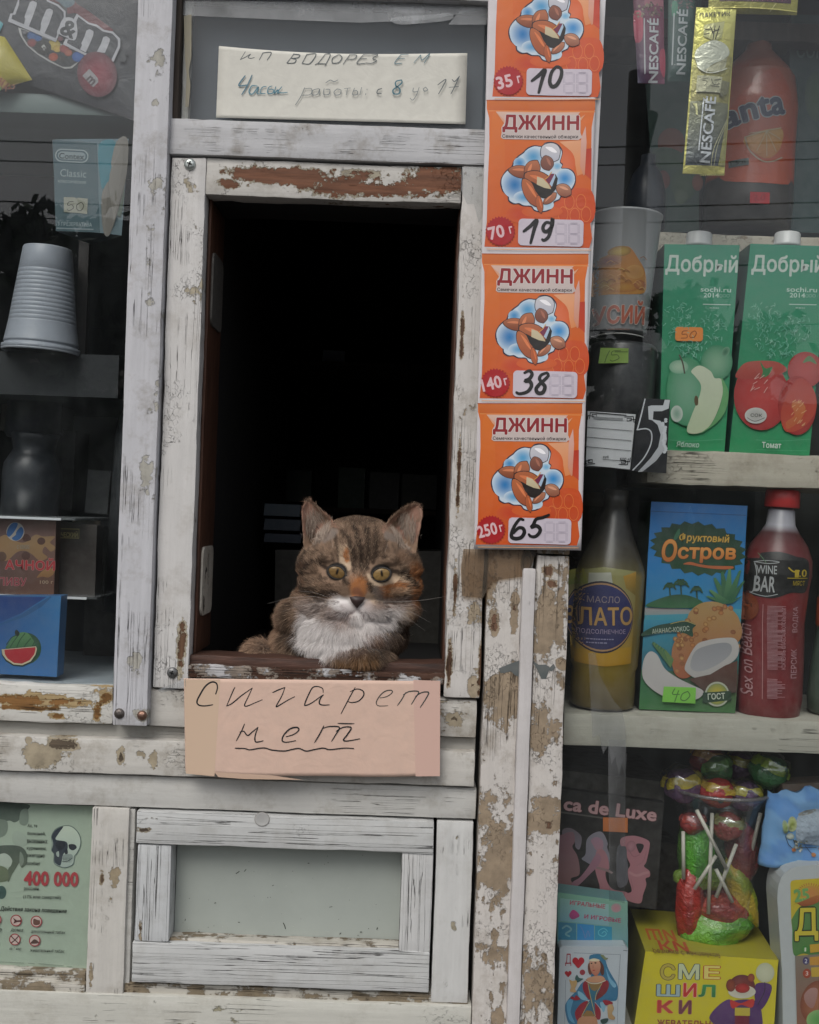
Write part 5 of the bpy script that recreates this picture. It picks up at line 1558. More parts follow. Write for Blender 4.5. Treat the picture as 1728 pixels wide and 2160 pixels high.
A.quad([(812,400),(1090,420),(1060,760),(785,740)], ['#bab46a','#a09a58','#8a8448','#8c8650'])
A.quad([(785,740),(1060,760),(1036,1215),(748,1205)], ['#7a7c60','#6a6c50','#4c525a','#3c444c'])
A.poly([(745,1205),(1036,1215),(1034,1278),(738,1262)], '#cfc66c', '#b8b058')
for k in range(11): A.ell(865+k*16, 1274, 6, 8, '#8a8440')
A.poly([(1060,800),(1036,1215),(985,1210),(1040,900)], '#8a8654', '#9a9658')
A.poly([(800,760),(830,760),(836,850),(822,840),(818,790)], '#d8d498'); 
A.text('MAGENTA' if False else 'ПАКЕТИК', 850, 138, 36, '#4c4a30', w=225, rot=-3, bold=.03, shear=.1)
A.poly([(880,195),(1030,168),(1006,290),(950,315),(875,275)], '#c6c48c', '#b9b77a'); 
for p_ in ([(885,225),(925,232)], [(880,262),(915,258)], [(925,210),(945,262)], [(958,205),(940,318)], [(990,205),(960,300)], [(935,250),(985,232)]): A.stroke(p_, 6, '#3c3c2c', smooth=False)
A.poly([(815,400),(850,350),(940,310),(1030,335),(1066,395),(1030,440),(940,485),(870,530),(830,480)], '#c9cbb8', '#b9bca8', True)
A.poly([(870,530),(1030,440),(1050,420),(1030,520),(960,540)], '#9a9878', '#b9b79a'); A.stroke([(828,490),(870,530),(930,545),(1000,530),(1045,510)], 6, '#dcdcc8')
A.poly([(830,560),(1010,575),(1004,690),(820,680)], '#b5b394', '#a8a688'); 
for p_ in ([(868,600),(900,610),(880,640)], [(870,590),(905,585)], [(930,590),(945,630),(990,625)], [(950,600),(1000,592)], [(925,640),(985,645)]): A.stroke(p_, 5, '#5a5a44')
A.poly([(1010,600),(1066,610),(1050,690),(1010,720),(990,700)], '#7c7a5a', '#6c6a4c')
A.text('NESCAFÉ', 920, 1200, 96, '#bfc3c6', w=480, rot=-84.5, bold=.035)
A.stroke([(872,750),(838,1105)], 9, '#bfc3c6', smooth=False)
A.stroke([(1048,880),(960,1060),(935,1150),(930,1215)], 5, '#b9b58c'); A.stroke([(1048,900),(975,1070),(950,1215)], 4, '#b9b58c')
A.build('sachet_print', M['foil'], t)
qs = [(1498,-60),(1688,-60),(1681,32),(1494,28)]
t = sachet(qs, .040, '#8f8a3c', 'gold wrapper end of a bar at the very top right', 'foil', 'bar_wrapper', None)
A = Art(1228, 0, 3.45, .040, sach_fn(qs, .040), maxlen=16)
A.rect(1000, -200, 1520, 24, '#4c2c3c', rot=2); A.stroke([(930,60),(1250,70),(1560,88)], 8, '#cfc56a')
for k in range(7): A.stroke([(1230+k*36, 20),(1245+k*36, -30)], 6, '#8c4858')
A.stroke([(1360,95),(1400,40)], 5, '#d8d08c')
A.build('wrapper_print', M['foil'], t)

# ---- bottles and packs on the far shelf
GAIN[0] = .74  # lower gain: weaker light at the back is put into the colours
def bottle(name, cx, ybase, d, prof, label, cat='bottle', mat='plastic', lean=SR, group=None, parts=None, ysc=1.):
    """prof rows: (photo px above base, radius px, colour)"""
    k = (DIST+d)/DIST/PXM; c = P(cx, ybase, d)
    t = thing(name, c, label, cat, group)
    up = Vector((lean, 0, CR)).normalized()
    m = MB(); m.lathe(c, [(h*k, r*k, C3(col)) for h, r, col in prof], n=48, up=up, sy=ysc)
    m.build('bottle_body', M[mat], t)
    def fn(x, z):
        h = (z-c.z)/up.z; xc = c.x + up.x*h
        rr = prof[0][1]*k
        for (h0, r0, _), (h1, r1, _) in zip(prof[:-1], prof[1:]):
            if h0*k <= h <= h1*k: rr = (r0+(r1-r0)*(h-h0*k)/max(1e-9, (h1-h0)*k))*k; break
        return c.y - ysc*math.sqrt(max(1e-8, rr*rr-(x-xc)**2)) - .0005
    return t, fn, c, up, k
BR1 = '#33302e'
t, fn, c, up, k = bottle('soda_bottle', 1573, 488, .215, [(0,84,BR1),(6,90,BR1),(60,92,'#3a342f'),(92,90,BR1),(100,90,'#c8502a'),(180,88,'#b85030'),(260,88,'#b4502f'),(320,78,'#a04a30'),(345,60,'#8a4a34'),(380,28,'#8a5038'),(400,24,'#8a5038'),(420,24,'#b05a30')],
    'brown soda bottle with an orange label and a red price tag', 'bottle')
A = Art(1228, 0, 3.45, .185, fn, maxlen=16)
A.poly([(1135,500),(1500,470),(1520,900),(1455,1160),(1480,1360),(1030,1330),(1045,1100),(1070,800)], '#9c5a44', '#c4542e', True)
A.poly([(1070,800),(1300,560),(1420,560),(1490,760),(1200,900)], '#ad5038', '#b4502c', True)
A.text('anta', 1030, 955, 150, '#1f2c4a', w=430, rot=-12, bold=.05, outline=.035, oc='#9aa2a4')
A.text('f', 985, 1010, 200, '#1f2c4a', w=60, rot=-12, bold=.05)
A.poly([(1150,1040),(1410,975),(1415,1090),(1360,1170),(1290,1195),(1210,1150)], '#c99a4c', '#c07838', True); A.stroke([(1155,1035),(1180,1130),(1260,1210),(1340,1215),(1420,1180)], 10, '#b9a48c')
for e_ in ((1180,1010),(1230,1140),(1300,1180),(1370,1140),(1405,1050)): A.stroke([(1300,1000),e_], 5, '#c9b48c', smooth=False)
A.stroke([(1150,1035),(1410,970)], 7, '#c9b48c', smooth=False)
A.rect(1050, 1190, 1175, 1240, '#5c6460', rot=-2); A.text('1,5 л', 1062, 1232, 30, '#1c1c1c', w=90, rot=-2, bold=.02)
A.build('bottle_label', M['film'], t)
A = Art(1228, 0, 3.45, .150)
m = MB(); A.rect(1222, 1398, 1365, 1480, '#b82c34', rot=2)
for st in ([(1250,1420),(1275,1425),(1255,1455),(1285,1455)], [(1310,1420),(1300,1450),(1325,1450),(1330,1420),(1310,1418)]): A.stroke(st, 5, '#7a1c26')
A.build('price_sticker', M['paper'], t)
t = carton('juice_carton', [(1372,-20),(1480,-16),(1474,484),(1384,482)], .225, .27, '#2d4d48', '#24403c', 'dim teal carton with a peach and kiwi fruit behind the hanging sachets', 'juice carton')
A = Art(1228, 0, 3.45, .2249)
A.quad([(430,180),(860,190),(850,1690),(540,1690)], ['#2c5049','#2e544c','#2d4a40','#2c4c42'])
A.ell(650, 1040, 100, 110, '#7c4a3a', '#6c4438'); A.ell(640, 1170, 150, 90, '#3c5a42', '#34503e', 20); A.ell(740, 1330, 100, 130, '#42603e', '#385440'); A.ell(720, 1430, 48, 55, '#5c705a', '#46603f', 10)
A.ell(590, 1310, 50, 70, '#7c4238', '#6a3a34'); A.ell(840, 1330, 40, 60, '#84462e', '#70402e')
A.build('front_print', M['card'], t)
t = carton('juice_carton', [(1668,30),(1800,34),(1790,492),(1658,490)], .225, .27, '#1f403f', '#1a3535', 'plain dark teal carton at the right edge behind the soda bottle', 'juice carton')
A = Art(1228, 0, 3.45, .2249); A.ell(1700, 700, 80, 180, '#3c5a36', '#2c4a3c'); A.text('СОК', 1560, 420, 110, '#5a7470', w=200, bold=.03); A.build('front_print', M['card'], t)
t, fn, c, up, k = bottle('plastic_bottle', 1357, 488, .20, [(0,40,'#232b38'),(6,44,'#232b38'),(80,42,'#2a3442'),(120,30,'#2a3442'),(140,16,'#39404a'),(160,15,'#39404a')], 'dark blue bottle standing left of the fruit carton', 'bottle')

GAIN[0] = .86
# ---- lower shelf: oil, pineapple juice, red drink, green bottle
OIL = '#84702c'
t, fn, c, up, k = bottle('oil_bottle', 1268, 1489, .082, [(0,60,'#4c4228'),(6,67,'#6a5a2c'),(40,68,'#6a5a2c'),(80,66,OIL),(90,70,OIL),(280,72,OIL),(292,70,'#57502c'),(318,60,'#3a3424'),(360,42,'#262420'),(400,30,'#22211e'),(420,24,'#22211e'),(424,26,'#2c2a24'),(455,26,'#2c2a24'),(458,20,'#2c2a24')],
    'sunflower oil bottle with an oval blue label on the lower shelf', 'bottle')
A = Art(1178, 950, 3.136, .052, fn, maxlen=12)
L_, R_ = 86, 500
A.poly([(88,800),(300,770),(512,800),(508,1000),(480,1410),(300,1425),(108,1405),(92,1000)], '#8a8a5a', '#a8842c')
A.poly([(88,800),(180,785),(200,880),(92,900)], '#a09a3c', '#7c8a40'); A.poly([(205,810),(340,805),(350,880),(200,890)], '#a9aa9c'); A.poly([(420,830),(512,802),(508,960),(440,910)], '#b58a30', '#7c6a2c')
A.poly([(110,1320),(480,1300),(476,1408),(300,1424),(110,1405)], '#b08a28', '#a87f24')
ov = [(280+215*math.cos(2*PI*j/40), 1100+238*math.sin(2*PI*j/40)) for j in range(40)]
cl_ = lambda pts, a, b: [(min(max(x, a), b), y) for x, y in pts]
A.poly(cl_(ov, 66, 500), '#1c1c30'); A.poly([(280+(x-280)*.98, 1100+(y-1100)*.95) for x, y in cl_(ov, 70, 496)], '#a8845c'); A.poly([(280+(x-280)*.97, 1100+(y-1100)*.90) for x, y in cl_(ov, 72, 494)], '#2c3060', '#2c2c54')
A.text('МАСЛО', 192, 1005, 44, '#8a7c7c', w=205, rot=.5, bold=.01)
A.text('ЗЛАТО', 66, 1160, 122, '#b08a50', w=420, rot=-1, bold=.03, outline=.015, oc='#3c2c20')
A.text('ПОДСОЛНЕЧНОЕ', 132, 1216, 36, '#9a8aa0', w=305, rot=0, bold=.01)
A.lines(185, 1245, 190, 2, 24, 8, '#8a86a0', rot=0)
A.build('bottle_label', M['card'], t)

q = [(1374,1058),(1577,1067),(1550.5,1503),(1349,1496)]
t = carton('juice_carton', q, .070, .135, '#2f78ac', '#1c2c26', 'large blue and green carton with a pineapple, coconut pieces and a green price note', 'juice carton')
A = Art(1178, 950, 3.136, .0699)
A.quad([(615,340),(1250,368),(1232,720),(592,700)], ['#2c5f98','#2c5c90','#2a7ab4','#2a78b8'])
A.quad([(592,700),(1232,720),(1212,1050),(575,1030)], ['#2a78b8','#2a7ab4','#2c86ae','#2f80ac'])
A.poly([(575,1030),(1212,1050),(1205,1180),(566,1160)], '#4a9aac', '#3c8c9c'); A.poly([(572,1040),(860,1050),(900,1080),(570,1090)], '#9c9494', '#8a9a9a')
A.quad([(566,1120),(1206,1140),(1190,1480),(548,1460)], ['#3a8ca8','#3a8ca0','#2c5c4c','#2c6a78'])
A.quad([(548,1450),(1192,1480),(1168,1738),(533,1712)], ['#2e6a4a','#4a3c34','#3f6c3c','#3c7040'])
A.stroke([(610,402),(1250,430)], 5, '#2a4c78', smooth=False)
# leaf behind the title
leaf = []
rs = random.Random(8)
for j in range(44):
    a = 2*PI*j/44; r = 1.06 if j % 2 else .94
    leaf.append((925+305*r*math.cos(a), 650+170*r*math.sin(a)+.10*(305*math.cos(a))))
A.poly(leaf, '#243c30', '#2a4c34')
A.text('Фруктовый', 795, 612, 66, '#c9a24a', w=330, rot=2, bold=.03, outline=.03, oc='#5a4a1c', shear=.1)
A.text('О', 675, 735, 150, '#d8934a', w=100, rot=2, bold=.05, outline=.02, oc='#5c3018', shear=.1, col2='#b46a30')
A.text('стров', 785, 742, 104, '#dc9a50', w=385, rot=1, bold=.05, outline=.02, oc='#5c3018', shear=.06, col2='#b4602c')
A.poly([(825,752),(870,738),(930,752),(1000,762),(1080,765),(1155,768),(1140,785),(1050,785),(960,775),(880,758)], '#b4643c', smooth=True)
A.poly([(762,585),(780,540),(802,518),(800,560),(775,592)], '#3c6a50', smooth=True)
for x, y, r in ((735,905,34),(808,890,44),(912,925,32)):
    A.stroke([(x,y),(x+6,y+85)], 10, '#2c4a34')
    for j in range(7):
        an = PI*(1.05+.15*j); A.stroke([(x,y),(x+r*.7*math.cos(an),y+r*.9*math.sin(an)),(x+r*1.2*math.cos(an),y+r*math.sin(an)+18)], 11, '#2c5038')
A.poly([(580,1030),(640,990),(760,955),(860,960),(950,1000),(940,1035),(760,1042)], '#2c5038', '#3a6a44', True)
for j, (x, y) in enumerate(((1030,840),(1080,800),(1130,780),(1200,790),(1225,860),(1000,920),(980,960),(1210,960))):
    A.poly([(1080,1020),(1150,1010),(x+8,y),(x-8,y+6)], ['#4a7c50','#3c6c48','#5c8c5c'][j % 3], '#2c5a40')
A.poly([(860,1080),(930,1015),(1030,1000),(1130,1040),(1195,1120),(1205,1240),(1100,1330),(960,1400),(860,1500),(780,1490),(748,1400),(755,1290),(800,1220),(840,1180)], '#a88a58', '#9a5434', True)
rs = random.Random(9)
for j in range(70):
    x, y = rs.uniform(770,1190), rs.uniform(1030,1460)
    if (x-1010)/230*(x-1010)/230 + ((y-1180)/170)**2 < 1 or (x < 880 and 1230 < y < 1480 and x > 770):
        A.ell(x, y, 19, 16, rs.choice(['#b9935a','#a87440','#8c5a34','#b47a48']), rs.choice(['#7c4a2c','#8a5630']), rot=rs.uniform(0,60), n=7); A.k -= .93
A.k += 8
A.poly([(560,1200),(640,1160),(740,1140),(830,1125),(905,1150),(885,1180),(885,1232),(820,1205),(700,1200),(555,1228)], '#1f4034', '#2a4c38', True); A.stroke([(740,1146),(830,1128),(902,1150)], 5, '#a89a5c')
A.text('АНАНАС-КОКОС', 618, 1214, 34, '#a9b4a4', w=248, rot=-5, bold=.03)
for j in range(10): A.poly([(740,1440),(760,1380),(625+j*9,1262+j*6),(615+j*9,1275+j*6)], ['#3c6a4c','#5c7c48'][j % 2]); A.k -= .8
A.k += 4
A.poly([(905,1290),(980,1255),(1090,1238),(1165,1245),(1190,1300),(1175,1370),(1100,1430),(1010,1490),(920,1508),(850,1470),(835,1420)], '#b5b2ae', '#a9a6a2', True)
A.poly([(900,1330),(980,1290),(1090,1270),(1140,1290),(1130,1350),(1040,1420),(930,1460),(870,1430)], '#8e8f92', '#9c9c9e', True)
A.poly([(560,1390),(600,1330),(650,1350),(700,1440),(780,1500),(870,1545),(955,1590),(920,1640),(830,1655),(730,1640),(620,1580),(556,1500)], '#b9b6b3', '#b0acaa', True)
A.poly([(860,1510),(1000,1480),(1100,1420),(1180,1390),(1175,1600),(960,1590)], '#5c3c30', '#4a3830')
A.ell(1046, 1610, 80, 82, '#a9ae9c', ring=.86); A.ell(1046, 1610, 68, 70, '#b9a83c', '#7c8a4c')
A.poly([(952,1600),(1135,1588),(1140,1650),(950,1670)], '#26402e'); A.text('ГОСТ', 985, 1648, 42, '#b9c0b0', w=115, rot=-3, bold=.04)
A.build('front_print', M['card'], t)
A = Art(1178, 950, 3.136, .0650)
A.oy -= 9; A.poly([(698,1590),(910,1597),(906,1703),(686,1692)], '#7cc04a', '#74b848')
for st in ([(770,1605),(755,1640),(800,1642)], [(795,1618),(770,1690)], [(850,1625),(820,1640),(810,1675),(840,1682),(870,1650),(855,1622)]): A.stroke(st, 7, '#4a7438')
A.build('price_sticker', M['paper'], t)

RD = '#75282a'
t, fn, c, up, k = bottle('drink_bottle', 1618, 1508, .085, [(0,58,'#5a2022'),(5,64,RD),(40,68,RD),(120,66,RD),(200,62,RD),(270,66,'#7c2c2c'),(300,70,'#6c2828'),(330,69,'#6a2426'),(360,58,'#5c2224'),(385,40,'#4a2224'),(402,30,'#a0a0a8'),(432,27,'#8c8c94'),(440,22,'#5a3034')],
    'red drink bottle with a black label band and a red screw cap', 'bottle')
m = MB(); m.lathe(c+up*(438*k), [(0,34*k),(2*k,36*k),(34*k,35*k),(38*k,32*k),(38.5*k,5*k)], srgb('#c03030'), 40, up=up); m.build('screw_cap', M['plastic'], t)
A = Art(1178, 950, 3.136, .055, fn, maxlen=12)
A.poly([(1238,740),(1330,685),(1450,670),(1560,700),(1660,740),(1650,930),(1530,940),(1420,975),(1320,965),(1230,935)], '#1b1c1c', '#202222', True)
A.text('WINE', 1322, 815, 56, '#a9acac', w=112, rot=2, bold=.02); A.text('BAR', 1312, 935, 105, '#b0b2b2', w=112, rot=2, bold=.03)
A.stroke([(1316,738),(1380,728),(1450,738),(1385,748),(1316,738)], 5, '#a9acac'); A.stroke([(1318,745),(1325,820),(1312,930),(1300,945),(1370,965),(1440,950)], 5, '#a9acac'); A.stroke([(1375,745),(1340,680)], 4, '#5c7c5c')
A.text('1', 1548, 838, 50, '#b8a02c', w=30, rot=2, bold=.03); A.text('.0', 1580, 836, 50, '#b8a02c', w=60, rot=2, bold=.03); A.stroke([(1500,842),(1648,846)], 5, '#b8a02c', smooth=False); A.stroke([(1508,775),(1540,800),(1580,795)], 9, '#b8a02c')
A.text('МЯСТ', 1538, 892, 32, '#a9942c', w=90, rot=2, bold=.02)
A.ell(1275, 1040, 62, 95, '#8a4420', '#7c3a20'); A.text('2л', 1255, 1040, 30, '#5a2a14', w=50, bold=.02)
A.text('Sex on Beach', 1292, 1630, 56, '#b0888a', w=465, rot=-89, bold=-.008, shear=.2)
A.stroke([(1358,1020),(1342,1640)], 4, '#a87c7c', smooth=False)
rs = random.Random(12)
for j in range(74):
    y = 1030+j*8.2
    if 1440 < y < 1500: continue
    A.stroke([(1382-(y-1030)*.03, y), (1382-(y-1030)*.03+rs.choice([60,60,90,110]), y+1)], rs.choice([3,4]), '#a88084', smooth=False); A.k -= 1
A.k += 2
A.text('КОКТЕЙЛЬ СЛАБОАЛКОГОЛЬНЫЙ', 1480, 1440, 34, '#a88084', w=400, rot=-89, bold=.0); A.text('ПЕРСИК', 1560, 1500, 44, '#a88084', w=190, rot=-89, bold=.01); A.text('ВОДКА', 1575, 1200, 44, '#a88084', w=170, rot=-89, bold=.01)
A.build('bottle_label', M['card'], t)
t, fn, c, up, k = bottle('plastic_bottle', 1755, 1505, .09, [(0,44,'#3a463c'),(8,50,'#445044'),(40,54,'#4c5a4e'),(100,50,'#4a5a4e'),(180,44,'#44564a'),(186,46,'#b0502c'),(240,46,'#a84c2c'),(246,44,'#3c4a40'),(330,40,'#3c4a40'),(400,20,'#3c4a40')],
    'greenish bottle cut off by the right edge on the lower shelf', 'bottle')
# dim jars between the shelves at left
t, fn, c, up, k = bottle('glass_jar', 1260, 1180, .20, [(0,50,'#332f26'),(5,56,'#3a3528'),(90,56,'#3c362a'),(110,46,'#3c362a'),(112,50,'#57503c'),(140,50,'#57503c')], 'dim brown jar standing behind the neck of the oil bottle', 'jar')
board('shelf', 1207, 1168, 1330, 1180, .16, .29, M['dark_wood'], dm=.2, seed=45, amp=.0004)
# ================================================================ lower right display
board('shelf', 1207, 2172, 2300, 2198, .034, .29, K['shelf'], dm=.035, seed=46)
def lowart(d, fn=None, maxlen=None): return Art(1148, 1540, SHz, d, fn, maxlen)
def zl(pts): return [(1148+x/SHz, 1540+y/SHz) for x, y in pts]
# black pack with figures, seen behind
t = carton('magazine_pack', zl([(60,362),(752,455),(703,1125),(40,1040)]), .110, .122, '#1e1d1b', '#1a1918', 'black flat pack with pink lettering and an orange blank sticker', 'box')
F6 = 6.161
A = Art(1180, 1600, F6, .1099)
A.quad([(-150,370),(1362,580),(1250,1910),(-150,1760)], ['#1d1e1c','#23211d','#23211e','#1f1c1a'])
A.text('ca de Luxe', 50, 672, 175, '#c9a0a0', w=1215, rot=7, bold=.05, outline=.03, oc='#5c2c34', shear=0)
A.stroke([(-60,690),(45,700),(560,772)], 20, '#5c5854', smooth=False)
sk, sk2, hr = '#a8747c', '#8c5c66', '#8a8690'
A.poly([(40,930),(120,900),(200,930),(280,1000),(290,1080),(260,1180),(210,1150),(190,1060),(60,1050)], '#6c6068', '#7c7480', True)
A.poly([(60,980),(180,960),(200,1080),(170,1150),(240,1280),(262,1500),(150,1560),(190,1660),(180,1760),(-60,1740),(-60,1100)], '#84606a', '#8a6460', True)
A.poly([(350,1080),(400,1000),(500,950),(570,970),(630,1100),(620,1150),(650,1260),(640,1380),(560,1380),(520,1340),(440,1330),(420,1380),(340,1340),(290,1300),(340,1240)], hr, '#7c7884', True)
A.poly([(410,1060),(480,1020),(560,1060),(570,1150),(540,1200),(480,1190),(440,1130)], '#a08090', '#a07884', True)
A.poly([(480,1210),(560,1180),(620,1260),(650,1420),(600,1480),(620,1600),(700,1700),(880,1740),(870,1830),(560,1800),(520,1640),(470,1470),(470,1380)], sk, '#9c6a70', True)
A.poly([(500,1230),(545,1300),(500,1400),(400,1500),(280,1620),(220,1660),(160,1630),(190,1590),(270,1540),(380,1400),(450,1280)], '#9c7080', '#8c6470', True)
A.poly([(480,1400),(640,1440),(700,1480),(680,1500),(620,1470),(480,1430)], '#8a7070')
A.poly([(760,1140),(870,1120),(880,1300),(900,1500),(870,1640),(760,1660),(740,1400)], '#57585e', '#5c5a60', True)
A.poly([(800,1040),(900,1005),(1020,1010),(1160,1070),(1170,1160),(1130,1340),(1100,1400),(1170,1460),(1175,1530),(1120,1560),(1130,1640),(1090,1760),(1050,1880),(880,1840),(860,1760),(940,1720),(900,1560),(890,1450),(920,1380),(880,1280),(870,1150),(800,1130)], sk, '#a06c72', True)
A.poly([(1000,1110),(1080,1110),(1095,1150),(1050,1230),(1020,1190)], '#1f1a1c', smooth=True); A.ell(930, 1140, 62, 76, '#aa7c84', '#94666e', 20)
A.stroke([(915,1480),(1000,1520),(1100,1490),(1150,1480)], 34, '#b08084'); A.stroke([(900,1180),(960,1270),(1040,1250)], 7, sk2); A.stroke([(930,1560),(960,1700)], 5, sk2); A.stroke([(1000,1390),(1090,1330),(1130,1200)], 5, sk2)
A.build('front_print', M['card'], t)
A = Art(1180, 1600, F6, .1085); A.poly([(568,765),(890,770),(888,962),(568,945)], '#cf7a42', '#c47440'); A.build('price_sticker', M['paper'], t)
m = MB(); t = thing('card_box', P(1300, 1690, .13), 'plain olive grey cardboard box lying behind the black pack', 'box')
prism_px(m, zl([(60,245),(756,325),(750,452),(60,365)]), .130, .28, srgb('#45423a')); o = m.build('box', M['matt'], t); bevel_obj(o)
m = MB(); prism_px(m, zl([(700,700),(840,720),(830,1500),(690,1500)]), .20, .28, srgb('#2c261e')); o = m.build('carton_body', M['matt'], tag(thing('card_box', P(1405,2040,.2), 'narrow dark brown box standing left behind the lollipop tub', 'box'))); bevel_obj(o)

# playing cards, teal box
t = carton('game_box', [(1176,1882),(1324,1902),(1325,2000),(1176,1995)], .058, .090, '#6c9a94', '#5c8a8a', 'pale teal box with pink words and blue squares above the playing cards', 'box')
FK = 7.70
A = Art(1170, 1880, FK, .0579)
A.quad([(60,18),(1185,170),(1185,850),(60,800)], ['#6c9c84','#7ea894','#6a9298','#5c8a98'])
A.quad([(90,110),(880,210),(880,560),(90,480)], ['#7ca8a0','#8cb0aa','#7ca0a6','#709aa6'])
A.text('ИГРАЛЬНЫЕ', 245, 215, 72, '#a83c54', w=580, rot=7, bold=.04); A.text('И ИГРОВЫЕ', 480, 440, 72, '#a03a60', w=600, rot=7, bold=.04)
A.poly([(245,360),(300,300),(370,340),(405,400),(350,440),(290,455),(245,420)], '#a83c74', '#8c3c6c', True); A.ell(1000, 270, 85, 75, '#b07c84', '#9c9090')
for x0, x1, y0, y1, cc in ((60,348,500,780,'#2f7490'),(368,640,525,800,'#2c7cb0'),(655,930,555,825,'#2c84a0')): A.poly([(x0,y0),(x1,y0+22),(x1,y1+10),(x0,y1)], cc)
A.stroke([(130,600),(200,560),(270,620),(180,690),(240,730)], 30, '#6c98a0'); A.stroke([(420,560),(470,660),(500,760),(540,640),(570,730)], 14, '#5c78a8')
A.stroke([(770,680),(810,650),(840,690),(790,730),(720,700),(720,640),(800,600),(860,650)], 14, '#5ca8b8')
A.build('front_print', M['card'], t)
t = thing('card_deck', P(1245, 2190, .045), 'white boxed deck of playing cards showing a queen of hearts in a blue veil', 'playing cards')
rr = []
q4 = [(1182,1998),(1324,1999),(1316,2185),(1176,2185)]
m = MB(); prism_px(m, [(1186,1996),(1320,1996),(1325,2001),(1317,2190),(1175,2190),(1181,2001)], .040, .062, srgb('#b4bcc2')); o = m.build('card_box', M['gloss'], t); bevel_obj(o, .002, 3)
A = Art(1170, 1880, FK, .0399)
A.stroke([(318,1000),(700,1015),(1075,1030)], 6, '#7c8084', smooth=False); A.stroke([(1070,1030),(1035,1550),(1018,2160)], 6, '#7c8084', smooth=False); A.stroke([(180,1440),(165,2160)], 6, '#7c8084', smooth=False); A.stroke([(1120,960),(1185,966)], 10, '#5c6064')
A.text('Д', 172, 1212, 200, '#9c3040', w=98, rot=0, bold=.0)
def heart(cx, cy, s, c): A.poly([(cx, cy+s*.95), (cx-s*.6, cy+s*.35), (cx-s*.98, cy-s*.1), (cx-s*.9, cy-s*.62), (cx-s*.5, cy-s*.85), (cx-s*.12, cy-s*.66), (cx, cy-s*.42), (cx+s*.12, cy-s*.66), (cx+s*.5, cy-s*.85), (cx+s*.9, cy-s*.62), (cx+s*.98, cy-s*.1), (cx+s*.6, cy+s*.35)], c, smooth=True, n=4)
heart(385, 1155, 98, '#ac2430'); heart(220, 1340, 56, '#a02830')
A.ell(452, 1315, 45, 45, '#8c3440', '#9c3c44')
BL, BL2, RDc, SKN, GLD = '#3c7494', '#5c94b4', '#8c2430', '#c09070', '#8a6a3c'
A.poly([(560,1090),(600,1030),(740,1020),(810,1080),(870,1250),(940,1380),(1010,1500),(1030,1600),(1010,1760),(920,1780),(800,1800),(760,1900),(640,1780),(560,1760),(480,1800),(400,1960),(420,2150),(240,2150),(180,1980),(175,1840),(250,1720),(350,1620),(450,1480),(560,1440),(600,1300)], BL, '#356a8c', True)
A.poly([(830,1240),(900,1400),(1000,1520),(960,1560),(880,1450)], BL2, '#7cacc4', True); A.poly([(200,1800),(300,1760),(260,1960),(330,2140),(230,2060)], BL2, smooth=True); A.poly([(380,1620),(460,1660),(540,1760),(450,1760),(390,1700)], '#7ca8bc', smooth=True); A.poly([(740,1800),(830,1820),(800,1960),(760,1900)], '#7ca8bc', smooth=True)
A.poly([(470,1480),(540,1440),(600,1740),(540,1740),(470,1620),(455,1540)], RDc, '#7c2830', True); A.poly([(780,1460),(860,1450),(880,1540),(820,1660),(690,1760),(650,1740),(730,1600)], RDc, '#6c3430', True)
A.poly([(430,1820),(540,1780),(500,1900),(440,2030),(370,2100),(330,2000),(350,1920)], RDc, smooth=True); A.poly([(620,1800),(720,1880),(750,1980),(730,2080),(660,2040)], RDc, smooth=True)
A.poly([(540,1500),(760,1500),(700,1640),(650,1780),(660,2030),(440,2030),(540,1800),(590,1740)], '#35687c', '#2f5f74'); A.poly([(550,1490),(770,1490),(720,1580),(650,1620),(590,1590)], GLD, '#7c6a48'); A.poly([(440,2030),(520,1930),(600,1940),(660,2030)], GLD)
A.stroke([(540,1490),(580,1700),(660,2020)], 10, '#b0a070'); A.stroke([(770,1490),(680,1650),(660,1760)], 10, '#b0a070'); A.stroke([(560,1800),(500,1900),(440,2020)], 10, '#b0a070')
A.poly([(520,1420),(610,1380),(760,1370),(820,1440),(700,1480),(560,1470)], SKN, '#b88868', True); A.stroke([(500,1445),(580,1488),(700,1492),(825,1445)], 14, '#c9c0ac')
A.poly([(545,1180),(590,1150),(600,1330),(560,1340),(540,1260)], '#6c4034', smooth=True); A.poly([(720,1120),(790,1200),(800,1330),(770,1360),(740,1300)], '#5c382c', smooth=True)
A.poly([(575,1120),(640,1100),(715,1120),(745,1200),(730,1300),(680,1370),(630,1350),(590,1290),(570,1200)], '#c49a80', '#b06a54', True)
A.poly([(560,1110),(640,1085),(730,1110),(700,1130),(590,1130)], '#d0c8a8', smooth=True); A.ell(597, 1165, 15, 11, '#3c2c28'); A.ell(662, 1158, 18, 12, '#3c2c28'); A.poly([(620,1170),(635,1240),(612,1245)], '#a8705c'); A.ell(636, 1278, 24, 9, '#a8403c')
A.poly([(740,1030),(790,1030),(830,1070),(870,1080),(820,1110),(780,1080)], '#7c8460', smooth=True)
A.poly([(330,1410),(360,1350),(400,1400),(465,1415),(400,1460),(360,1470)], '#3c5c58', smooth=True); A.poly([(235,1430),(290,1450),(350,1440),(360,1500),(330,1580),(350,1630),(250,1620),(265,1540)], '#b0905c', '#b89870', True); A.poly([(255,1730),(290,1700),(320,1720),(345,1680),(400,1720),(410,1750),(330,1765)], RDc, smooth=True)
A.poly([(780,1770),(850,1760),(930,1790),(940,1820),(870,1840),(820,1840)], RDc, smooth=True); A.poly([(860,1850),(930,1830),(960,1900),(930,1980),(980,2040),(960,2080),(880,2060),(860,1980)], '#b89c70', '#a88860', True); A.poly([(740,2090),(800,2060),(870,2060),(850,2120),(780,2150)], '#2c4440', smooth=True)
A.poly([(380,2080),(450,2030),(650,2030),(690,2100),(670,2160),(390,2160)], '#b08060', smooth=True)
A.build('card_print', M['gloss'], t)

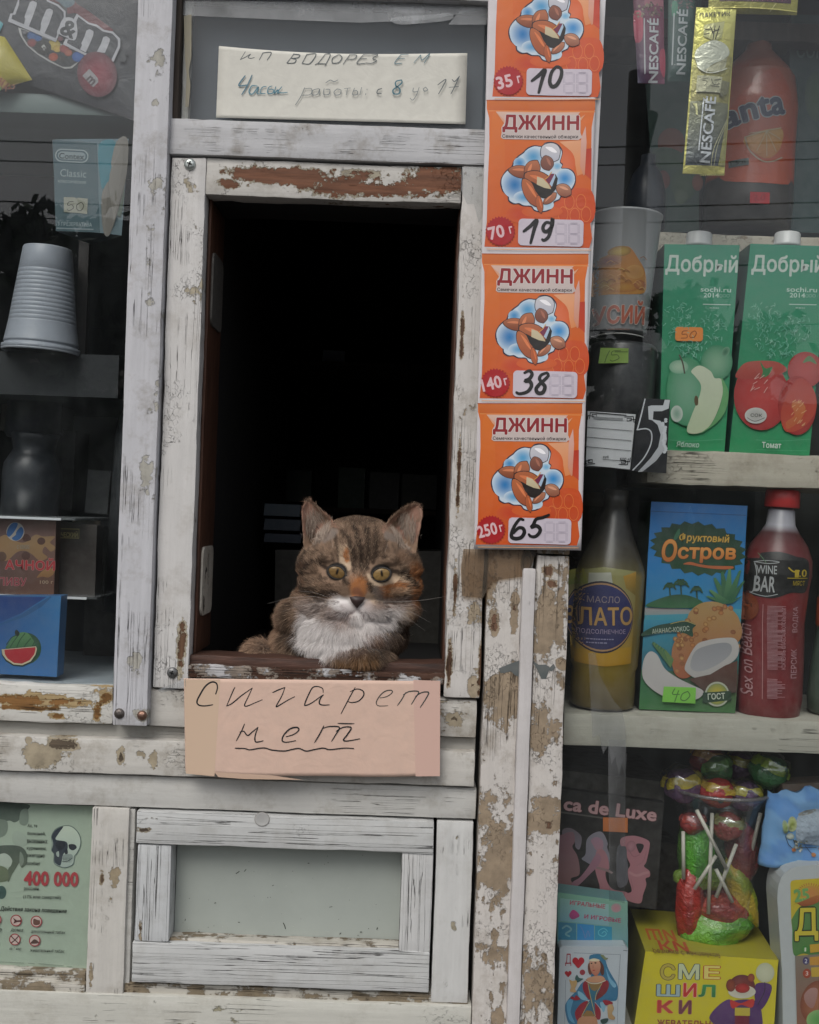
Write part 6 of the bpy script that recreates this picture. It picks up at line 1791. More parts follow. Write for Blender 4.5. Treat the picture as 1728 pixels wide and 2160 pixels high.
# yellow box
fl, fr, bl_, br_ = zl([(635,1388)])[0], zl([(1472,1442)])[0], zl([(540,1120)])[0], zl([(1300,1172)])[0]
d0, d1 = .052, .182
t = thing('candy_box', P(1495, 2190, .06), 'bright yellow cardboard box with multicoloured letters and balloon pictures', 'box')
m = MB()
F = [P(*fl, d0), P(*fr, d0)]; B = [P(*bl_, d1), P(*br_, d1)]
zb = W(0, 2172, .035).z
lowx = [-.004, -.008]
Fb = [Vector((F[0].x-.010, d0, zb)), Vector((F[1].x-.008, d0, zb))]; Bb = [Vector((B[0].x-.010, d1, zb)), Vector((B[1].x-.008, d1, zb))]
vs = F+B+Fb+Bb
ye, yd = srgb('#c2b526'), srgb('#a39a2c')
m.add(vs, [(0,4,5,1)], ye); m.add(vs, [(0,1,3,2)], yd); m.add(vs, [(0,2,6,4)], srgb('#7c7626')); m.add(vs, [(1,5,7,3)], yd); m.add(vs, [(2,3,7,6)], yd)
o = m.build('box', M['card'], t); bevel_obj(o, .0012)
A = lowart(d0-.0001)
A.quad([(640,1392),(1468,1446),(1440,1900),(600,1880)], ['#c8ba28','#cabc2a','#c4b828','#bfb226'])
def fat(ch, x, y, h, w_, c, oc, c2=None): A.text(ch, x, y, h, c, w=w_, rot=1.5, bold=.035, outline=.03, oc=oc, col2=c2)
fat('С', 728, 1566, 100, 92, '#b0a048', '#5c4a2c'); fat('М', 842, 1562, 96, 130, '#c0c8a0', '#2c3c50'); fat('Е', 1002, 1560, 82, 100, '#d8c870', '#b03a2c')
fat('Ш', 705, 1668, 74, 145, '#9ab0b0', '#2c3c48'); fat('И', 872, 1672, 86, 82, '#b83028', '#d8a090'); fat('Л', 968, 1672, 76, 105, '#3c8a4c', '#a0b060', '#2c6a3c')
fat('К', 710, 1772, 78, 96, '#b03830', '#d06040'); fat('И', 845, 1778, 84, 76, '#6c3440', '#9c5c58')
A.text('ЖЕВАТЕЛЬНАЯ', 706, 1856, 42, '#8c4430', w=410, rot=1.5, bold=.05)
# balloon picture in the mascot's place
A.poly([(1150,1720),(1230,1690),(1330,1700),(1365,1780),(1350,1900),(1180,1900),(1120,1840)], '#523264', '#4a2c5c', True)
A.poly([(1035,1800),(1100,1720),(1170,1690),(1190,1780),(1150,1860),(1080,1850)], '#5c3a6c', '#4c2f5c', True)
A.poly([(1330,1590),(1425,1600),(1400,1700),(1345,1760),(1320,1680)], '#54346a', '#4a2c5c', True)
A.ell(1240, 1605, 82, 72, '#7c3830', '#5c2a2c'); A.ell(1240, 1640, 86, 42, '#b9b4a4', '#c8c4b0'); A.ell(1243, 1618, 46, 30, '#b03430', '#8c2420'); A.ell(1170, 1600, 30, 40, '#8a4028', '#6c3424'); A.ell(1298, 1552, 22, 26, '#9a5030', '#7c3c28')
A.poly([(1168,1690),(1230,1712),(1300,1685),(1318,1700),(1300,1740),(1235,1722),(1180,1745)], '#b8342c', smooth=True)
A.ell(1385, 1520, 58, 62, '#c4c6a8', '#b4b698'); A.stroke([(1383,1580),(1380,1640),(1340,1720)], 4, '#2c2c20')
A.rect(1195, 1740, 1290, 1790, '#b9a83c', rot=1); A.rect(1195, 1790, 1285, 1850, '#6c2434', rot=1)
A.build('front_print', M['card'], t)
# top print, laid on the lid
A = Art(0, 0, 1, d0)
lidn = [0]
def lidW(x, y):
    b = x; a = y
    p = (F[0]*(1-b)+F[1]*b)*(1-a)+(B[0]*(1-b)+B[1]*b)*a
    return p + Vector((0, 0, .0003+A.k*3e-5))
A.W = lidW
A.text('ШИ', .06, .52, .26, '#b8602c', w=.22, rot=0, bold=.04); A.text('КИ', .12, .26, .22, '#b04c2c', w=.22, rot=0, bold=.04); A.text('резинка с наклейкой', .06, .08, .13, '#7c5a2c', w=.5, rot=0, bold=.02)
A.m.v = [(x, y, z) for x, y, z in A.m.v]
A.build('lid_print', M['card'], t)

# clear tub of lollipops
tub_c = P(*zl([(1078,1312)])[0], .118)
tub_c.z = F[0].z*(1-.52)+B[0].z*.52+.0012
up = Vector((-.012, 0, 1)).normalized()
kk = (DIST+.118)/DIST/PXM
Htub = 300*kk
t = thing('candy_tub', tub_c, 'clear plastic tub crammed with sweets standing on the yellow box', 'tub')
m = MB()
prof = [(0,60*kk),(.001,66*kk),(.02,68*kk),(Htub*.55,78*kk),(Htub*.8,86*kk),(Htub*.97,104*kk),(Htub,108*kk),(Htub+.002,110*kk),(Htub+.003,107*kk),(Htub*.97,102*kk)]
m.lathe(tub_c, prof, (1,1,1), 56, up=up, capt=False); m.build('tub_wall', M['clear'], t)
m = MB()
pts = [tub_c+up*(Htub+.001)+Vector((108*kk*math.cos(2*PI*j/64), 108*kk*math.sin(2*PI*j/64), 0)) for j in range(65)]
m.tube(pts, .0021, srgb('#8c8684'), 8, caps=False); m.build('rim', clear_mat('tub_rim', refl=.1, col=(.6,.58,.57), haze=.7, haze_col=(.35,.33,.33)), t)
def crumple(m, c, r, col, col2=None, seed=0, sc=(1,1,1), amp=.18, nu=26, nv=18, fr=1.6, col3=None, rot=None):
    vs = []; fs = []; cs = []
    for j in range(nv+1):
        th = PI*j/nv
        for i in range(nu):
            ph = 2*PI*i/nu
            n_ = Vector((math.sin(th)*math.cos(ph), math.sin(th)*math.sin(ph), math.cos(th)))
            q = mnoise.noise(n_*fr+Vector((seed*3.1, seed, 0))); q2 = mnoise.noise(n_*fr*3.2+Vector((seed, 0, seed*2)))
            p = Vector((n_.x*sc[0], n_.y*sc[1], n_.z*sc[2]))*r*(1+amp*q*2+amp*.5*q2)
            if rot: p = rot @ p
            vs.append(Vector(c)+p)
            cc = C3(col)
            if col2 and q > .12: cc = C3(col2)
            if col3 and q2 > .22: cc = C3(col3)
            cs.append(cc)
    for j in range(nv):
        for i in range(nu): fs.append((j*nu+i, (j+1)*nu+i, (j+1)*nu+(i+1)%nu, j*nu+(i+1)%nu))
    m.add(vs, fs, cs, smooth=True)
M['sweet'] = printed('sweet_wrapper', .22, .5, coat=.5, wrinkle=.9, wscale=160)
L49 = 4.9
def lz(x, y, d): return P(1380+x/L49, 1560+y/L49, d)
sweets = [('red', '#a8281c', '#8a1c18', 365, 1690, .085, (.0155,.016,.042), 0), ('green', '#6aa828', '#4c8a24', 640, 1960, .083, (.040,.020,.024), 10), ('red', '#b03a24', '#8c2018', 700, 1760, .082, (.030,.016,.017), -8),
    ('green', '#5cae30', '#4a9428', 460, 1190, .086, (.018,.014,.038), 5), ('yellow', '#b8a024', '#8a9a24', 900, 1590, .090, (.014,.014,.042), 24), ('lime', '#7c9a30', '#6c8a2c', 470, 1440, .088, (.028,.014,.014), 0),
    ('red', '#8c3430', '#74282a', 900, 1180, .094, (.020,.016,.036), 5), ('dark green', '#33582c', '#2a4a28', 620, 1150, .11, (.034,.016,.030), 0), ('green', '#5c8a34', '#3c6c2c', 330, 1150, .105, (.010,.014,.042), 3), ('red', '#7c2c24', '#642420', 560, 1560, .105, (.034,.016,.022), 0)]
GAIN[0] = .85
for j, (nm, c1, c2, x, y, d, sc, rt) in enumerate(sweets):
    m = MB(); c = lz(x, y, d+.018)
    crumple(m, c, 1, c1, c2, seed=j+3, sc=sc, amp=.12, fr=1.3, rot=Matrix.Rotation(math.radians(-rt), 3, 'Y'))
    b = c - Vector((0, 0, sc[2]))
    lab = ['long red gummy sweet at the left wall of the tub', 'bright green wrapped sweet at the bottom of the tub', 'red sweet lying on the bright green one', 'bright green bar upright in the middle left of the tub',
           'yellow sweet leaning at the right wall of the tub', 'lime sweet lying across the middle of the tub', 'dull red sweet at the upper right inside the tub', 'dark green sweet in the centre of the tub behind the sticks',
           'slim olive green sweet against the left wall of the tub', 'brownish red sweet behind the crossing white sticks'][j]
    o = m.build('wrapped_sweet', M['sweet'], None, b); tag(o, lab, 'sweet', 'sweets inside the clear tub')
lolls = [ # head x,y, radius, depth, colours, stick end, label
    (300, 480, 182, .094, '#5c3c60', '#b8a428', (440,730),(745,1330), 'purple lollipop with a yellow band, leftmost on top of the tub'),
    (545, 210, 160, .120, '#8a2c2a', '#c08a30', (590,900),(510,1440), 'red and gold lollipop, topmost of the bunch'),
    (650, 300, 150, .108, '#4c7c48', '#6a9c50', (640,1200),(415,1545), 'leaf green lollipop just below the topmost red one'),
    (880, 270, 145, .122, '#573a5c', '#a8a030', (930,800),(940,1520), 'purple lollipop high up between two green ones'),
    (1180, 330, 180, .096, '#3c7444', '#8ca838', (1100,760),(980,1280), 'big green lollipop with a yellow-green collar at the right'),
    (645, 550, 160, .084, '#a82c28', '#c8a430', (600,760),(560,1800), 'red lollipop with berries on its wrapper in front'),
    (945, 580, 158, .088, '#54385c', '#b8b03c', (850,1080),(640,1630), 'purple lollipop low at the front right of the rim'),
    (400, 860, 120, .088, '#8c2f2c', '#a83c30', (300,950),(305,1440), 'red lollipop inside the tub at upper left'),
    (765, 900, 150, .080, '#8c3a34', '#8a8a50', (640,1340),(810,1680), 'red lollipop with an olive wrapper print inside the tub')]
for j, (x, y, r, d, c1, c2, s0, s1, lab) in enumerate(lolls):
    rad = r/L49*(DIST+d)/DIST/PXM*1.12
    c = lz(x, y, d+.012)
    tl = thing('lollipop', c - Vector((0,0,rad)), lab, 'lollipop', 'lollipops standing in the clear tub')
    GAIN[0] = .95
    m = MB(); crumple(m, c, rad, c1, None, seed=j+20, sc=(1,.9,.88), amp=.07, fr=1.5, col3=None)
    m.build('wrapped_head', M['sweet'], tl)
    m = MB(); rot = Matrix.Rotation(math.radians([-12,14,-16,10,24,8,4,0,10][j]), 3, 'Y')
    n = 40; ring = []
    for a in range(n):
        an = 2*PI*a/n; wob = 1+.10*math.sin(an*7+j)+.05*math.sin(an*13)
        ring.append([c + rot @ Vector((rad*rr_*wob*math.cos(an)*1.0, rad*rr_*.92*math.sin(an), rad*(hh_+.04*math.sin(an*5)))) for rr_, hh_ in ((1.0,.10),(.98,.34),(.80,.62))])
    vs = [p for r_ in ring for p in r_]; fs = []
    for a in range(n):
        b_ = (a+1) % n
        for q_ in range(2): fs.append((a*3+q_, b_*3+q_, b_*3+q_+1, a*3+q_+1))
    m.add(vs, fs, C3(c2), smooth=True); m.build('wrapper_collar', M['sweet'], tl)
    # loose clear wrapper top
    m = MB(); crumple(m, c + rot @ Vector((0,0,rad*.30)), rad*1.02, (.8,.8,.8), seed=j+50, sc=(1,.95,.78), amp=.10, fr=2.2); m.build('clear_wrap', M['wrap'], tl)
    m = MB(); ds = .078 if j in (5, 0, 6, 8, 2) else d+.004
    ds = max(ds, .071 if s1[1] < 1500 else .080)
    m.tube([lz(s0[0], s0[1], ds), lz(s1[0], s1[1], ds)], 20/L49*kk*.95, srgb('#b8b4a8'), 14, smooth=True); m.build('stick', M['plastic'], tl)
    if j == 5:
        Ab = Art(1380, 1560, L49, d+.012-rad*.95); Ab.ell(690, 628, 34, 32, '#343a4c', '#262c3c'); Ab.ell(635, 606, 26, 24, '#8c2c30', '#6c2024'); Ab.ell(600, 612, 18, 18, '#343a4c'); Ab.build('berry_print', M['ink'], tl)

GAIN[0] = .85
# blue paper bag and the sachet with a letter
L415 = 4.149
t = thing('paper_bag', P(1680, 1835, .08), 'crumpled light blue paper bag with flowers beside the lollipop tub', 'bag')
m = MB(); ol = [(1620,1667),(1645,1668),(1650,1684),(1662,1674),(1760,1664),(1800,1666),(1795,1822),(1650,1826),(1602,1822),(1603,1775)]
n = 18; vs = []; fs = []
tl_, tr_, br2, bl2 = (1621,1668),(1800,1664),(1795,1824),(1601,1824)
for s_ in (0, 1):
    for i in range(n+1):
        for j in range(n+1):
            a, b = i/n, j/n
            x = (tl_[0]*(1-b)+tr_[0]*b)*(1-a)+(bl2[0]*(1-b)+br2[0]*b)*a; y = (tl_[1]*(1-b)+tr_[1]*b)*(1-a)+(bl2[1]*(1-b)+br2[1]*b)*a
            if i == 0: y += 5*math.sin(b*23)+4*math.sin(b*9)
            p = P(x, y, .075)
            nz = mnoise.noise(Vector((x*.03, y*.03, s_*5)))*.006 + mnoise.noise(Vector((x*.09, y*.06, s_*5)))*.003
            bulge = .012*(4*b*(1-b))**.5*min(1, a*2.5)
            p.y += (nz-bulge) if s_ == 0 else (bulge+.004+nz)
            vs.append(p)
N_ = (n+1)**2
for i in range(n):
    for j in range(n):
        q = (i*(n+1)+j, i*(n+1)+j+1, (i+1)*(n+1)+j+1, (i+1)*(n+1)+j); fs += [q, tuple(N_+v for v in q[::-1])]
for i in range(n):
    q = (i*(n+1), (i+1)*(n+1)); fs.append((q[0], q[1], q[1]+N_, q[0]+N_)); q = (n*(n+1)+i, n*(n+1)+i+1); fs.append((q[0], q[1], q[1]+N_, q[0]+N_))
cs = [srgb('#6f9cc8') if mnoise.noise(Vector((v.x*40, v.z*40, 3))) > -.05 else srgb('#5c8ac0') for v in vs]
m.add(vs, fs, cs, smooth=True); m.build('bag', M['paper'], t)
gridpts = np.array([(v.x, v.z, v.y) for v in vs[:N_]])
def bag_fn(x, z):
    d = (gridpts[:,0]-x)**2+(gridpts[:,1]-z)**2; k_ = np.argsort(d)[:4]; w_ = 1/(d[k_]+1e-8); return float((gridpts[k_,2]*w_).sum()/w_.sum()) - .0012
A = Art(1580, 1640, L415, .07, bag_fn, maxlen=7)
A.poly([(410,340),(480,295),(590,275),(640,300),(640,560),(500,570),(400,530),(390,430)], '#9aa6b0', '#8a98a6', True); A.ell(505, 300, 88, 20, '#6c6c68', '#8a8c88', -12)
A.ell(300, 420, 26, 62, '#8a9a50', '#8ca090', -8); A.ell(360, 395, 40, 66, '#94a050', '#a0a884', 6); A.ell(345, 500, 32, 28, '#b4baae', '#8a9a94')
A.stroke([(305,500),(330,570),(370,610)], 5, '#2c3440'); A.stroke([(370,530),(400,590),(440,600),(575,600)], 6, '#2c3030'); A.stroke([(480,590),(535,655)], 5, '#2c3030')
rs = random.Random(4)
for j in range(22): A.ell(430+rs.uniform(-55,55), 580+rs.uniform(-45,45), 12, 9, rs.choice(['#a0a49c','#5c6058','#7c8478','#c4c4b8']), rot=rs.uniform(0,90), n=8); A.k -= .8
A.k += 4; A.ell(372, 615, 18, 16, '#a8683c'); A.ell(545, 658, 20, 16, '#a8744a'); A.ell(605, 605, 16, 20, '#a8744a')
A.build('bag_print', M['paper'], t)
m = MB(); prism_px(m, [(1650,1655),(1800,1648),(1800,1675),(1655,1684)], .088, .12, srgb('#6c5c50')); o = m.build('bread_loaf' if False else 'card_box', M['matt'], None, P(1700,1680,.09)); tag(o, 'brown speckled box end above the blue paper bag', 'box'); bevel_obj(o, .003, 3)
t = thing('food_tray', P(1690, 2190, .05), 'white rounded food tray with a yellow and green label at the lower right corner', 'tray')
m = MB(); ol = [(1640,1900),(1640.5,1882),(1643,1866),(1648,1852),(1656,1841),(1667,1833),(1680,1828.5),(1700,1826),(1800,1822),(1800,2200),(1652,2200),(1650,2050)]
prism_px(m, ol, .046, .085, srgb('#b4b9b9')); o = m.build('tray', M['plastic'], t); bevel_obj(o, .0016, 3)
A = Art(1580, 1640, L415, .0459)
A.poly([(362,930),(372,905),(400,897),(640,880),(640,2200),(420,2200),(410,1560),(398,1530),(382,1480),(380,1340),(370,1260)], '#c2ae30', '#a8983c')
A.poly([(372,1260),(380,1230),(450,1130),(560,1110),(640,1080),(640,1540),(480,1540),(402,1560),(380,1480),(380,1340)], '#5c8248', '#4c7c3c', True)
for j in range(16): an = PI*(1+j/15); A.stroke([(535+95*math.cos(an), 1010+70*math.sin(an)),(535+112*math.cos(an), 1010+86*math.sin(an))], 7, '#b06038', smooth=False); A.k -= .8
A.k += 3; A.ell(545, 1010, 95, 66, '#c08048', '#b89040'); A.text('25', 400, 1090, 110, '#6c9c5c', w=130, rot=-6, bold=.04, outline=.03, oc='#8ca84c'); A.poly([(385,1110),(440,1090),(560,1040),(610,1030),(640,1060),(560,1110),(470,1125),(420,1100)], '#a86838', '#8c4c28', True)
A.text('До', 400, 1430, 290, '#c4b434', w=370, rot=-1, bold=.03, outline=.035, oc='#24301c')
A.ell(492, 1502, 32, 32, '#4c8a3c', '#3c7a34'); A.text('1', 484, 1520, 34, '#c9d0b8', w=14, bold=.02); A.poly([(530,1460),(640,1450),(640,1520),(535,1532)], '#c09a2c'); 
A.poly([(402,1560),(640,1540),(640,2200),(420,2200)], '#7c7468', '#8a5a44'); A.ell(496, 1602, 28, 34, '#4c4470', '#3c3860'); A.text('2', 484, 1622, 38, '#c9c8d0', w=24, bold=.02); A.poly([(530,1570),(640,1560),(640,1640),(530,1640)], '#c08c34')
A.ell(505, 1712, 36, 42, '#a8482c', '#94402c'); A.text('3', 492, 1730, 38, '#d0c0b8', w=24, bold=.02); A.poly([(540,1660),(640,1655),(640,1740),(545,1742)], '#c0a038')
A.ell(590, 1960, 140, 190, '#a06848', '#7c4430', 15); A.poly([(480,1900),(540,1840),(600,1860),(560,2010),(500,1980)], '#a8847c', '#9a7068', True); A.ell(610, 2120, 110, 90, '#5c9a50', '#8ab070')
A.build('tray_label', M['gloss'], t)
# ================================================================ left window goods
GAIN[0] = .84
FM = 5.948
def pil(quad, d, n=16, bulge=.010, seed=0):
    """puffy bag surface; returns front depth function and mesh rows"""
    A0 = [P(x, y, d) for x, y in quad]
    def fn(x, z):
        # inverse bilinear by projection on the two main axes
        ex = (A0[1]-A0[0]); ey = (A0[3]-A0[0]); p = Vector((x, 0, z))-Vector((A0[0].x, 0, A0[0].z))
        det = ex.x*ey.z-ex.z*ey.x
        b = (p.x*ey.z-p.z*ey.x)/det; a = (ex.x*p.z-ex.z*p.x)/det
        a = min(1, max(0, a)); b = min(1, max(0, b))
        return d - bulge*(max(0, 4*b*(1-b))**.6)*(max(0, 4*a*(1-a))**.6) - .0003
    return fn
def bag(name, quad, d, col, label, cat, mat='film', bulge=.010, th=.012, group=None):
    t = thing(name, base_of(quad, d), label, cat, group); n = 22; m = MB(); vs = []; fs = []
    for s_ in (0, 1):
        for i in range(n+1):
            for j in range(n+1):
                a, b = i/n, j/n
                x = (quad[0][0]*(1-b)+quad[1][0]*b)*(1-a)+(quad[3][0]*(1-b)+quad[2][0]*b)*a; y = (quad[0][1]*(1-b)+quad[1][1]*b)*(1-a)+(quad[3][1]*(1-b)+quad[2][1]*b)*a
                p = P(x, y, d); k = bulge*(4*b*(1-b))**.6*(4*a*(1-a))**.6
                p.y += -k if s_ == 0 else k+.0004
                vs.append(p)
    N_ = (n+1)**2
    for i in range(n):
        for j in range(n):
            q = (i*(n+1)+j, i*(n+1)+j+1, (i+1)*(n+1)+j+1, (i+1)*(n+1)+j); fs += [q, tuple(N_+v for v in q[::-1])]
    m.add(vs, fs, C3(col), smooth=True); m.build('wrapper', M[mat], t)
    return t
# chocolate sweets bag, tilted
q = [(-30,-170),(300,-30),(262,215),(-30,60)]
q = [(-30,-230),(345,-80),(283,255),(-20,150)]
t = bag('sweets_bag', q, .050, '#33343a', 'dark bag of chocolate sweets with two big slanted letters at the top left', 'bag', bulge=.006)
A = Art(0, 0, FM, .050, pil(q, .050, bulge=.006), maxlen=14)
A.poly([(560,0),(900,0),(990,80),(1130,170),(1330,320),(1440,410),(1340,420),(1100,300),(980,200),(870,200),(840,110)], '#5a2a30', '#6c2a32', True)
A.poly([(640,-20),(900,-20),(960,70),(860,130),(760,60)], '#5c7078', '#4c6470', True)
# window with sweets
A.poly([(245,365),(330,390),(1120,720),(1010,800),(920,880),(830,885),(640,800),(480,700),(350,590),(270,460)], '#a9a9a8', smooth=False)
A.poly([(280,385),(1110,725),(1000,800),(900,860),(800,860),(650,780),(500,690),(380,590),(300,480)], '#2c2e32')
for x, y, r, c1, c2 in ((430,470,70,'#2f5c98','#284c80'),(500,500,50,'#2f5c98','#284c80'),(420,560,60,'#8c4040','#6c3438'),(700,590,80,'#b8a040','#9a8834'),(740,640,50,'#c0a03c','#a08430'),(560,620,105,'#33302c','#24221f'),(690,740,60,'#a84c28','#8c3c24'),(830,640,60,'#943c34','#7c2c2c'),(880,690,50,'#a85a40','#8c4430'),(1000,740,75,'#2c5ca4','#244c8c'),(330,430,30,'#6c6c70','#54545a'),(800,760,40,'#3c3430','#2c2624'),(780,520,36,'#6c3440','#543038')):
    A.ell(x, y, r, r*.85, c1, c2)
A.poly([(540,610),(575,585),(605,630),(575,665)], '#b0b0ac'); A.text('m', 555, 640, 34, '#33302c', w=34, rot=30, bold=.04)
# the two letters: white outline body, dark face
def letterm(dx, dy, first=True):
    T = lambda pts: [(x+dx, y+dy) for x, y in pts]
    A.poly(T([(255,-60),(600,-40),(640,40),(760,95),(850,180),(850,260),(760,440),(760,480),(725,560),(120,292),(150,195),(185,195),(250,30)]), '#b4b4ba')
    A.poly(T([(275,-60),(560,-40),(620,55),(740,110),(825,190),(828,250),(740,430),(745,470),(722,512),(165,262),(178,212),(215,212),(262,90)]), '#2e3038')
    A.poly(T([(400,60),(440,45),(488,68),(485,110),(440,230),(382,375),(440,400),(320,352),(345,265),(330,245),(375,130)]), '#b6b6bc')
    A.poly(T([(610,155),(650,142),(692,165),(690,200),(640,340),(585,450),(580,470),(520,440),(545,355),(535,335),(580,220)]), '#b6b6bc')
letterm(0, 0)
A.poly([(990,210),(1140,320),(1240,345),(1330,410),(1440,430),(1530,520),(1530,620),(1450,800),(1380,860),(1110,735),(815,590),(850,520),(890,520),(960,400),(940,300)], '#b4b4ba')
A.poly([(1010,250),(1130,340),(1230,370),(1310,430),(1430,455),(1500,530),(1500,610),(1420,780),(1370,820),(1110,705),(865,575),(880,530),(930,540),(1000,420),(985,310)], '#2e3038')
A.poly([(1110,420),(1150,402),(1200,430),(1195,480),(1150,590),(1100,690),(1030,655),(1055,600),(1045,580),(1085,500)], '#b6b6bc'); A.poly([(1320,500),(1360,490),(1402,520),(1398,560),(1340,695),(1235,690),(1290,590)], '#b6b6bc')
A.poly([(760,440),(800,300),(880,255),(960,290),(1000,420),(965,540),(870,510),(780,470)], '#b4b4ba', smooth=True)
A.text('&', 762, 455, 205, '#2e3236', w=195, rot=24, bold=.05)
A.text('s', 1500, 790, 150, '#2c3034', w=90, rot=22, bold=.05)
# plain round red sweet with a letter
A.ell(1240, 960, 248, 280, '#8c2c3c', '#5c2430', -15); A.poly([(1145,895),(1180,930),(1250,1010),(1255,1060),(1190,1120),(1055,980)], '#9a9698', smooth=False); A.text('m', 1095, 1030, 90, '#5a4c50', w=105, rot=48, bold=.05)
A.build('bag_print', M['film'], t)
q = [(-120,50),(10,78),(68,168),(-100,215)]
t = bag('snack_bag', q, .046, '#b5a838', 'yellow snack bag at the left edge beside the chocolate sweets', 'bag', bulge=.010)
A = Art(0, 0, FM, .046, pil(q, .046, bulge=.010), maxlen=14)
A.poly([(-100,230),(0,260),(45,300),(0,400),(-100,380)], '#4c98a4'); A.poly([(-200,560),(0,640),(105,800),(-100,830)], '#b9a4a8'); A.poly([(-200,590),(0,670),(50,770),(-100,800)], '#5c2430')
A.poly([(-100,850),(125,820),(250,1040),(60,1118),(-100,1080)], '#b89434', '#a88834')
A.text('ПРИПР', -170, 985, 90, '#8c4c24', w=370, rot=28, bold=.03); A.text('АВА', -60, 1100, 90, '#8c4c24', w=170, rot=24, bold=.03)
A.poly([(-100,1080),(60,1120),(20,1180),(-100,1200)], '#5c8c3c')
A.build('bag_print', M['film'], t)
# shelf band under the bags
board('shelf', -480, 226, 251, 268, .055, .30, plain('painted_shelf_edge', '#5f6c6a', .5, var=.12, scale=20, axis='x'), dm=.055, seed=51, amp=.0004)
# condom-type box
t = thing('small_box', P(190, 492, .05), 'dark teal small box with white print and a handwritten price', 'box')
m = MB(); f0, f1, g0, g1 = P(111,294,.042), P(205,302,.042), P(118,487,.042), P(211,491,.042)
s0, s1 = P(264,292,.060), P(262,497,.060)
s0.x += .004; s1.x = s0.x-.004
bk0 = f0+(s0-f1)+Vector((0,.05,0)); bk1 = g0+(s1-g1)+Vector((0,.05,0))
vs = [f0, f1, g1, g0, bk0, s0, s1, bk1]
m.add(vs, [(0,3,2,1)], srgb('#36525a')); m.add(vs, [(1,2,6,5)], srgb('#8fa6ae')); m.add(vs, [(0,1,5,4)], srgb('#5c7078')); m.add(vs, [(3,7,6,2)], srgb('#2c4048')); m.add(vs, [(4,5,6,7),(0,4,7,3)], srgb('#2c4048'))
m.build('box', M['card'], t)
A = Art(0, 0, 2.875, .0419)
A.quad([(318,853),(588,874),(606,1412),(342,1395)], ['#33505a','#36525a','#36545c','#3a565e'])
A.rect(335, 905, 537, 985, '#8c9a9c', r=38, rot=3); A.rect(342, 912, 530, 978, '#33505a', r=33, rot=3); A.rect(352, 921, 520, 969, '#7c8c90', r=24, rot=3)
A.text('Contex', 358, 962, 36, '#24383e', w=152, rot=3, bold=.04)
A.text('Classic', 365, 1070, 46, '#8a9a9c', w=158, rot=3, bold=.0); A.text('КЛАССИЧЕСКИЕ', 352, 1108, 18, '#8a9a9c', w=172, rot=3, bold=.03)
A.text('3 ПРЕЗЕРВАТИВА', 352, 1368, 24, '#8a9a9c', w=205, rot=2, bold=.03); A.stroke([(346,1384),(565,1392)], 8, '#7c8c90', smooth=False)
A.build('box_print', M['card'], t)
A = Art(0, 0, 2.875, .0412)
A.poly([(387,1195),(455,1197),(464,1204),(472,1198),(533,1205),(529,1298),(465,1290),(388,1286)], '#9a9c8e')
for st in ([(445,1222),(418,1225),(412,1245),(438,1242),(445,1262),(420,1278),(408,1270)], [(490,1228),(466,1245),(470,1272),(492,1276),(508,1250),(498,1230),(488,1228)]): A.stroke(st, 5, '#4c4c44')
A.build('price_sticker', M['paper'], t)
m = MB(); # light swirls on the side face
def sidep(a, b, o=.0004): p = (f1*(1-a)+s0*a)*(1-b)+(g1*(1-a)+s1*a)*b; nn = (s0-f1).cross(g1-f1).normalized(); nn = nn if nn.x > 0 and nn.y < 0 or nn.y < 0 else -nn; return p+nn*o
for poly_, cc in (([(.05,.02),(.6,.02),(.5,.3),(.25,.5),(.08,.45)], '#5c9aa8'), ([(.6,.02),(.98,.02),(.97,.5),(.5,.98),(.15,.98),(.1,.6),(.35,.4)], '#a09c94'), ([(.6,.3),(.97,.5),(.9,.8),(.6,.7)], '#7c8c80')):
    pp = smooth_pts(poly_, True, 4); m.add([sidep(a, b) for a, b in pp], [tuple(range(len(pp)))], srgb(cc))
m.build('side_print', M['card'], t)

# stack of upside-down white cups
FL = 3.476
c = P(292/FL, 480+905/FL, .095); k = (DIST+.095)/DIST/PXM
c = P(86, 742, .095)
t = thing('cup_stack', c, 'stack of white plastic cups turned upside down in the left window', 'cups')
up = Vector((SR*1.0, 0, CR)).normalized()
m = MB(); prof = [(0,77*k),(1.5*k,80*k),(9*k,80*k),(11*k,74.5*k),(15*k,74*k),(16*k,76.5*k),(19*k,75.5*k)]
H = 215*k
for j in range(13):
    h0 = (60+j*9)*k; r = (74-(h0/k-20)*.118)*k
    prof += [(h0-3*k, r+.10*k), (h0-1.0*k, r-.1*k), (h0, r-.9*k), (h0+1.0*k, r-.2*k)]
prof += [(H, 50.5*k), (H+3*k, 49*k), (H+4*k, 44*k), (H+3*k, 20*k)]
prof.sort(key=lambda a: a[0]) if False else None
m.lathe(c, [(h, r, srgb('#a2a9b3')) for h, r in prof], n=64, up=up, capb=False, capt=True)
m.build('cups', M['plastic'], t)
m = MB(); m.lathe(c, [(6*k, 76*k), (7*k, 10*k)], srgb('#4c5056'), 48, up=up, capb=False); m.build('cup_inside', M['matt'], t)
m = MB(); pts = [c+Vector((77*k*math.cos(2*PI*j/64), 77*k*math.sin(2*PI*j/64), 77*k*math.cos(2*PI*j/64)*SR*-1)) for j in range(65)]; m.tube(pts, 3.0*k, srgb('#b4bac2'), 8, caps=False); m.build('cup_rim', M['plastic'], t)
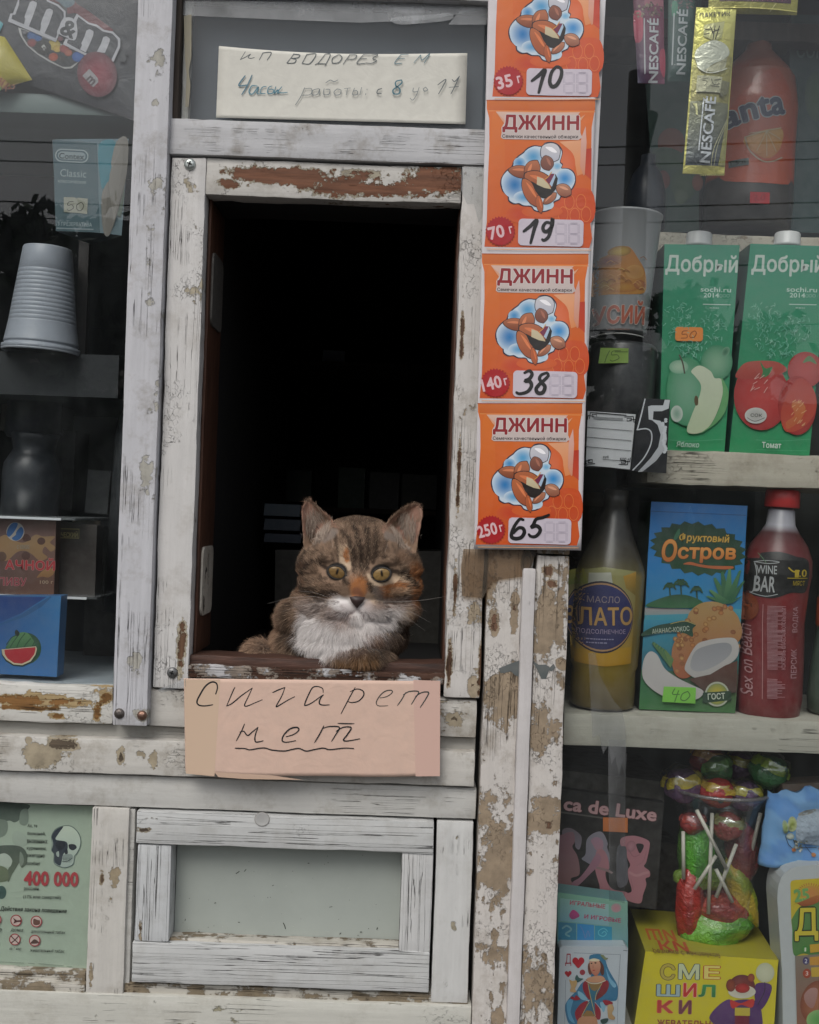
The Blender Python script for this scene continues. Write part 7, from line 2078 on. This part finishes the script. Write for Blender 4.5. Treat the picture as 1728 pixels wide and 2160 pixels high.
# glass shelf strips and stands, all part of the kiosk fittings
def ubox(name, u0, v0, u1, v1, d0, d1, mat, dm=None):
    a, b = W(u0, v1, dm if dm is not None else d0), W(u1, v0, dm if dm is not None else d0); m = MB(); m.box((a.x, d0, a.z), (b.x, d1, b.z), (.5,.5,.5)); return m.build(name, mat, kiosk)
ubox('shelf', -480, 772, 240, 862, .10, .40, plain('dark_grey_shelf', '#1e2225', .6, var=.1, scale=12, axis='x'))
ubox('support_rod', 147, 520, 168, 780, .13, .14, plain('brown_rod', '#2c2827', .5))
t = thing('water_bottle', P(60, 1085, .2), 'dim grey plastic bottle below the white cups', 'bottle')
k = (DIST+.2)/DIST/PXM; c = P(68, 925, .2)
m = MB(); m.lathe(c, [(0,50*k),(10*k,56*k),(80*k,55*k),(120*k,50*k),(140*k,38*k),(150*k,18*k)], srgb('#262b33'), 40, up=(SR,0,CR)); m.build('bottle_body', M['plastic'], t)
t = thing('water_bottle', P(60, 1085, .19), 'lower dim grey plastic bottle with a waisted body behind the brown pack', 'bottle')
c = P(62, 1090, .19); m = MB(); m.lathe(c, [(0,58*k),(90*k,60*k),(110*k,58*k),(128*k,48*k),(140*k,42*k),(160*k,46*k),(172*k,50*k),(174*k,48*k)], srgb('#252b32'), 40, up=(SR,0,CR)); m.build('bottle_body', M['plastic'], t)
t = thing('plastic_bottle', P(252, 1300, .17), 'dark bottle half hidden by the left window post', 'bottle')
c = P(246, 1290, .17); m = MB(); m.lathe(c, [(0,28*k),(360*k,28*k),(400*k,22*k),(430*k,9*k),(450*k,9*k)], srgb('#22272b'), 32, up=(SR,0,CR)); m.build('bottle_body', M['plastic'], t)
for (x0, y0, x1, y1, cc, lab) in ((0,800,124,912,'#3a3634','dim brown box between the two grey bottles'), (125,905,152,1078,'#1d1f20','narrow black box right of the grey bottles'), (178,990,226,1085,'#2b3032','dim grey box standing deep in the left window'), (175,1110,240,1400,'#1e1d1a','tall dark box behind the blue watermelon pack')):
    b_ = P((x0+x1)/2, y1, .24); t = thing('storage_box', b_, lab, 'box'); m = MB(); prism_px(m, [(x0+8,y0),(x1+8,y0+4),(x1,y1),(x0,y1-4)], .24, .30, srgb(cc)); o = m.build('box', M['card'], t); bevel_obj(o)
# brown pack with letters
FB = 5.672
q = [(-60,1090),(119,1096),(114,1254),(-60,1250)]
t = thing('snack_pack', base_of(q, .075), 'brown jigsaw-patterned pack with red letters and a blue emblem', 'pack')
m = MB(); prism_px(m, q, .075, .10, srgb('#5a4238')); o = m.build('pack', M['card'], t); bevel_obj(o)
m = MB(); prism_px(m, [(120,1100),(205,1108),(200,1256),(115,1254)], .092, .12, srgb('#2e2824')); o = m.build('pack_flap', M['card'], t)
A = Art(0, 1070, FB, .0749)
A.quad([(-100,118),(672,136),(645,1045),(-100,1030)], ['#6c5450','#7c6058','#5c3c2c','#4c342c'])
A.poly([(-50,420),(60,330),(180,400),(300,420),(420,330),(520,350),(660,350),(600,420),(665,480),(610,530),(540,470),(510,540),(570,600),(480,640),(380,560),(300,520),(200,540),(80,640),(-50,600)], '#9a7c58', '#8c6c48', True)
A.poly([(270,340),(330,320),(375,380),(320,410),(280,400)], '#4c3028', smooth=True); A.ell(495, 405, 48, 44, '#50342c'); A.ell(310, 580, 52, 48, '#50342c'); A.ell(20, 590, 60, 60, '#5a4234')
A.poly([(540,740),(650,740),(640,800),(580,840),(510,830),(440,840)], '#9a7448', '#86623c', True)
A.ell(186, 292, 108, 112, '#a8a49c'); A.poly([(95,260),(150,190),(215,195),(180,280),(120,350),(85,330)], '#285c94', smooth=True); A.poly([(200,290),(255,235),(285,290),(250,370),(190,400),(145,370),(190,330)], '#285c94', smooth=True)
A.text('АЧНОЙ', 60, 745, 150, '#a82c34', w=600, rot=1.5, bold=.05, outline=.02, oc='#b09088')
A.text('ПИВУ', -20, 935, 100, '#8c3440', w=340, rot=1.5, bold=.04, outline=.02, oc='#b09088'); A.text('100 г', 480, 915, 40, '#a08c74', w=160, rot=0, bold=.02)
A.text('с какао', 205, 498, 50, '#8c8474', w=150, rot=0, bold=.03)
A.build('front_print', M['card'], t)
A = Art(0, 1070, FB, .0915); A.rect(478, 250, 950, 370, '#7c7448', rot=1.5); A.rect(486, 262, 942, 358, '#332a20', rot=1.5); A.text('КЛАССИЧЕСКИЙ', 520, 350, 74, '#a09460', w=410, rot=1.5, bold=.02); A.build('side_label', M['card'], t)
t = thing('glass_jar', P(160, 1256, .14), 'dim jar with a yellowish band standing right of the brown pack', 'jar')
c = P(172, 1252, .15); m = MB(); m.lathe(c, [(0,30*k),(60*k,32*k),(120*k,30*k),(130*k,28*k),(150*k,28*k)], srgb('#3a3326'), 32, up=(SR,0,CR)); m.build('jar', M['plastic'], t)
gls = clear_mat('glass_shelf', refl=.5, col=(.6,.65,.63), haze=.3)
ubox('glass_shelf', -480, 1119, 160, 1123, .062, .30, gls, dm=.062); ubox('glass_shelf', -480, 1284, 212, 1288, .062, .30, gls, dm=.062)
edge = printed('shelf_edge_highlight', .25, .8, grain=0)  # pale strip paints the highlight along the glass edge
for v_, ua, ub in ((1119, -300, 130), (1284, -300, 190)):
    a, b = W(ua, v_+5, .0612), W(ub, v_, .0612); m = MB(); m.box((a.x, .0600, a.z), (b.x, .0618, b.z), (.75,.78,.80)); m.build('shelf_edge', edge, kiosk)
# blue watermelon pack
q = [(-30,1258),(129,1257),(120,1428),(-30,1420)]
t = thing('chewing_gum_pack', base_of(q, .028), 'blue pack with a red watermelon slice standing on the left window ledge', 'pack')
m = MB(); prism_px(m, q, .0265, .050, srgb('#3f74a8')); o = m.build('pack', M['card'], t); bevel_obj(o)
A = Art(0, 1070, FB, .0264)
A.quad([(-100,1060),(733,1062),(672,2030),(-100,1990)], ['#23427c','#3a78ac','#3c70a8','#3a6ca4'])
A.poly([(-100,1075),(560,1072),(420,1160),(250,1270),(0,1375),(-100,1400)], '#24407c', '#2c5088'); A.poly([(600,1068),(430,1170),(250,1290),(0,1395),(-100,1400),(-100,1430),(0,1415),(300,1310),(500,1190),(625,1068)], '#2c5c8c')
A.ell(310, 1690, 185, 190, '#3c6a48', '#244a34', 10); A.poly([(95,1640),(170,1540),(240,1500),(320,1500),(380,1560),(400,1660),(90,1690)], '#5c8a58', '#3c6a44', True)
for e_ in ([(230,1520),(170,1600),(120,1680)], [(300,1510),(240,1590),(200,1680)], [(370,1570),(310,1640),(290,1680)], [(420,1600),(380,1680)]): A.stroke(e_, 12, '#2c5438')
A.poly([(180,1490),(200,1465),(235,1500),(220,1540),(190,1535)], '#1f2c24', smooth=True); A.stroke([(200,1530),(140,1560),(95,1620),(80,1640)], 10, '#284c38')
A.poly([(20,1700),(90,1690),(430,1660),(450,1680),(440,1760),(380,1860),(270,1905),(160,1895),(70,1840),(25,1770)], '#24382c', smooth=False); A.poly([(22,1700),(432,1662),(446,1690),(430,1760),(370,1845),(270,1888),(165,1880),(80,1825),(35,1765)], '#c4b89c'); A.poly([(55,1705),(425,1674),(428,1700),(412,1760),(355,1830),(265,1870),(172,1862),(95,1810),(60,1755)], '#b03038', '#a82830')
A.build('front_print', M['card'], t)

# ================================================================ poster behind the lower left pane
GAIN[0] = 1.3
FP = 5.825
t = thing('health_poster', P(60, 2060, .022), 'pale green printed anti-smoking poster with a skull behind the lower left pane', 'poster')
m = MB(); prism_px(m, [(-260,1685),(196,1700),(182,2058),(-260,2045)], .0215, .0222, srgb('#8f9c8c')); m.build('paper', M['paper'], t)
A = Art(0, 1690, FP, .0213)
def smoke(pts, w_, c): A.stroke(pts, w_, c, n=8)
A.poly([(-100,20),(340,40),(330,120),(250,220),(180,260),(100,240),(-100,300)], '#3c4840', '#4c584e', True)
A.poly([(-100,240),(60,230),(100,300),(60,420),(-100,450)], '#606c60', '#6c786c', True); A.poly([(170,380),(240,370),(320,420),(340,520),(280,560),(190,540),(150,470)], '#8c988a', '#869284', True)
A.poly([(260,120),(340,100),(350,250),(300,300),(240,260)], '#6c786c', smooth=True)
A.poly([(-50,560),(120,540),(260,560),(330,640),(330,760),(270,820),(240,760),(200,820),(150,900),(110,990),(90,960),(100,840),(140,780),(150,720),(80,660),(-50,650)], '#424c44', '#56604f', True); A.poly([(250,620),(290,680),(290,760),(250,800),(240,720)], '#6c766a', smooth=True)
A.poly([(-50,680),(60,640),(140,700),(140,780),(100,805),(-50,770)], '#9aa498', smooth=True); A.poly([(-50,800),(90,830),(100,960),(40,990),(-50,980)], '#5c6650', smooth=True); A.ell(20, 1120, 60, 82, '#2c4440', '#3a504a')
tx = '#3c443c'
for y, s_, w_ in ((325,'Ах, те',120),(420,'болезней,',225),(515,'вызванных',250),(608,'курением,',240),(695,'ежегодно',220),(785,'погибает',170)): A.text(s_, 340-(y-325)*.03, y, 48, tx, w=w_, rot=1.5, bold=.03)
# skull
A.poly([(630,430),(682,342),(780,298),(885,305),(970,385),(1000,480),(990,565),(950,648),(923,676),(913,757),(875,800),(790,820),(705,795),(660,745),(662,650),(632,604),(642,520)], '#56645e', '#4c5a56', True)
A.poly([(640,430),(690,350),(780,308),(880,315),(960,390),(990,480),(980,560),(940,640),(915,670),(905,750),(870,790),(790,810),(710,785),(668,740),(670,650),(640,600),(650,520)], '#a9b4a4', '#8f9c94', True)
A.poly([(640,430),(690,350),(780,310),(720,400),(690,470),(820,500),(830,600),(780,650),(760,740),(740,790),(690,765),(668,730),(670,650),(640,600),(655,520)], '#232b34', '#2c343c', True)
A.poly([(700,500),(790,495),(800,560),(740,600),(690,560)], '#1a2028', smooth=True); A.poly([(850,530),(920,530),(945,570),(900,602),(855,580)], '#1c222a', smooth=True); A.poly([(800,600),(830,590),(835,640),(805,650)], '#1c222a', smooth=True)
A.poly([(695,630),(725,615),(728,680),(700,670)], '#8c9890', smooth=True); A.poly([(780,660),(880,650),(890,700),(780,720)], '#76827c', smooth=True); A.stroke([(770,740),(830,735),(890,700)], 8, '#3c4648')
for j in range(6): A.stroke([(785+j*18, 690),(785+j*18, 750)], 3.5, '#46504f', smooth=False)
A.text('400 000', 295, 1035, 185, '#93353a', w=672, rot=1.4, bold=.065)
A.text('россиян', 298, 1100, 46, tx, w=180, rot=1.5, bold=.03); A.text('(17% или смертей)', 290, 1200, 56, tx, w=460, rot=1.5, bold=.02)
A.text('Действия закона поведение', 5, 1350, 66, '#2c342c', w=815, rot=2.2, bold=.04, shear=.15)
for cx, cy in ((203,1462),(452,1474),(188,1694),(432,1708),(-46,1450)):
    A.ell(cx, cy, 70, 72, '#8c2c34'); A.ell(cx, cy, 58, 60, '#b09c94')
A.poly([(165,1425),(215,1460),(262,1455),(262,1478),(215,1480),(170,1500),(185,1465)], '#4a2a2a'); A.poly([(420,1440),(470,1455),(495,1460),(490,1510),(420,1510)], '#5a3c34', smooth=True)
A.stroke([(140,1650),(190,1700),(235,1740)], 12, '#4a2a2a'); A.stroke([(235,1650),(190,1700),(150,1730)], 12, '#4a2a2a'); A.poly([(385,1730),(430,1690),(480,1720),(480,1740),(390,1745)], '#4a3630', smooth=True)
A.text('дома', 135, 1600, 42, tx, w=150, rot=2, bold=.02, shear=.2); A.text('алкогольный табак', 385, 1612, 42, tx, w=420, rot=2, bold=.02, shear=.2); A.text('офис', 120, 1828, 42, tx, w=145, rot=2, bold=.02, shear=.2); A.text('жевательный табак', 372, 1842, 42, tx, w=420, rot=2, bold=.02, shear=.2); A.text('не', -60, 1590, 40, tx, w=90, bold=.02)
for a_, b_ in (((-50,1965),(300,1982)),((360,1985),(430,1990)),((485,1990),(785,2015)),((830,2020),(885,2024)),((-50,2010),(320,2025)),((350,2030),(900,2065))): A.stroke([a_, b_], 9, '#6c786c', smooth=False)
A.build('poster_print', M['paper'], t)

# ================================================================ dim things deep inside, seen past the cat
GAIN[0] = 1.0
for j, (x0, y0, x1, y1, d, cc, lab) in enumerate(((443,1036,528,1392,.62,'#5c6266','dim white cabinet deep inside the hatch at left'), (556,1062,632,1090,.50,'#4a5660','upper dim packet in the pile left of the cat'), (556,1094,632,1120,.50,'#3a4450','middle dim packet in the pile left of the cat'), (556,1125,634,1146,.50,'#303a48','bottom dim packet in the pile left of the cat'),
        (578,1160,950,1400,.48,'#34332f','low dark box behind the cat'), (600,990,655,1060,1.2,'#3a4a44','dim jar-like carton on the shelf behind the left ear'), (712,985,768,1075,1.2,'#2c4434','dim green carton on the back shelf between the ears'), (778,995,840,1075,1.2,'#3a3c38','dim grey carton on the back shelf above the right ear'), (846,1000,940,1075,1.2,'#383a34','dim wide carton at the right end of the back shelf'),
        (679,738,725,768,1.1,'#9aa6b4','small pale card added as a highlight in the dark hatch'))):  # last entry: pale plate put in for a small highlight
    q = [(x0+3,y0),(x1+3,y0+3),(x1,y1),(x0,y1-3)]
    t = thing('storage_box' if j != 9 else 'highlight_card', base_of(q, d), lab, 'box' if j != 9 else 'card'); m = MB(); prism_px(m, q, d, d+(.02 if j == 9 else .08), srgb(cc)); o = m.build('box', M['card'], t); bevel_obj(o)
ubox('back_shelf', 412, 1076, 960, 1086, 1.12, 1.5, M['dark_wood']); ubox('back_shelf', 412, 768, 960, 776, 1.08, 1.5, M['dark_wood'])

# ================================================================ what the panes reflect: the street behind the photographer
def house(x0, x1, y, h, depth, colr, label, nwx, nfl, roofc='#4a3f3a'):
    t = thing('town_house', ((x0+x1)/2, y, 0), label, 'building', 'buildings across the street')
    m = MB(); m.box((x0, y-depth, 0), (x1, y, h)); m.build('wall', plain('plaster_'+colr[1:], colr, .85, var=.1, scale=2), t)
    m = MB(); a, b = (x0-.3, x1+.3); m.add([(a,y+.3,h),(b,y+.3,h),(b,y-depth-.3,h),(a,y-depth-.3,h),(a,y-depth/2,h+1.3),(b,y-depth/2,h+1.3)], [(0,1,5,4),(2,3,4,5),(0,4,3),(1,2,5),(3,2,1,0)]); m.build('roof', plain('roof_'+roofc[1:], roofc, .8), t)
    for f in range(nfl):
        for i in range(nwx):
            wx = x0+(x1-x0)*(i+.5)/nwx; wz = 1.1+f*2.9
            m = MB(); m.box((wx-.6, y, wz), (wx+.6, y+.06, wz+1.4), srgb('#b0b0a8')); fr_ = m.build('window', M['matt'], t)
            m = MB(); m.box((wx-.5, y+.06, wz+.1), (wx+.5, y+.07, wz+1.3), (.03,.035,.04)); m.build('pane', M['plastic'], fr_)
house(-16, -3.5, -16, 2.9, 8, '#6c6a64', 'grey single storey house across the street reflected in the left window', 4, 1)
house(-2.5, 10, -18, 2.7, 8, '#7a6f62', 'brownish long house across the street reflected in the right window', 4, 1)
wm = plain('black_wire', (.02,.02,.02), .6)
def refl_pt(x, y, depth):
    """where something behind the photographer stands to show in the pane at that photo pixel"""
    u, v = UV(x, y); k = (DIST+depth)/DIST/PXM
    return Vector(((u-864)*k, -depth, EYE+(1080-v)*k))
pole = thing('utility_pole', (refl_pt(1352, 500, 9).x, -9, 0), 'dark wooden pole across the street reflected in the right window', 'pole')
a = refl_pt(1352, 150, 9)
m = MB(); m.tube([(a.x, -9, 0), (a.x, -9, a.z)], [.13, .10], (.05,.04,.035), 12); m.build('pole', M['matt'], pole)
m = MB(); b = refl_pt(1375, 235, 9); m.tube([(a.x+.02, -9.0, refl_pt(1340,330,9).z), (b.x, -9, b.z)], .07, (.04,.05,.035), 10); m.build('branch', M['matt'], pole)
for j, (y0, y1, dp) in enumerate(((287,262,8.6),(330,300,9.2),(415,392,8.9),(449,425,9.4),(545,520,8.8),(678,650,9.1))):
    a, b = refl_pt(-200, y0, dp), refl_pt(1900, y1+26, dp)
    pts = []
    for k_ in range(25):
        s_ = k_/24; p = a.lerp(b, s_); p.z -= .10*math.sin(PI*s_)
        pts.append(p)
    m = MB(); m.tube(pts, .007, (.02,.02,.02), 6)
    o = m.build('overhead_wire', wm, None, pts[0]); tag(o, ['topmost','second','third','fourth','fifth','lowest'][j]+' of the six black overhead wires mirrored in the window glass', 'wire', 'overhead wires over the street')
# ================================================================ small marks and the trees mirrored in the panes
A = Art(250, 1380, 1.725, .0298)
rs = random.Random(77)
for x, y, L, a in ((428,798,14,.6),(458,790,10,.9),(242,970,7,1.4),(600,978,22,-1.2),(768,920,10,.2),(436,975,5,0),(805,1018,6,.8),(290,1010,5,.2),(560,842,5,.5),(690,760,4,0),(350,905,5,.3),(940,1000,6,1.2),(610,1040,5,.2),(880,1010,5,0)):
    A.stroke([(x, y), (x+L*math.cos(a)*.5+1, y-L*math.sin(a)*.5), (x+L*math.cos(a), y-L*math.sin(a))], rs.uniform(1.6, 3.2), '#3a3c36')
for k in range(60): A.ell(rs.uniform(210,1010), rs.uniform(715,1050), rs.uniform(.8,2.0), rs.uniform(.8,1.8), rs.choice(['#6c7068','#55584f','#b4b8b0']), n=7); A.k -= .9
tag(A.build('dirt_specks', M['ink'], cd), kind='stuff')
def tree(x, y, h, rad, label, seed):
    rs = random.Random(seed)
    t = thing('street_tree', (x, y, 0), label, 'tree', 'trees across the street')
    m = MB(); m.tube([(x, y, 0), (x+.1, y, h*.3), (x, y, h*.62), (x-.1, y, h*.9)], [.17, .13, .08, .02], (.06,.05,.04), 10)
    for k in range(9):
        an = rs.uniform(0, 2*PI); z0 = h*rs.uniform(.3, .7); L = rad*rs.uniform(.6, .95)
        m.tube([(x, y, z0), (x+L*.5*math.cos(an), y+L*.5*math.sin(an), z0+.25*h*.5), (x+L*math.cos(an), y+L*math.sin(an), z0+.25*h)], [.06, .035, .01], (.06,.05,.04), 7)
    m.build('trunk', M['matt'], t)
    m = MB(); cl = [(rs.gauss(0, .42), rs.gauss(0, .42), rs.gauss(0, .4)) for _ in range(26)]
    for k in range(6500):
        c = rs.choice(cl); p = Vector((x+rad*(c[0]+rs.gauss(0, .13)), y+rad*(c[1]+rs.gauss(0, .13)), h*.66+h*.32*(c[2]+rs.gauss(0, .13))))
        a = Vector((rs.gauss(0,1), rs.gauss(0,1), rs.gauss(0,1))).normalized()*.11; b = a.cross(Vector((rs.gauss(0,1), rs.gauss(0,1), rs.gauss(0,1)))).normalized()*.075
        g_ = rs.uniform(.6, 1.5)
        m.add([p-a, p-b, p+a, p+b], [(0,1,2,3)], (.10*g_, .14*g_, .075*g_))
    m.build('crown', M['matt'], t)
tree(-4.6, -13.5, 5.2, 1.7, 'leafy tree across the street mirrored in the left window', 3)
tree(3.9, -14.0, 4.6, 1.5, 'leafy tree across the street mirrored in the right window', 8)
